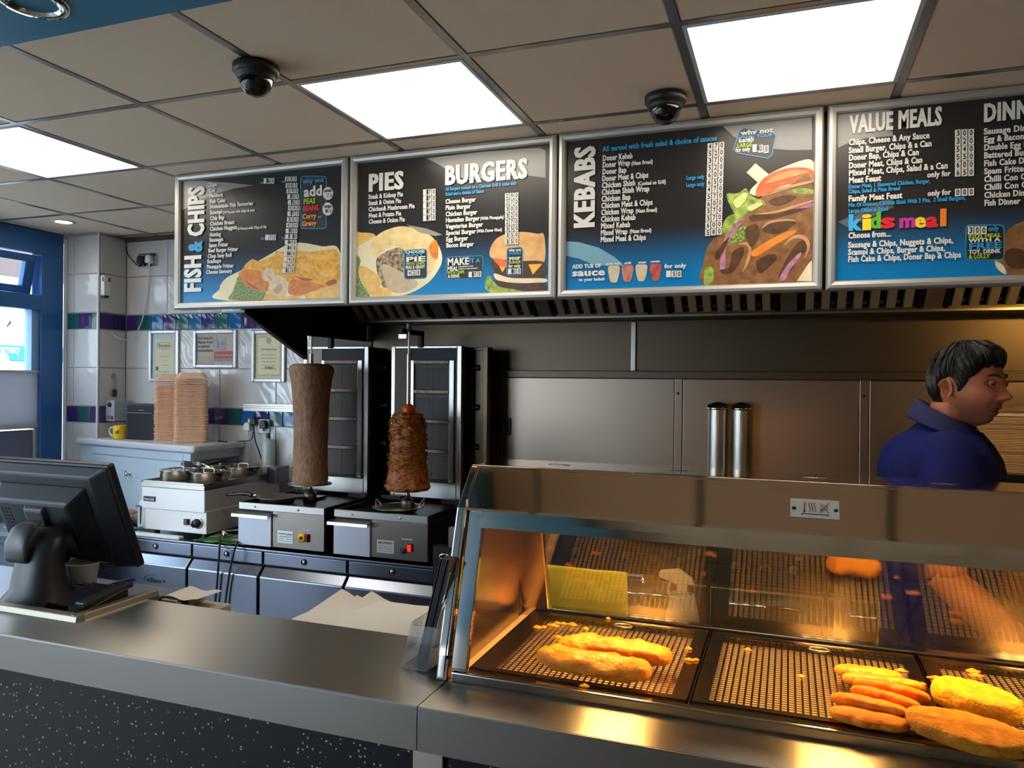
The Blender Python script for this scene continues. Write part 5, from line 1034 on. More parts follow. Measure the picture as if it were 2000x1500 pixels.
# white chip paper on the packing shelf
cp_ = thing('paper_stack', (-.9, 1.70, CZ-.032), 'stack of plain white wrapping paper on the shelf behind the counter', 'paper')
PAP = M('chip_paper', (226, 220, 208), .8)
for k in range(7):
    vs_, fs = [], []; nx, ny = 26, 12; ph = k*.7
    for j in range(ny+1):
        for i in range(nx+1):
            u, v_ = i/nx, j/ny; x_ = -1.17+.016*k*(k % 2)+u*.52; y_ = 1.59+v_*(.215+.012*(k % 3))+.03*u*0
            z_ = CZ-.030+.0045*k+.004*v_*math.sin(u*9+ph)+.030*max(0, v_-.35)*math.exp(-((u+.01)/.085)**2)*(k+6)/10+.010*v_*max(0, .5-u)
            x_ += .015*v_*(1-u)
            vs_.append(V((x_, y_, z_)))
    for j in range(ny):
        for i in range(nx): a = j*(nx+1)+i; fs.append((a, a+1, a+nx+2, a+nx+1))
    MB().add(vs_, fs, True).build('sheet', PAP, cp_)
# ------------------------------------------------------------------ hot food display
CXL, CXR = -.655, 1.35
hc = thing('hot_food_display', (.3, 1.6, CZ), 'stainless heated glass food display cabinet on the counter', 'display cabinet')
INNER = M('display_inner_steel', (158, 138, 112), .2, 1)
RAILM = M('display_rail', (190, 184, 174), .14, 1)
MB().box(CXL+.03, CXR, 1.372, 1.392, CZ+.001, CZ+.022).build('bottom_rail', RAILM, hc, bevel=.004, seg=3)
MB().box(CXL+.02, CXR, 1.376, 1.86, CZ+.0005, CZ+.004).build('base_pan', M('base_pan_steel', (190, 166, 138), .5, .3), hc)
P0, P1, P2, P3 = (1.380, .997), (1.466, 1.281), (1.536, 1.360), (1.80, 1.348)
end = [P0, P1, P2, P3, (1.845, 1.30), (1.86, CZ+.001), (1.372, CZ+.001)]
MB().prism([(a-.001, b+.002) for a, b in end], 'x', CXL, CXL+.016).build('end_panel', MIRROR, hc, bevel=.002)
MB().prism([(1.371, CZ+.001), (1.381, CZ+.043), (1.40, CZ+.043), (1.40, CZ+.001)], 'x', CXL-.002, CXL+.022).build('end_foot', STEEL_DARK, hc, bevel=.002)
def strip(prof, x0, x1, th): 
    """flat bar following a profile in the Y-Z plane"""
    o = [V((0, p[0], p[1])) for p in prof]; n_ = []
    for i, p in enumerate(o):
        d = (o[min(i+1, len(o)-1)]-o[max(i-1, 0)]).normalized(); n_.append(V((0, d.z, -d.y)))
    q = [(p.y, p.z) for p in o]+[((p+V((0, 1, 0))*0-n_[i]*-th).y, (p-n_[i]*-th).z) for i, p in reversed(list(enumerate(o)))]
    return MB().prism(q, 'x', x0, x1)
strip([(1.381, .997), (1.467, 1.282), (1.538, 1.361)], CXL-.002, CXL+.02, .02).build('corner_post', CHROME, hc, bevel=.002)
strip([(1.385, CZ+.022), (1.472, 1.276)], CXL+.024, CXL+.058, .014).build('glass_post', CHROME, hc, bevel=.002)
# visor, top, lower chrome strip
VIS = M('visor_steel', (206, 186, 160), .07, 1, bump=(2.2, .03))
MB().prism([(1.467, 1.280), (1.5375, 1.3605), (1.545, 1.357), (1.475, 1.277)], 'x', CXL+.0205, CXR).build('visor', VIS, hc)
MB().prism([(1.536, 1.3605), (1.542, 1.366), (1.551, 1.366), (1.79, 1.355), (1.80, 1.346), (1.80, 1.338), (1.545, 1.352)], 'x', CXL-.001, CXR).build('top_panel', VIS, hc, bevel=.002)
MB().prism([(1.463, 1.279), (1.468, 1.283), (1.473, 1.281), (1.47, 1.274)], 'x', CXL+.02, CXR).build('visor_edge', CHROME, hc)
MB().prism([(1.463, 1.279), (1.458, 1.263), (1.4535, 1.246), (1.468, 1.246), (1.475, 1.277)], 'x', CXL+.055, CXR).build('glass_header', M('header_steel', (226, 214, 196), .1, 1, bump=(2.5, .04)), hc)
for px, py in ((1085, 913), (1322, 931), (1592, 946), (1864, 962)):
    x_ = at(px, py, 'z', 1.358).x
    o = MB().lathe([(.026, 0), (.024, .006), (.014, .011), (0, .012)], (x_, 1.66, 1.3545), 20).build('hinge_cap', CHROME, hc, loc=(x_, 1.66, 1.3545)); o.scale = (1.6, .8, .7)
# warning plate on the visor
wa, wb_ = at(1591, 1007, 'y', 1.50), V((0, 1.5, 0)); vd = V((0, P2[0]-P1[0], P2[1]-P1[1])).normalized(); vn = V((0, -vd.z, vd.y))
wc = V((wa.x, 1.5015, 1.3195))+vn*.0
def onv(u, v_, h=0): return wc+V((u, 0, 0))+vd*v_+vn*h
def vbox(mb, u0, u1, v0, v1, h0, h1):
    p = [onv(u, v_, h) for h in (h0, h1) for v_ in (v0, v1) for u in (u0, u1)]
    return mb.add(p, [(0, 2, 3, 1), (4, 5, 7, 6), (0, 1, 5, 4), (2, 6, 7, 3), (0, 4, 6, 2), (1, 3, 7, 5)])
wpl = vbox(MB(), -.042, .042, -.019, .021, .0005, .002).build('warning_plate', M('plate_white', (206, 202, 192), .35), hc, bevel=.0008)
for u in (-.036, .036): MB().lathe([(.004, 0), (.003, .0015), (0, .0018)], onv(u, 0, .002), 12, tuple(vn)).build('screw', STEEL_BLACK, wpl)
sym = MB(); vbox(sym, -.022, .022, -.012, -.0105, .0021, .0024); vbox(sym, -.023, -.0215, -.0145, -.0105, .0021, .0024); vbox(sym, .0215, .023, -.0145, -.0105, .0021, .0024); sym.build('symbol_bar', PBK, wpl)
SR = M('symbol_red', (170, 50, 40), .4)
MB().tube([onv(-.018, -.006, .0023), onv(-.018, .014, .0023)], .0013, 6).lathe([(.0026, 0), (0, .001)], onv(-.018, -.006, .0022), 10, tuple(vn)).build('thermometer_symbol', SR, wpl)
for k in range(3): MB().tube([onv(-.009+.0045*k+.0016*math.sin(i*1.05), -.006+.0033*i, .0023) for i in range(7)], .0006, 5).build('heat_symbol', SR, wpl)
MB().tube([onv(.008, -.007, .0023), onv(.024, .014, .0023)], .0006, 5).tube([onv(.024, -.007, .0023), onv(.008, .014, .0023)], .0006, 5).build('cross_symbol', SR, wpl)
MB().tube([onv(.016+.006*math.cos(a_), .004+.006*math.sin(a_), .0022) for a_ in [i*math.pi/6 for i in range(12)]], .0004, 4, True).tube([onv(.012+.003*math.cos(a_), -.003+.003*math.sin(a_), .0022) for a_ in [i*math.pi/6 for i in range(12)]], .0004, 4, True).build('hand_symbol', PBK, wpl)
# glass
CG = glass('display_glass', (.97, .98, .96), .7); CGB = glass('back_glass', (.94, .95, .93), 3.0)
MB().prism([(1.388, CZ+.020), (1.461, 1.247), (1.466, 1.247), (1.393, CZ+.020)], 'x', CXL+.056, CXR).build('front_glass', CG, hc)
dx = at(1628, 1200, 'y', 1.838).x
def leanbox(x0, x1, d0, d1): return MB().prism([(1.838+d0, CZ+.024), (1.838+d1, CZ+.024), (1.726+d1, 1.318), (1.726+d0, 1.318)], 'x', x0, x1)
leanbox(CXL+.09, dx+.09, -.004, 0).build('sliding_door', CGB, hc); leanbox(dx, CXR, .006, .010).build('sliding_door', CGB, hc)
MB().box(CXL+.016, CXR, 1.826, 1.856, CZ+.004, CZ+.028).box(CXL+.016, CXR, 1.705, 1.75, 1.312, 1.345).build('door_track', RAILM, hc, bevel=.002)
leanbox(CXL+.016, CXL+.094, -.012, .016).build('rear_post', INNER, hc, bevel=.003)
MB().box(CXL+.017, CXL+.022, 1.47, 1.80, CZ+.004, 1.30).build('inner_lining', INNER, hc)
for y_, z_ in ((1.52, 1.135), (1.76, 1.20)): MB().lathe([(.007, 0), (.006, .004), (0, .005)], (CXL+.022, y_, z_), 12, (1, 0, 0)).build('stud', CHROME, hc)
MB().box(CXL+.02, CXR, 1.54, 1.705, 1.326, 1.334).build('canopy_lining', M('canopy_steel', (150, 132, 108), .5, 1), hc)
QT = M('heat_lamp_tube', (255, 210, 140), .4, emit=((255, 196, 112), HEAT_E))
for x_ in (-.37, .105, .58):
    l = MB().box(x_-.075, x_+.075, 1.515, 1.70, 1.318, 1.324).box(x_-.075, x_-.07, 1.515, 1.70, 1.292, 1.318).box(x_+.07, x_+.075, 1.515, 1.70, 1.292, 1.318).build('lamp_reflector', CHROME, hc)
    for k in range(4): MB().cyl((x_-.048+.032*k, 1.52, 1.304), .0045, .17, (0, 1, 0), 10).build('lamp_tube', QT, l)
# perforated trays: real holes
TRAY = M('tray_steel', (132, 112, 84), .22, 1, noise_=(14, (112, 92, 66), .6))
def tray(x0, x1, i):
    y0, y1, z = 1.402, 1.824, CZ+.022
    a0, a1, b0, b1 = x0+(.05 if i == 0 else .03), x1-.03, y0+.018, y1-.03
    nx, ny = int((a1-a0)/.0122), int((b1-b0)/.0102); sx_, sy_ = (a1-a0)/nx, (b1-b0)/ny; hx, hy = sx_*.35, sy_*.33
    mb = MB(); mb.box(x0, a0, y0, y1, z-.0015, z).box(a1, x1, y0, y1, z-.0015, z).box(a0, a1, y0, b0, z-.0015, z).box(a0, a1, b1, y1, z-.0015, z)
    vs_, fs = [], []
    for p in range(nx):
        for q in range(ny):
            cx, cy = a0+sx_*(p+.5), b0+sy_*(q+.5); b = len(vs_)
            for dx_, dy_ in ((-sx_/2, -sy_/2), (sx_/2, -sy_/2), (sx_/2, sy_/2), (-sx_/2, sy_/2), (-hx, -hy), (hx, -hy), (hx, hy), (-hx, hy)): vs_.append(V((cx+dx_, cy+dy_, z)))
            fs += [(b, b+1, b+5, b+4), (b+1, b+2, b+6, b+5), (b+2, b+3, b+7, b+6), (b+3, b, b+4, b+7)]
    mb.add(vs_, fs); mb.box(x0, x0+.003, y0, y1, z-.012, z).box(x1-.003, x1, y0, y1, z-.012, z).box(x0, x1, y0, y0+.003, z-.012, z).box(x0, x1, y1-.003, y1, z-.012, z)
    t = thing('perforated_tray', ((x0+x1)/2, (y0+y1)/2, CZ+.01), ['perforated steel tray under the two battered fish, leftmost in the display', 'perforated steel tray in the middle, half empty with savouries at its right', 'perforated steel tray under the two large patties, third from the left', 'empty perforated steel tray at the far right, beyond the patties'][i], 'tray', 'perforated trays in the hot display')
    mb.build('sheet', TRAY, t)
    MB().tube([V(((x0+x1)/2+.022*math.cos(a_)+.02, y1-.045+.012*math.sin(a_), z+.001)) for a_ in [k*math.pi/10 for k in range(20)]], .0015, 6, True).build('finger_hole', STEEL, t)
TX = (-.60, -.163, .264, .70, 1.13)
for i in range(4): tray(TX[i]+.0015, TX[i+1]-.0015, i)
TZ = CZ+.0225
# ------------------------------------------------------------------ fried food
BAT = M('golden_batter', (204, 104, 3), .38, noise_=(34, (238, 158, 18), .5), bump=(150, .9), spec=.5)
BAT2 = M('brown_batter', (178, 90, 2), .55, spec=.25, noise_=(34, (206, 120, 10), .5), bump=(120, .6))
BAT3 = M('bread_crumb', (212, 138, 8), .6, spec=.25, noise_=(60, (240, 180, 30), .5), bump=(220, 1))
BAT4 = M('burger_crumb', (140, 84, 6), .65, spec=.2, noise_=(50, (186, 124, 24), .5), bump=(240, .9))
def blob(name, a, b, hw, hh, m_, lab, cat, group, seed, zlift=0, roll=0, nz=.26, power=.34, bend=0, lump=1):
    """long fried piece from a to b: rounded ends, uneven skin"""
    a, b = V(a), V(b); d = (b-a); L_ = d.length; d.normalize(); s_ = V((-d.y, d.x, 0)).normalized(); u_ = d.cross(s_)
    if u_.z < 0: u_ = -u_
    R = Matrix.Rotation(roll, 3, d); s_, u_ = R @ s_, R @ u_
    rings = []; n_, k_ = 44, 32
    for i in range(n_+1):
        t = i/n_; e = max(.02, (1-abs(2*t-1)**3.2))**power
        wob = 1+.22*noise.noise(V((t*3.2, seed, 0)))+.06*noise.noise(V((t*11, seed, 3)))
        c = a+d*(L_*t)+s_*(bend*math.sin(math.pi*t)+.006*noise.noise(V((t*4, seed+9, 0))))
        ring = []
        for q in range(k_):
            g_ = 2*math.pi*q/k_; p = V((math.cos(g_), math.sin(g_), 0))
            r = 1+nz*noise.noise(V((p.x*1.4+seed, p.y*1.4, t*7)))+.11*lump*noise.noise(V((p.x*4, p.y*4+seed, t*20)))+.05*lump*noise.noise(V((p.x*14, p.y*14+seed, t*70)))
            ring.append(c+s_*(p.x*hw*e*wob*r)+u_*(p.y*hh*(e**.8)*r))
        rings.append(ring)
    lo = min(p.z for r in rings for p in r); sh = TZ+zlift-lo
    rings = [[V((p.x, p.y, max(p.z+sh, TZ+.0006))) for p in r] for r in rings]
    o = MB().loft(rings).build(name, m_, loc=(a+b)/2+V((0, 0, sh)))
    return tag(o, lab, cat, group)
def z_(px, py, z=TZ+.02): return at(px, py, 'z', z)
blob('battered_fish', z_(1050, 1284), z_(1272, 1318), .034, .023, BAT, 'front battered fish fillet on the left tray', 'fish', 'battered fish', 3, bend=-.004)
blob('battered_fish', z_(1090, 1262), z_(1312, 1287), .032, .022, BAT, 'rear battered fish fillet, brightly lit under the lamp on left tray', 'fish', 'battered fish', 12, bend=.012)
sv = [((1619, 1392), (1779, 1421), 'frontmost long flat savoury nearest the glass', 0, .1), ((1622, 1364), (1776, 1398), 'second long flat savoury from the front of the overlapping row', .010, .45), ((1662, 1349), (1799, 1386), 'third long flat savoury from the front of the overlapping row', .013, .5),
      ((1666, 1334), (1817, 1367), 'fourth long flat savoury from the front of the overlapping row', .013, .5), ((1644, 1324), (1808, 1346), 'fifth long flat savoury from the front, second from the back', .012, .4), ((1629, 1309), (1764, 1327), 'rearmost long flat savoury of the overlapping row', .002, .25)]
for k, (a, b, lab, lift, roll) in enumerate(sv):
    blob('fried_savoury', z_(*a, TZ+.012+lift), z_(*b, TZ+.012+lift), .029, .0135, BAT2 if k < 4 else BAT, lab, 'savoury', 'fried savouries on the middle tray', 20+k*3, lift*.6, -roll, .08, .46, lump=.35)
def patty(c, ra, rb, h, rz, m_, lab, seed, tilt=(0, 0)):
    c = V(c); rings = []; n_ = 64
    prof = [(0.02, 0), (.6, .0), (.93, .08), (1.0, .38), (.985, .68), (.93, .88), (.82, .97), (.6, 1.0), (.3, 1.02), (.02, 1.02)]
    prof2 = []
    for (r0, h0), (r1, h1) in zip(prof, prof[1:]):
        for k in range(3): t = k/3; prof2.append((r0+(r1-r0)*t, h0+(h1-h0)*t))
    prof2.append(prof[-1])
    for r, hh in prof2:
        ring = []
        for q in range(n_):
            g_ = 2*math.pi*q/n_; x_, y_ = math.cos(g_), math.sin(g_)
            w_ = 1+.05*noise.noise(V((x_*1.5+seed, y_*1.5, 0)))+.035*noise.noise(V((x_*6+seed, y_*6, hh*3)))+.02*noise.noise(V((x_*18+seed, y_*18, hh*6)))
            zz = h*hh*(1+.10*noise.noise(V((x_*r*3, y_*r*3, seed)))+.07*noise.noise(V((x_*r*14, y_*r*14, seed)))+.04*noise.noise(V((x_*r*40, y_*r*40, seed)))); X_, Y_ = x_*r*ra*w_, y_*r*rb*w_
            zz += (X_*tilt[0]+Y_*tilt[1])+abs(tilt[0])*ra+abs(tilt[1])*rb
            ring.append(V((c.x+X_*math.cos(rz)-Y_*math.sin(rz), c.y+X_*math.sin(rz)+Y_*math.cos(rz), TZ+.0006+zz)))
        rings.append(ring)
    return tag(MB().loft(rings).build('fried_patty', m_, loc=(c.x, c.y, TZ)), lab, 'patty', 'large patties on the right tray')
patty(z_(1906, 1376, TZ+.018), .070, .052, .040, -.22, BAT3, 'thick pale golden crumbed patty behind the brown one', 4, (-.08, .0))
patty(z_(1890, 1438, TZ+.014), .092, .050, .024, -.14, BAT4, 'flat darker brown oval patty at the front of right tray', 8, (-.05, .10))
for k, (px, py, s_) in enumerate(((1048, 1226, .012), (1062, 1226, .008), (1080, 1223, .012), (1100, 1219, .008), (1091, 1246, .012), (1120, 1221, .012), (1145, 1229, .009), (1188, 1209, .006), (1345, 1268, .009), (1346, 1290, .010), (1360, 1290, .006), (1460, 1270, .008), (1563, 1322, .008), (1142, 1341, .011), (1216, 1332, .012), (1759, 1311, .012), (1828, 1326, .013), (1898, 1312, .014), (1905, 1321, .012), (1995, 1397, .016), (1800, 1337, .006), (1088, 1218, .008))):
    c = z_(px, py, TZ); mb = MB(); k_ = 7
    pts = [c+V((s_*math.cos(q*6.283/k_)*random.uniform(.6, 1.5), s_*.55*math.sin(q*6.283/k_)*random.uniform(.5, 1.3), .0008+random.uniform(0, .003))) for q in range(k_)]
    mb.add(pts+[c+V((0, 0, .004+s_*.25))]+[V((p.x, p.y, TZ+.0003)) for p in pts], [(q, (q+1) % k_, k_) for q in range(k_)]+[((q+1) % k_, q, k_+1+q, k_+1+(q+1) % k_) for q in range(k_)], True)
    tag(mb.build('batter_scrap', BAT, loc=c), 'small loose scrap of golden batter on a perforated tray', 'crumb', 'scraps of batter on the trays')
# ------------------------------------------------------------------ till screen in the recess
SZ_ = CZ-.018
MON = M('monitor_black', (26, 27, 34), .45, bump=(900, .05)); MONG = M('monitor_grey', (48, 46, 48), .38)
cx, cyy = -1.925, 1.50
ts = thing('till_screen', (cx, cyy, SZ_), 'black touch screen till seen from behind, in the counter recess', 'till')
e1 = V((1, 0, 0)); tr, br = V((-1.75, 1.56, 1.306)), V((-1.75, 1.672, 1.000)); ev = (tr-br); MH = ev.length; ev.normalize(); en = V((0, -ev.z, ev.y))
if en.y > 0: en = -en
MWD = .45
def mp_(u, v_, h): return br+e1*(u-MWD)+ev*v_+en*h      # u 0..MWD from the left, v up, h towards the customer
def frus(mb, u0, u1, v0, v1, h0, u2, u3, v2, v3, h1):
    p = [mp_(u0, v0, h0), mp_(u1, v0, h0), mp_(u1, v1, h0), mp_(u0, v1, h0), mp_(u2, v2, h1), mp_(u3, v2, h1), mp_(u3, v3, h1), mp_(u2, v3, h1)]
    return mb.add(p, [(0, 3, 2, 1), (4, 5, 6, 7), (0, 1, 5, 4), (1, 2, 6, 5), (2, 3, 7, 6), (3, 0, 4, 7)])
frus(MB(), 0, MWD, 0, MH, -.03, 0, MWD, 0, MH, -.006).build('bezel', MON, ts, bevel=.006)
frus(MB(), .004, MWD-.004, .004, MH-.004, -.006, .03, MWD-.055, .012, MH-.03, .018).build('rear_shell', MON, ts, bevel=.006)
hs = frus(MB(), .035, MWD-.075, .02, MH-.055, .016, .055, MWD-.12, .06, MH-.095, .062).build('rear_housing', MON, ts, bevel=.008)
frus(MB(), .012, MWD-.012, .02, MH-.02, -.0305, .012, MWD-.012, .02, MH-.02, -.031).build('screen', BLACKG, ts)
for r in range(12):
    for q in range(3): frus(MB(), .072+q*.013+.001*r, .079+q*.013+.001*r, MH-.125-r*.011, MH-.119-r*.011, .056, .072+q*.013+.001*r, .079+q*.013+.001*r, MH-.125-r*.011, MH-.119-r*.011, .0625).build('vent_slot', DARK, hs)
pt = frus(MB(), .165, .255, .075, MH-.10, .058, .175, .245, .085, MH-.112, .075).build('port_cover', MONG, ts, bevel=.006); frus(MB(), .20, .225, .12, .15, .074, .202, .223, .122, .148, .0755).build('port_hole', DARK, pt)
frus(MB(), .30, .33, -.02, .004, -.02, .30, .325, -.012, .01, .012).build('reader_slot', MON, ts, bevel=.003)
hg = mp_(.235, .07, .075); 
MB().tube([hg+V((-.035, 0, 0)), hg+V((.045, .0, 0))], .017, 16).build('hinge', MONG, ts)
def ell(c, rx, ry, n_=28, pw=2.6): return [V((c[0]+rx*abs(math.cos(a_))**(2/pw)*(1 if math.cos(a_) >= 0 else -1), c[1]+ry*abs(math.sin(a_))**(2/pw)*(1 if math.sin(a_) >= 0 else -1), c[2])) for a_ in [i*2*math.pi/n_ for i in range(n_)]]
MB().loft([ell((cx, cyy, SZ_), .098, .085), ell((cx, cyy, SZ_+.01), .095, .08), ell((cx+.004, cyy, SZ_+.04), .075, .058), ell((cx+.004, cyy+.0, SZ_+.10), .066, .048), ell((cx+.0, cyy+.01, SZ_+.14), .062, .045), ell((cx-.0, cyy+.02, SZ_+.175), .058, .04), ell((cx-.01, cyy+.035, SZ_+.20), .045, .03)]).build('stand', MONG, ts)
MB().loft([ell((cx-.022, cyy-.045, SZ_+.118), .036, .006), ell((cx-.022, cyy-.05, SZ_+.13), .04, .008), ell((cx-.024, cyy-.046, SZ_+.17), .041, .01), ell((cx-.020, cyy-.03, SZ_+.205), .038, .014), ell((cx-.012, cyy-.01, SZ_+.222), .03, .02)]).build('stand_cover', M('stand_cover_grey', (72, 68, 68), .35), ts)
# customer display pod lying in front of the screen
def wedge(name, x0, x1, y0, y1, z0, h0, h1, m_, par, bev=.004): return MB().prism([(y0, z0), (y1, z0), (y1, z0+h1), (y0+.02, z0+h0), (y0, z0+h0*.6)], 'x', x0, x1).build(name, m_, par, bevel=bev)
ud = thing('card_terminal', (-1.73, 1.47, SZ_), 'dark low display pod with small screen beside the till stand', 'terminal')
wedge('body', -1.795, -1.665, 1.42, 1.56, SZ_, .030, .055, MON, ud)
MB().prism([(1.418, SZ_+.006), (1.414, SZ_+.034), (1.422, SZ_+.036), (1.424, SZ_+.006)], 'x', -1.79, -1.72).build('screen', BLACKG, ud); MB().box(-1.70, -1.668, 1.425, 1.58, SZ_+.04, SZ_+.055, Matrix.Rotation(.12, 3, 'X')).build('side_cover', MONG, ud, bevel=.003)
p = at(160, 1160, 'z', SZ_); t = thing('paper_cup', p, 'plain white paper cup on the shelf behind the till screen', 'cup')
MB().lathe([(0, 0), (.032, 0), (.044, .088), (.046, .09), (.044, .092), (.041, .088), (.03, .004), (0, .004)], p, 28).build('cup_wall', M('paper_cup_white', (220, 216, 206), .6), t)
pq = at(184, 1152, 'z', SZ_+.004); t = thing('pen', pq, 'bright blue pen lying beside the paper cup', 'pen')
PEN = M('pen_blue', (40, 60, 190), .3); MB().tube([pq, pq+V((.06, .03, .018))], .005, 8).build('barrel', PEN, t); MB().tube([pq+V((.06, .03, .018)), pq+V((.10, .05, .030))], [.0065, .0062], 8).build('pen_cap', PEN, t)
ob = thing('receipt_box', (-1.58, 1.70, CZ-.05), 'cream box of order slips with curled paper behind counter recess', 'box')
CREAM = M('cream_card', (190, 182, 164), .6)
MB().box(-1.655, -1.51, 1.64, 1.78, CZ-.10, CZ-.052).build('box', CREAM, ob, bevel=.003); MB().box(-1.655, -1.60, 1.66, 1.78, CZ-.051, CZ-.022).build('slip_printer', M('printer_cream', (176, 168, 152), .5), ob, bevel=.004); MB().box(-1.60, -1.58, 1.66, 1.69, CZ-.051, CZ-.026).build('printer_corner', BLACK, ob, bevel=.003)
vs_ = [V((-1.655+.12*i/10, 1.67+.10*j, CZ-.017+.004*math.sin(i*.8+j))) for j in range(2) for i in range(11)]
MB().add(vs_, [(i, i+1, i+12, i+11) for i in range(10)], True).build('paper_slip', PAP, ob)
def mcable(pts, r, lab): return tag(MB().tube(pts, r, 7, spline=5).build('cable', CABB), lab, 'cable')
q = mp_(.26, .0, .0); mcable([q, q+V((-.02, -.02, -.02)), q+V((-.08, -.05, -.045)), V((-1.78, 1.545, SZ_+.05)), V((-1.79, 1.53, SZ_+.03))], .004, 'black cable from the till screen down to its stand')
q = mp_(.30, .0, .0); mcable([q, q+V((-.004, -.02, -.03)), q+V((-.03, -.05, -.05)), V((-1.745, 1.545, SZ_+.024)), V((-1.79, 1.535, SZ_+.015))], .004, 'second black cable with ferrite block below the till screen')
tag(MB().box(-1.775, -1.735, 1.565, 1.585, SZ_+.024, SZ_+.042, Matrix.Rotation(-.5, 3, 'Y')).build('ferrite_block', BLACK, bevel=.004), 'small black ferrite block clipped on till cable', 'cable block')
# cabinet and clear bag at the far left
pc_ = at(18, 1040, 'y', 2.7); t = thing('storage_cabinet', (pc_.x-.3, 3.0, 0), 'blue-grey low storage cabinet at the far left behind the till', 'cabinet')
MB().box(-3.95, -3.50, 2.72, 3.30, 0, .742).build('body', M('blue_grey_laminate', (78, 92, 106), .5), t, bevel=.004); MB().box(-3.94, -3.52, 2.70, 2.72, .05, .70).build('door', MATS['blue_grey_laminate'], t, bevel=.003); MB().box(-3.96, -3.49, 2.70, 3.31, .742, .765).build('top', M('cabinet_top', (120, 132, 142), .4), t, bevel=.003)
cloth('plastic_bag', (-3.66, 2.86, .766), .26, .2, M('clear_bag', (190, 196, 204), .15, spec=.8), 'crumpled clear plastic bag on the blue-grey cabinet', 'bag', .045, 5, 40, 30)
t = thing('bread_bag', (-3.62, 3.42, .0), 'brown wrapped bread rolls beyond the till screen, beside the kettle', 'bread')
MB().box(-3.75, -3.49, 3.36, 3.42, 0, FZ-.01).build('stand_board', MATS['blue_grey_laminate'], t)
for k in range(3): MB().lathe([(0, 0), (.05, .006), (.062, .03), (.05, .056), (.02, .068), (0, .07)], (-3.68+.075*k, 3.36+.01*k, FZ-.01+.02*(k % 2)), 20).build('roll', M('bread_crust', (150, 108, 84), .5, noise_=(12, (186, 150, 124), .6)), t)
# ------------------------------------------------------------------ leaflet holder
lh = thing('leaflet_holder', (-.70, 1.46, CZ), 'clear acrylic leaflet holder leaning at the left end of hot display', 'leaflet holder')
AC = glass('clear_acrylic', (.97, .975, .98), 2.0)
def lean(x, z): return x+(z-CZ)*.24
def slab(mb, x0, x1, y0, y1, z0, z1):
    p = [V((lean(x, z), y, z)) for z in (z0, z1) for y in (y0, y1) for x in (x0, x1)]
    return mb.add(p, [(0, 2, 3, 1), (4, 5, 7, 6), (0, 1, 5, 4), (2, 6, 7, 3), (0, 4, 6, 2), (1, 3, 7, 5)])
slab(MB(), -.752, -.748, 1.40, 1.52, CZ+.002, 1.05).build('front_pocket', AC, lh); slab(MB(), -.752, -.69, 1.398, 1.401, CZ+.002, 1.045).build('side_pocket', AC, lh)
slab(MB(), -.694, -.690, 1.40, 1.52, CZ+.002, 1.16).build('back_plate', AC, lh); slab(MB(), -.752, -.690, 1.40, 1.52, CZ+.001, CZ+.004).build('foot', AC, lh)
LFM = M('leaflet_dark', (40, 36, 48), .5); LFG = M('leaflet_edge', (92, 88, 96), .6)
src_ = None
for k in range(9):
    if src_ is None: o = src_ = slab(MB(), -.722, -.7206, 1.405, 1.515, CZ+.005, 1.185).build('leaflet', LFM, loc=(-.722, 1.405, CZ+.005))
    else: o = bpy.data.objects.new('leaflet', src_.data); COL.objects.link(o)
    o.location = V((-.722+k*.0029, 1.405+random.uniform(-.003, .003), CZ+.005)); tag(o, 'thin dark leaflet standing in the clear acrylic holder', 'leaflet', 'leaflets in the acrylic holder')
# knobs and small fittings glimpsed beside the right grill
t = thing('utensil_stand', (-1.40, 3.0, 0), 'slim steel stand with ring, red tag and black knob beside fridge end', 'stand')
p = at(868, 1088, 'y', 3.0)
MB().tube([p+V((.022*math.cos(a_), 0, .012*math.sin(a_))) for a_ in [i*math.pi/8 for i in range(16)]], .005, 8, True).build('ring', CHROME, t)
q = at(866, 1128, 'y', 3.0); MB().lathe([(0, -.018), (.013, -.012), (.018, 0), (.013, .012), (0, .018)], q, 16).build('ball_knob', BLACK, t)
q = at(862, 1112, 'y', 3.0); MB().box(q.x-.008, q.x+.012, q.y, q.y+.008, q.z-.008, q.z+.006).build('red_tag', RED, t)
a, b = at(876, 1030, 'y', 3.0), at(888, 1070, 'y', 3.0); MB().box(a.x, b.x, 3.0, 3.03, b.z, a.z).build('bracket', STEEL, t)
MB().box(-1.46, -1.36, 3.005, 3.05, 0, b.z).build('post', STEEL_BLACK, t)
# ------------------------------------------------------------------ behind the display: cloth, bottle, fittings
a, b = at(1066, 1110, 'y', 1.92), at(1225, 1208, 'y', 1.92)
rl = thing('towel_rail', ((a.x+b.x)/2, 1.905, a.z), 'thin steel rail behind the display glass', 'rail')
MB().tube([V((a.x-.04, 1.86, a.z+.004)), V((a.x-.03, 1.92, a.z+.004)), V((b.x+.04, 1.92, a.z+.004)), V((b.x+.05, 1.86, a.z+.004))], .005, 8).build('bar', CHROME, rl)
vs_, fs = [], []; nx, ny = 30, 24
for j in range(ny+1):
    for i in range(nx+1):
        u, v_ = i/nx, j/ny; z = a.z+.011-(v_*(a.z-b.z+.02)); vs_.append(V((a.x+(b.x-a.x)*u+.012*v_*(u-.3), 1.913-.004*(v_ > 0)+.006*noise.noise(V((u*4, v_*3, 2)))+.004*math.sin(u*17)*v_, z+.012*v_*math.sin(u*5))))
for j in range(ny):
    for i in range(nx): k = j*(nx+1)+i; fs.append((k, k+1, k+nx+2, k+nx+1))
o = MB().add(vs_, fs, True).build('cleaning_cloth', M('yellow_cloth', (206, 200, 60), .9, noise_=(40, (186, 180, 48), .5), bump=(400, .5))); sd = o.modifiers.new('s', 'SOLIDIFY'); sd.thickness = .003
tag(o, 'yellow cleaning cloth hanging on a rail behind the display glass', 'cloth')
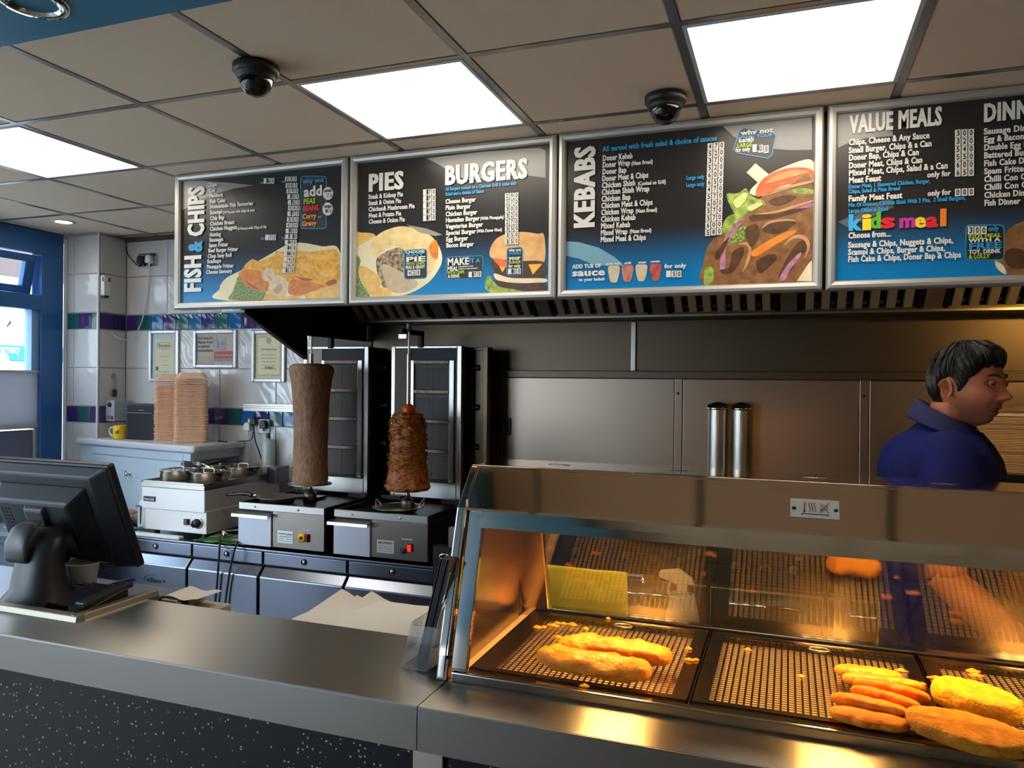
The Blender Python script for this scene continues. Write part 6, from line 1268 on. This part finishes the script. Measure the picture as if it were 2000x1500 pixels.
p = at(1332, 1235, 'y', 1.97); p = V((p.x, 1.97, .821)); t = thing('spray_bottle', p, 'clear spray bottle with white trigger behind the display glass', 'spray bottle')
SB = M('spray_plastic', (190, 190, 186), .3, spec=.5, alpha=.35); zt2 = at(1330, 1115, 'y', 1.97).z
MB().lathe([(0, 0), (.042, 0), (.045, .01), (.043, .13), (.03, .19), (.016, zt2-.821-.06), (.014, zt2-.821-.045)], p, 24).build('body', SB, t)
q = V((p.x, 1.97, zt2-.03)); tr_ = MB().box(q.x-.014, q.x+.014, 1.958, 1.982, q.z-.02, q.z+.0).prism([(q.x-.06, q.z+.012), (q.x-.058, q.z+.026), (q.x-.01, q.z+.034), (q.x+.024, q.z+.012), (q.x+.03, q.z-.002), (q.x-.014, q.z-.002)], 'y', 1.957, 1.983).build('spray_head', M('spray_white', (170, 166, 158), .4, alpha=.75), t, bevel=.003)
MB().tube([q+V((-.03, 0, .0)), q+V((-.036, 0, -.02)), q+V((-.03, 0, -.045))], .004, 8, spline=3).build('trigger', MATS['spray_white'], t)
# ------------------------------------------------------------------ range and shelf units at the back right
rg = thing('frying_range', (0, 3.5, 0), 'stainless frying range along the clad back wall', 'range')
RGX0, RGX1 = -1.20, .60
MB().box(RGX0, RGX1, 3.20, YB-.04, .08, .90).build('carcass', STEEL_DARK, rg, bevel=.004); MB().box(RGX0-.01, RGX1+.005, 3.18, YB-.036, .90, .93).build('worktop', STEEL, rg, bevel=.004)
for k in range(4):
    x0 = RGX0+.02+k*.445; d = MB().box(x0, x0+.43, 3.185, 3.20, .14, .72).build('door', STEEL, rg, bevel=.004); MB().tube([(x0+.08, 3.185, .67), (x0+.08, 3.15, .67), (x0+.35, 3.15, .67), (x0+.35, 3.185, .67)], .008, 8).build('handle', CHROME, d)
    q = MB().box(x0, x0+.43, 3.19, 3.20, .74, .88).build('control_panel', STEEL_BLACK, rg, bevel=.003)
    for j in range(3): MB().lathe([(.022, 0), (.018, .022), (0, .024)], (x0+.1+.11*j, 3.19, .81), 16, (0, -1, 0)).build('knob', BLACK, q)
for x in (RGX0+.08, RGX1-.08): MB().cyl((x, 3.3, 0), .025, .08).build('leg', STEEL, rg)
ku = thing('warming_cabinet', (.95, 3.5, 0), 'dark topped steel warming cabinet behind the man at right', 'cabinet')
zt2 = at(1960, 925, 'y', 3.2).z
MB().box(.62, 1.5, 3.20, YB-.04, .06, zt2-.07).build('body', STEEL_DARK, ku, bevel=.004); MB().box(.61, 1.51, 3.18, YB-.036, zt2-.07, zt2).build('top', M('black_enamel', (26, 24, 26), .25), ku, bevel=.004); MB().box(.61, 1.51, 3.172, 3.18, zt2-.052, zt2-.046).build('edge_trim', STEEL, ku); MB().box(.66, 1.05, 3.185, 3.2, .15, zt2-.14).build('door', STEEL, ku, bevel=.003)
for x in (.70, 1.42): MB().cyl((x, 3.3, 0), .025, .06).build('leg', STEEL, ku)
pk = thing('bag_stack', (.9, 3.4, zt2), 'tall stack of tan paper bags on the dark cabinet behind the man', 'paper bags')
TAN = M('tan_paper', (226, 176, 112), .7, noise_=(18, (212, 160, 98), .6)); zz = at(1960, 803, 'y', 3.28).z
n_ = 34; hh = (zz-.02-zt2)/n_
for k in range(n_): 
    j1, j2 = random.uniform(-.004, .004), random.uniform(-.004, .004); MB().box(.665+j1, 1.18+j1, 3.25+j2, 3.58+j2, zt2+.0005+k*hh, zt2+k*hh+hh*.78).build('paper_bag', TAN, pk)
MB().box(.66, 1.185, 3.245, 3.585, zz-.019, zz-.004).build('wrapped_bundle', M('tan_light', (240, 206, 150), .6), pk, bevel=.004); MB().box(.655, 1.19, 3.24, 3.59, zz-.003, zz+.012).build('tray_lid', M('tray_brown', (150, 112, 66), .5), pk, bevel=.003)
# ================================================================== the man behind the display
def lathe_ring(c, rx, ry, yaw=0, n_=36, pw=2.0, tx=0, ty=0):
    out = []
    for i in range(n_):
        a_ = 2*math.pi*i/n_; ca, sa = math.cos(a_), math.sin(a_); x = rx*abs(ca)**(2/pw)*(1 if ca >= 0 else -1); y = ry*abs(sa)**(2/pw)*(1 if sa >= 0 else -1)
        out.append(V((c[0]+x*math.cos(yaw)-y*math.sin(yaw), c[1]+x*math.sin(yaw)+y*math.cos(yaw), c[2]+x*tx+y*ty)))
    return out
def limb(path, radii, n_=20, sub=5, wr=0, seed=0):
    pts = spl(path, sub); rr = []
    for i in range(len(path)-1):
        for k in range(sub): rr.append(radii[i]+(radii[i+1]-radii[i])*k/sub)
    rr.append(radii[-1]); rings = []; prev = None
    for i, p in enumerate(pts):
        t = (pts[min(i+1, len(pts)-1)]-pts[max(0, i-1)]).normalized(); a = V((1, 0, .2)) if prev is None else prev
        a = (a-t*a.dot(t)).normalized(); prev = a; b = t.cross(a); ring = []
        for k in range(n_):
            g_ = 2*math.pi*k/n_; r = rr[i]
            if wr: r *= 1+wr*noise.noise(V((math.cos(g_)*2+seed, math.sin(g_)*2, i*.35)))
            ring.append(p+(a*math.cos(g_)+b*math.sin(g_))*r)
        rings.append(ring)
    return rings
HC = V((.462, 2.36, 1.546)); HY = math.radians(-42)      # head centre, direction of the face
man = thing('person', (.40, 2.40, 0), 'man with greying dark hair in a blue polo shirt, looking right behind the display', 'person')
SKIN = M('skin', (172, 104, 72), .5, noise_=(30, (156, 90, 62), .6), bump=(500, .12), sub=.12, spec=.35)
STUB = M('skin_stubble', (150, 98, 78), .55, noise_=(300, (120, 80, 66), .5), bump=(700, .2), spec=.3)
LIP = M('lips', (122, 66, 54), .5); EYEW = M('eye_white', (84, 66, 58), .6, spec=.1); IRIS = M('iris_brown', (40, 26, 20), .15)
HAIR = M('hair_dark', (13, 12, 12), .8, spec=.15, noise_=(34, (34, 32, 31), .4), stretch=(1, 1, .5), bump=(160, .6))
BROW = M('brow_hair', (34, 28, 26), .7)
def gs(v_, c, s): return math.exp(-((v_-c)/s)**2)
def headpt(d):
    """surface of the head for a unit direction (x forward, y left, z up), feet of the features in metres"""
    x = d.x*(.098 if d.x > 0 else .102); y = d.y*.075; z = d.z*(.118 if d.z > 0 else .114)
    if d.z < 0:
        k = -d.z; y *= 1-.27*k**1.8
        if d.x < 0: x *= 1-.50*k**1.3
        else: x *= 1+.07*k
    # flatten sides a little, square the jaw
    f = max(0, d.x)
    if f > 0:
        fw = min(1, f*2.2)
        x += fw*(.006*gs(z, .036, .012)*gs(y, 0, .05)                           # brow ridge
             -.013*(gs(y, .031, .015)+gs(y, -.031, .015))*gs(z, .020, .013)      # eye sockets
             +.006*(gs(y, .045, .02)+gs(y, -.045, .02))*gs(z, -.014, .02)        # cheekbones
             +.010*gs(y, 0, .026)*gs(z, -.092, .020)                             # chin
             -.005*gs(y, 0, .03)*gs(z, -.078, .006)
             +.004*gs(y, 0, .024)*gs(z, -.050, .006)+.0045*gs(y, 0, .022)*gs(z, -.066, .006)   # lips
             -.006*gs(y, 0, .024)*gs(z, -.058, .0030)
             -.004*(gs(y, .026, .008)+gs(y, -.026, .008))*gs(z, -.048, .02))
        if -.045 < z < .04:                                                     # nose
            t = (.032-z)/.054
            h = max(0, min(1, t))**1.15 if z > -.022 else max(0, 1-(-.022-z)/.012)
            wd = .0100+.0085*max(0, min(1, t)); x += fw*(.017*h*gs(y, 0, wd)+.012*gs(y, 0, .013)*gs(z, -.014, .0115)+.008*h*(gs(y, .013, .006)+gs(y, -.013, .006))*gs(z, -.020, .010))
    return V((x, y, z))
RH = Matrix.Rotation(HY, 3, 'Z') @ Matrix.Rotation(math.radians(4), 3, 'Y')
HS = .925
def hw(p): return HC+RH @ (p*HS)
NU, NV = 144, 110
vs_, fs, mats_ = [], [], []; stub_ = []
for j in range(NV+1):
    ph = math.pi*j/NV
    for i in range(NU):
        th = 2*math.pi*i/NU; vs_.append(headpt(V((math.sin(ph)*math.cos(th), math.sin(ph)*math.sin(th), math.cos(ph)))))
for j in range(NV):
    for i in range(NU):
        k = (i+1) % NU; fs.append((j*NU+i, j*NU+k, (j+1)*NU+k, (j+1)*NU+i))
        c = (vs_[j*NU+i]+vs_[(j+1)*NU+k])/2; m_ = 0
        if c.x > .06 and -.070 < c.z < -.047 and abs(c.y) < .023*math.sqrt(max(0, 1-((c.z+.058)/.0115)**2)): m_ = 2
        mats_.append(m_)
bodymb = MB(); bodymb.add([hw(p) for p in vs_], fs, True)
nb = [len(bodymb.f)]
nt = SKIN.node_tree; at_ = nt.nodes.new('ShaderNodeAttribute'); at_.attribute_name = 'stubble'; mxs = nt.nodes.new('ShaderNodeMixRGB'); mxs.inputs[2].default_value = lin((78, 52, 44))
src_l = nt.nodes['Principled BSDF'].inputs['Base Color'].links[0].from_socket; mm = nt.nodes.new('ShaderNodeMath'); mm.operation = 'MULTIPLY'; mm.inputs[1].default_value = .5
nt.links.new(at_.outputs['Fac'], mm.inputs[0]); nt.links.new(mm.outputs[0], mxs.inputs[0]); nt.links.new(src_l, mxs.inputs[1]); nt.links.new(mxs.outputs[0], nt.nodes['Principled BSDF'].inputs['Base Color'])
# ears
def ear(sgn):
    rings = []
    for k in range(15):
        a_ = math.pi*(.0+1.0*k/14); 
    mb = []
    base = V((-.008, sgn*.070, -.004))
    for i in range(9):
        t = i/8; s_ = math.sin(math.pi*min(1, t*.92+.08))**.6
        ring = []
        for q in range(28):
            g_ = 2*math.pi*q/28; up, fw = math.cos(g_), math.sin(g_)
            r = .031 if up > 0 else .030; w_ = .019 if up > 0 else .013
            depth = [0, .008, .014, .017, .018, .0165, .012, .008, .007][i]; sc = [.75, .88, .98, 1.02, .97, .82, .66, .42, .05][i]
            ring.append(hw(base+V((fw*w_*sc-.006*t+(-.004 if up > 0 else .003), sgn*(depth+.006*(1 if fw < 0 else -.25)*min(1, t*2)), up*r*sc*.88+.001))))
        mb.append(ring)
    return mb
for s_ in (1, -1): bodymb.loft(ear(s_), cap=True)
# neck, trunk, arms with hands, legs: one figure
SH_R, SH_L = V((.395, 2.20, 1.345)), V((.475, 2.60, 1.352))
nk0 = HC+V((-.030, .018, -.06)); nk1 = V((.405, 2.395, 1.385))
bodymb.loft([lathe_ring(nk0+V((0, 0, .02)), .055, .056, HY), lathe_ring(nk0, .060, .058, HY), lathe_ring(nk0.lerp(nk1, .5), .060, .060, HY*.6), lathe_ring(nk1+V((0, 0, .02)), .068, .072, 0), lathe_ring(nk1+V((0, 0, -.03)), .085, .12, 0)])
tor = [(1.40, .07, .10, .41), (1.36, .095, .17, .40), (1.28, .115, .19, .39), (1.15, .118, .175, .385), (1.02, .11, .165, .39), (.92, .12, .175, .40), (.84, .12, .175, .40)]
def tring(z, rx, ry, x, g_=0, pw=2.3): return lathe_ring((x, 2.40+(.02 if z > 1.3 else 0), z), rx+g_, ry+g_, .12, 44, pw)
bodymb.loft([tring(*t) for t in tor])
EL_R, WR_R = V((.372, 2.115, 1.075)), V((.570, 2.04, .895)); EL_L, WR_L = V((.52, 2.64, 1.08)), V((.66, 2.45, .93))
for sh, el, wr in ((SH_R, EL_R, WR_R), (SH_L, EL_L, WR_L)):
    bodymb.loft(limb([sh, sh.lerp(el, .5)+V((-.01, 0, 0)), el], [.056, .050, .043])); f_ = (wr-el).normalized()
    bodymb.loft(limb([el-f_*.02, el.lerp(wr, .3), el.lerp(wr, .7), wr, wr+f_*.02], [.040, .045, .036, .028, .029]))
    sd_ = f_.cross(V((0, 0, 1))).normalized(); up = sd_.cross(f_)
    pm_ = [wr+f_*(.012+.03*k)+V((0, 0, -.002*k)) for k in range(4)]
    rings = []
    for k, p in enumerate(pm_): w_, t_ = (.028, .039, .044, .042)[k], (.022, .017, .015, .012)[k]; rings.append([p+sd_*w_*math.cos(a_)+up*t_*math.sin(a_) for a_ in [q*math.pi/10 for q in range(20)]])
    bodymb.loft(rings)
    for k, (o_, L_) in enumerate(((-.033, .062), (-.012, .074), (.011, .080), (.033, .070))):
        b_ = pm_[3]+sd_*o_-f_*.012; bodymb.loft(limb([b_, b_+f_*(.012+L_*.4)-up*.002, b_+f_*(.012+L_*.72)-up*.014, b_+f_*(.012+L_*.9)-up*.034], [.0095, .009, .008, .006], 10, 3))
    s2 = sd_ if (sh is SH_L) else -sd_
    b_ = pm_[1]+s2*.026; bodymb.loft(limb([b_-f_*.01, b_+s2*.022+f_*.026-up*.004, b_+s2*.028+f_*.052-up*.014, b_+s2*.022+f_*.072-up*.024], [.014, .012, .010, .007], 10, 3))
for s_, y in ((1, 2.50), (-1, 2.30)): bodymb.loft(limb([V((.40, y, .86)), V((.41, y, .48)), V((.395, y, .10)), V((.395, y, .06))], [.085, .058, .04, .04]))
body = bodymb.build('body', SKIN, man)
for m_ in (STUB, LIP): body.data.materials.append(m_)
sa = body.data.attributes.new('stubble', 'FLOAT', 'POINT')
for i, p in enumerate(vs_):
    sm = lambda a, b, x: max(0, min(1, (x-a)/(b-a)))
    sa.data[i].value = sm(-.02, -.055, p.z)*sm(-.035, .02, p.x+.35*min(0, -p.z-.05))*(1-.8*gs(p.z, -.058, .008)*gs(p.y, 0, .02))+.4*sm(.06, .085, p.z)
for i in range(nb[0]): body.data.polygons[i].material_index = mats_[i]
# eyes and brows
def ball(mb, c, r, n_=16): return mb.lathe([(r*math.sin(math.pi*k/n_), -r*math.cos(math.pi*k/n_)) for k in range(n_+1)], c, n_*2)
for s_ in (1, -1):
    c = hw(V((.0735, s_*.031, .0185))); e = ball(MB(), c, .0098).build('eye', EYEW, man); gz = (RH @ V((.9, -.25, -.05))).normalized()
    MB().lathe([(.0054, .0082), (.0035, .0093), (0, .0099)], c, 16, tuple(gz)).build('iris', IRIS, e)
    # lids: thin skin rims above and below each eye
    for up, a0 in ((1, .0036), (-1, .0078)):
        pts = [hw(V((.0765+.0125*math.cos(t)*.98, s_*.031+.0135*math.sin(t), .0195+up*a0*math.cos(t*1.25)))) for t in [(-1.1+2.2*k/8) for k in range(9)]]
        MB().tube(pts, [.0018]+([.0048]*7 if up > 0 else [.0026]*7)+[.0018], 8, spline=2).build('eyelid', SKIN, man)
    pts = [hw(headpt(V((math.cos(a_)*.93, s_*math.sin(a_)*.93, zz))) + V((.003, 0, 0))) for a_, zz in ((.14, .30), (.26, .345), (.42, .37), (.58, .355), (.70, .31))]
    MB().tube(pts, [.002, .0032, .0036, .003, .0012], 8, spline=4).build('eyebrow', BROW, man)
# hair: a shell over the skull, thick on top with a side-swept front
def hairline(th):
    a_ = abs(math.atan2(math.sin(th), math.cos(th)))
    pts = [(0, .064), (.35, .068), (.7, .062), (.95, .044), (1.12, .030), (1.30, -.002), (1.42, -.014), (1.50, .020), (1.75, .034), (1.95, .010), (2.05, -.060), (2.4, -.096), (3.2, -.102)]
    for (x0, y0), (x1, y1) in zip(pts, pts[1:]):
        if x0 <= a_ <= x1: return y0+(y1-y0)*(a_-x0)/(x1-x0)
    return pts[-1][1]
hv, hf, keep = [], [], {}
NU2, NV2 = 180, 120
for j in range(NV2+1):
    ph = math.pi*j/NV2
    for i in range(NU2):
        th = 2*math.pi*i/NU2; d = V((math.sin(ph)*math.cos(th), math.sin(ph)*math.sin(th), math.cos(ph))); p = headpt(d)
        hl = hairline(th)+.006*noise.noise(V((math.cos(th)*9, math.sin(th)*9, 3)))
        above = (p.z-hl); k = max(0, min(1, above/.022)); thick = (.004+.018*max(0, d.z)**.8+.006*max(0, -d.x))*k**.5
        sw = noise.noise(V((d.x*5, d.y*5, d.z*4)))*.5+noise.noise(V((th*16 if abs(d.z) < .8 else d.x*20, d.z*5, 1)))*.5
        thick += .006*sw*k
        if d.x > .2 and d.z > .35: thick += .012*gs(p.z, .085, .03)*k
        hv.append(hw(p+d*(thick+.0006) + V((0, 0, 0)))); keep[(j, i)] = above > -.002
for j in range(NV2):
    for i in range(NU2):
        k = (i+1) % NU2
        if keep[(j, i)] and keep[(j, k)] and keep[(j+1, i)] and keep[(j+1, k)]: hf.append((j*NU2+i, j*NU2+k, (j+1)*NU2+k, (j+1)*NU2+i))
hm = MB(); hm.add(hv, hf, True); hair = hm.build('hair', HAIR, man)
bm = bmesh.new(); bm.from_mesh(hair.data); bmesh.ops.delete(bm, geom=[v_ for v_ in bm.verts if not v_.link_faces], context='VERTS'); bm.to_mesh(hair.data); bm.free()
# loose locks lying over the shell
lk = MB(); random.seed(21)
for q in range(420):
    th = random.uniform(-3.14, 3.14); z0 = random.uniform(.05, .97); ph = math.acos(z0)
    pts = []; ok = True
    for k in range(6):
        t = k/5; a_ = th+(.30*t if th < 0 else -.10*t)*(1 if abs(th) < 1.6 else .2); pp = ph+t*.42*(1 if abs(th) > .9 else .6)
        d = V((math.sin(pp)*math.cos(a_), math.sin(pp)*math.sin(a_), math.cos(pp))); p = headpt(d)
        if p.z < hairline(a_)+.001: break
        kk = min(1, (p.z-hairline(a_))/.022); pts.append(hw(p+d*((.004+.018*max(0, d.z)**.8+.006*max(0, -d.x)+(.012*gs(p.z, .085, .03) if d.x > .2 and d.z > .35 else 0))*kk**.5+.0022)))
    if len(pts) > 3: lk.tube(pts, [.0014]+[.0030]*(len(pts)-2)+[.0006], 5)
tag(lk.build('hair_locks', M('hair_locks', (16, 15, 15), .75, spec=.2, noise_=(20, (74, 71, 67), .2)), hair), kind='stuff')
# polo shirt: trunk, sleeves, collar, placket
POLO = M('polo_blue', (14, 25, 92), .85, spec=.2, noise_=(7, (11, 20, 78), .6), bump=(700, .3)); POLOC = M('polo_collar', (20, 26, 72), .85, bump=(900, .3))
def shring(z, rx, ry, x, y=2.405, yaw=.12, pw=2.3, ty=0): 
    r = lathe_ring((x, y, z), rx, ry, yaw, 56, pw, 0, ty); out = []
    for i, p in enumerate(r):
        a_ = 2*math.pi*i/56; f_ = .022*noise.noise(V((math.cos(a_)*2.6, math.sin(a_)*2.6, z*5+a_*.8)))+.006*noise.noise(V((math.cos(a_)*6, math.sin(a_)*6, z*12+a_)))
        c = V((x, y, p.z)); out.append(c+(p-c)*(1+f_/max(.05, (p-c).length)*(1 if z < 1.40 else .3)))
    return out
rings = [shring(1.452, .066, .068, .415, 2.39, 0, 2), shring(1.428, .082, .100, .408, 2.395, .0, 2), shring(1.405, .104, .150, .400, 2.40), shring(1.375, .122, .190, .394), shring(1.335, .134, .208, .391), shring(1.27, .140, .212, .392), shring(1.19, .144, .208, .396), shring(1.10, .142, .198, .400), shring(1.02, .138, .192, .400), shring(.94, .140, .198, .402), shring(.86, .142, .200, .402), shring(.82, .141, .199, .402)]
fine = []
for a, b in zip(rings, rings[1:]):
    for k in range(3): fine.append([p.lerp(q, k/3) for p, q in zip(a, b)])
fine.append(rings[-1])
shm = MB().loft(fine)
CUFFS = []
for sh, el in ((SH_R, EL_R), (SH_L, EL_L)):
    sg = -1 if sh is SH_R else 1; e2 = sh.lerp(el, .72)
    rr = limb([sh+V((.01, -sg*.09, .035)), sh+V((0, -sg*.03, .022)), sh+V((0, sg*.005, -.02)), sh.lerp(el, .35)+V((-.004, sg*.006, 0)), e2], [.055, .066, .074, .074, .070], 32, 6, .05, 3)
    shm.loft(rr); CUFFS.append((rr, e2, el, sh))
sh_ = shm.build('polo_shirt', POLO, man)
r_ = sh_.modifiers.new('fuse', 'REMESH'); r_.mode = 'VOXEL'; r_.voxel_size = .007; r_.use_smooth_shade = True
s_ = sh_.modifiers.new('soft', 'SMOOTH'); s_.factor = .5; s_.iterations = 7
for rr, e2, el, sh in CUFFS:
    MB().loft([[p-(p-e2)*.10 for p in rr[-1]], [p+(p-e2)*.05 for p in rr[-1]], [p+(p-e2)*.05+(el-sh).normalized()*.018 for p in rr[-1]], [p-(p-e2)*.10+(el-sh).normalized()*.018 for p in rr[-1]]], cap=False).build('cuff', POLOC, sh_)
def col_ring(h, r0, fl):
    out = []
    for k in range(33):
        a_ = HY*.35+.42+(2*math.pi-.84)*k/32; c = V((.415, 2.392, 0)); fr_ = math.cos(a_-HY*.35)
        out.append(V((c.x+(r0+fl)*math.cos(a_), c.y+(r0+fl)*1.03*math.sin(a_), 1.452-.030*max(0, fr_)+.040*max(0, -fr_)+h)))
    return out
MB().loft([col_ring(-.02, .066, 0), col_ring(.012, .064, 0), col_ring(.022, .067, .002), col_ring(.014, .070, .008), col_ring(-.020, .076, .020), col_ring(-.027, .077, .022), col_ring(-.02, .070, .012)], cap=False, closed=False).build('collar', POLOC, sh_)
fd_ = V((math.cos(HY*.35), math.sin(HY*.35), 0)); MB().loft([[V((.415, 2.392, z))+fd_*(r-.008)+V((-fd_.y, fd_.x, 0))*s for s, dd in ((-.018, 0), (.018, 0))]+[V((.415, 2.392, z))+fd_*(r+.006)+V((-fd_.y, fd_.x, 0))*s for s in (.018, -.018)] for z, r in ((1.425, .080), (1.39, .108), (1.35, .130), (1.30, .142))], smooth=False).build('placket', POLOC, sh_)
TROU = M('navy_trousers', (28, 30, 44), .85)
tr_ = MB().loft([lathe_ring((.402, 2.40, z), rx, ry, .12, 36, 2.3) for z, rx, ry in ((.93, .132, .186), (.86, .136, .192), (.80, .130, .190))], cap=False)
for y in (2.495, 2.305): tr_.loft(limb([V((.40, y, .86)), V((.41, y, .5)), V((.40, y, .16)), V((.40, y, .05))], [.108, .082, .068, .072], 24, 5, .05, y), cap=False)
tr_.build('trousers', TROU, man)
for y in (2.495, 2.305): MB().loft([lathe_ring((.44, y, z), rx, ry, 0, 24, 2.4) for z, rx, ry in ((.0, .135, .05), (.03, .138, .052), (.06, .125, .046))]+[lathe_ring((.40, y, .10), .065, .05, 0, 24, 2.2)]).build('shoe', BLACK, man)
# ================================================================== finish
finish_texts()
bpy.context.view_layer.update()
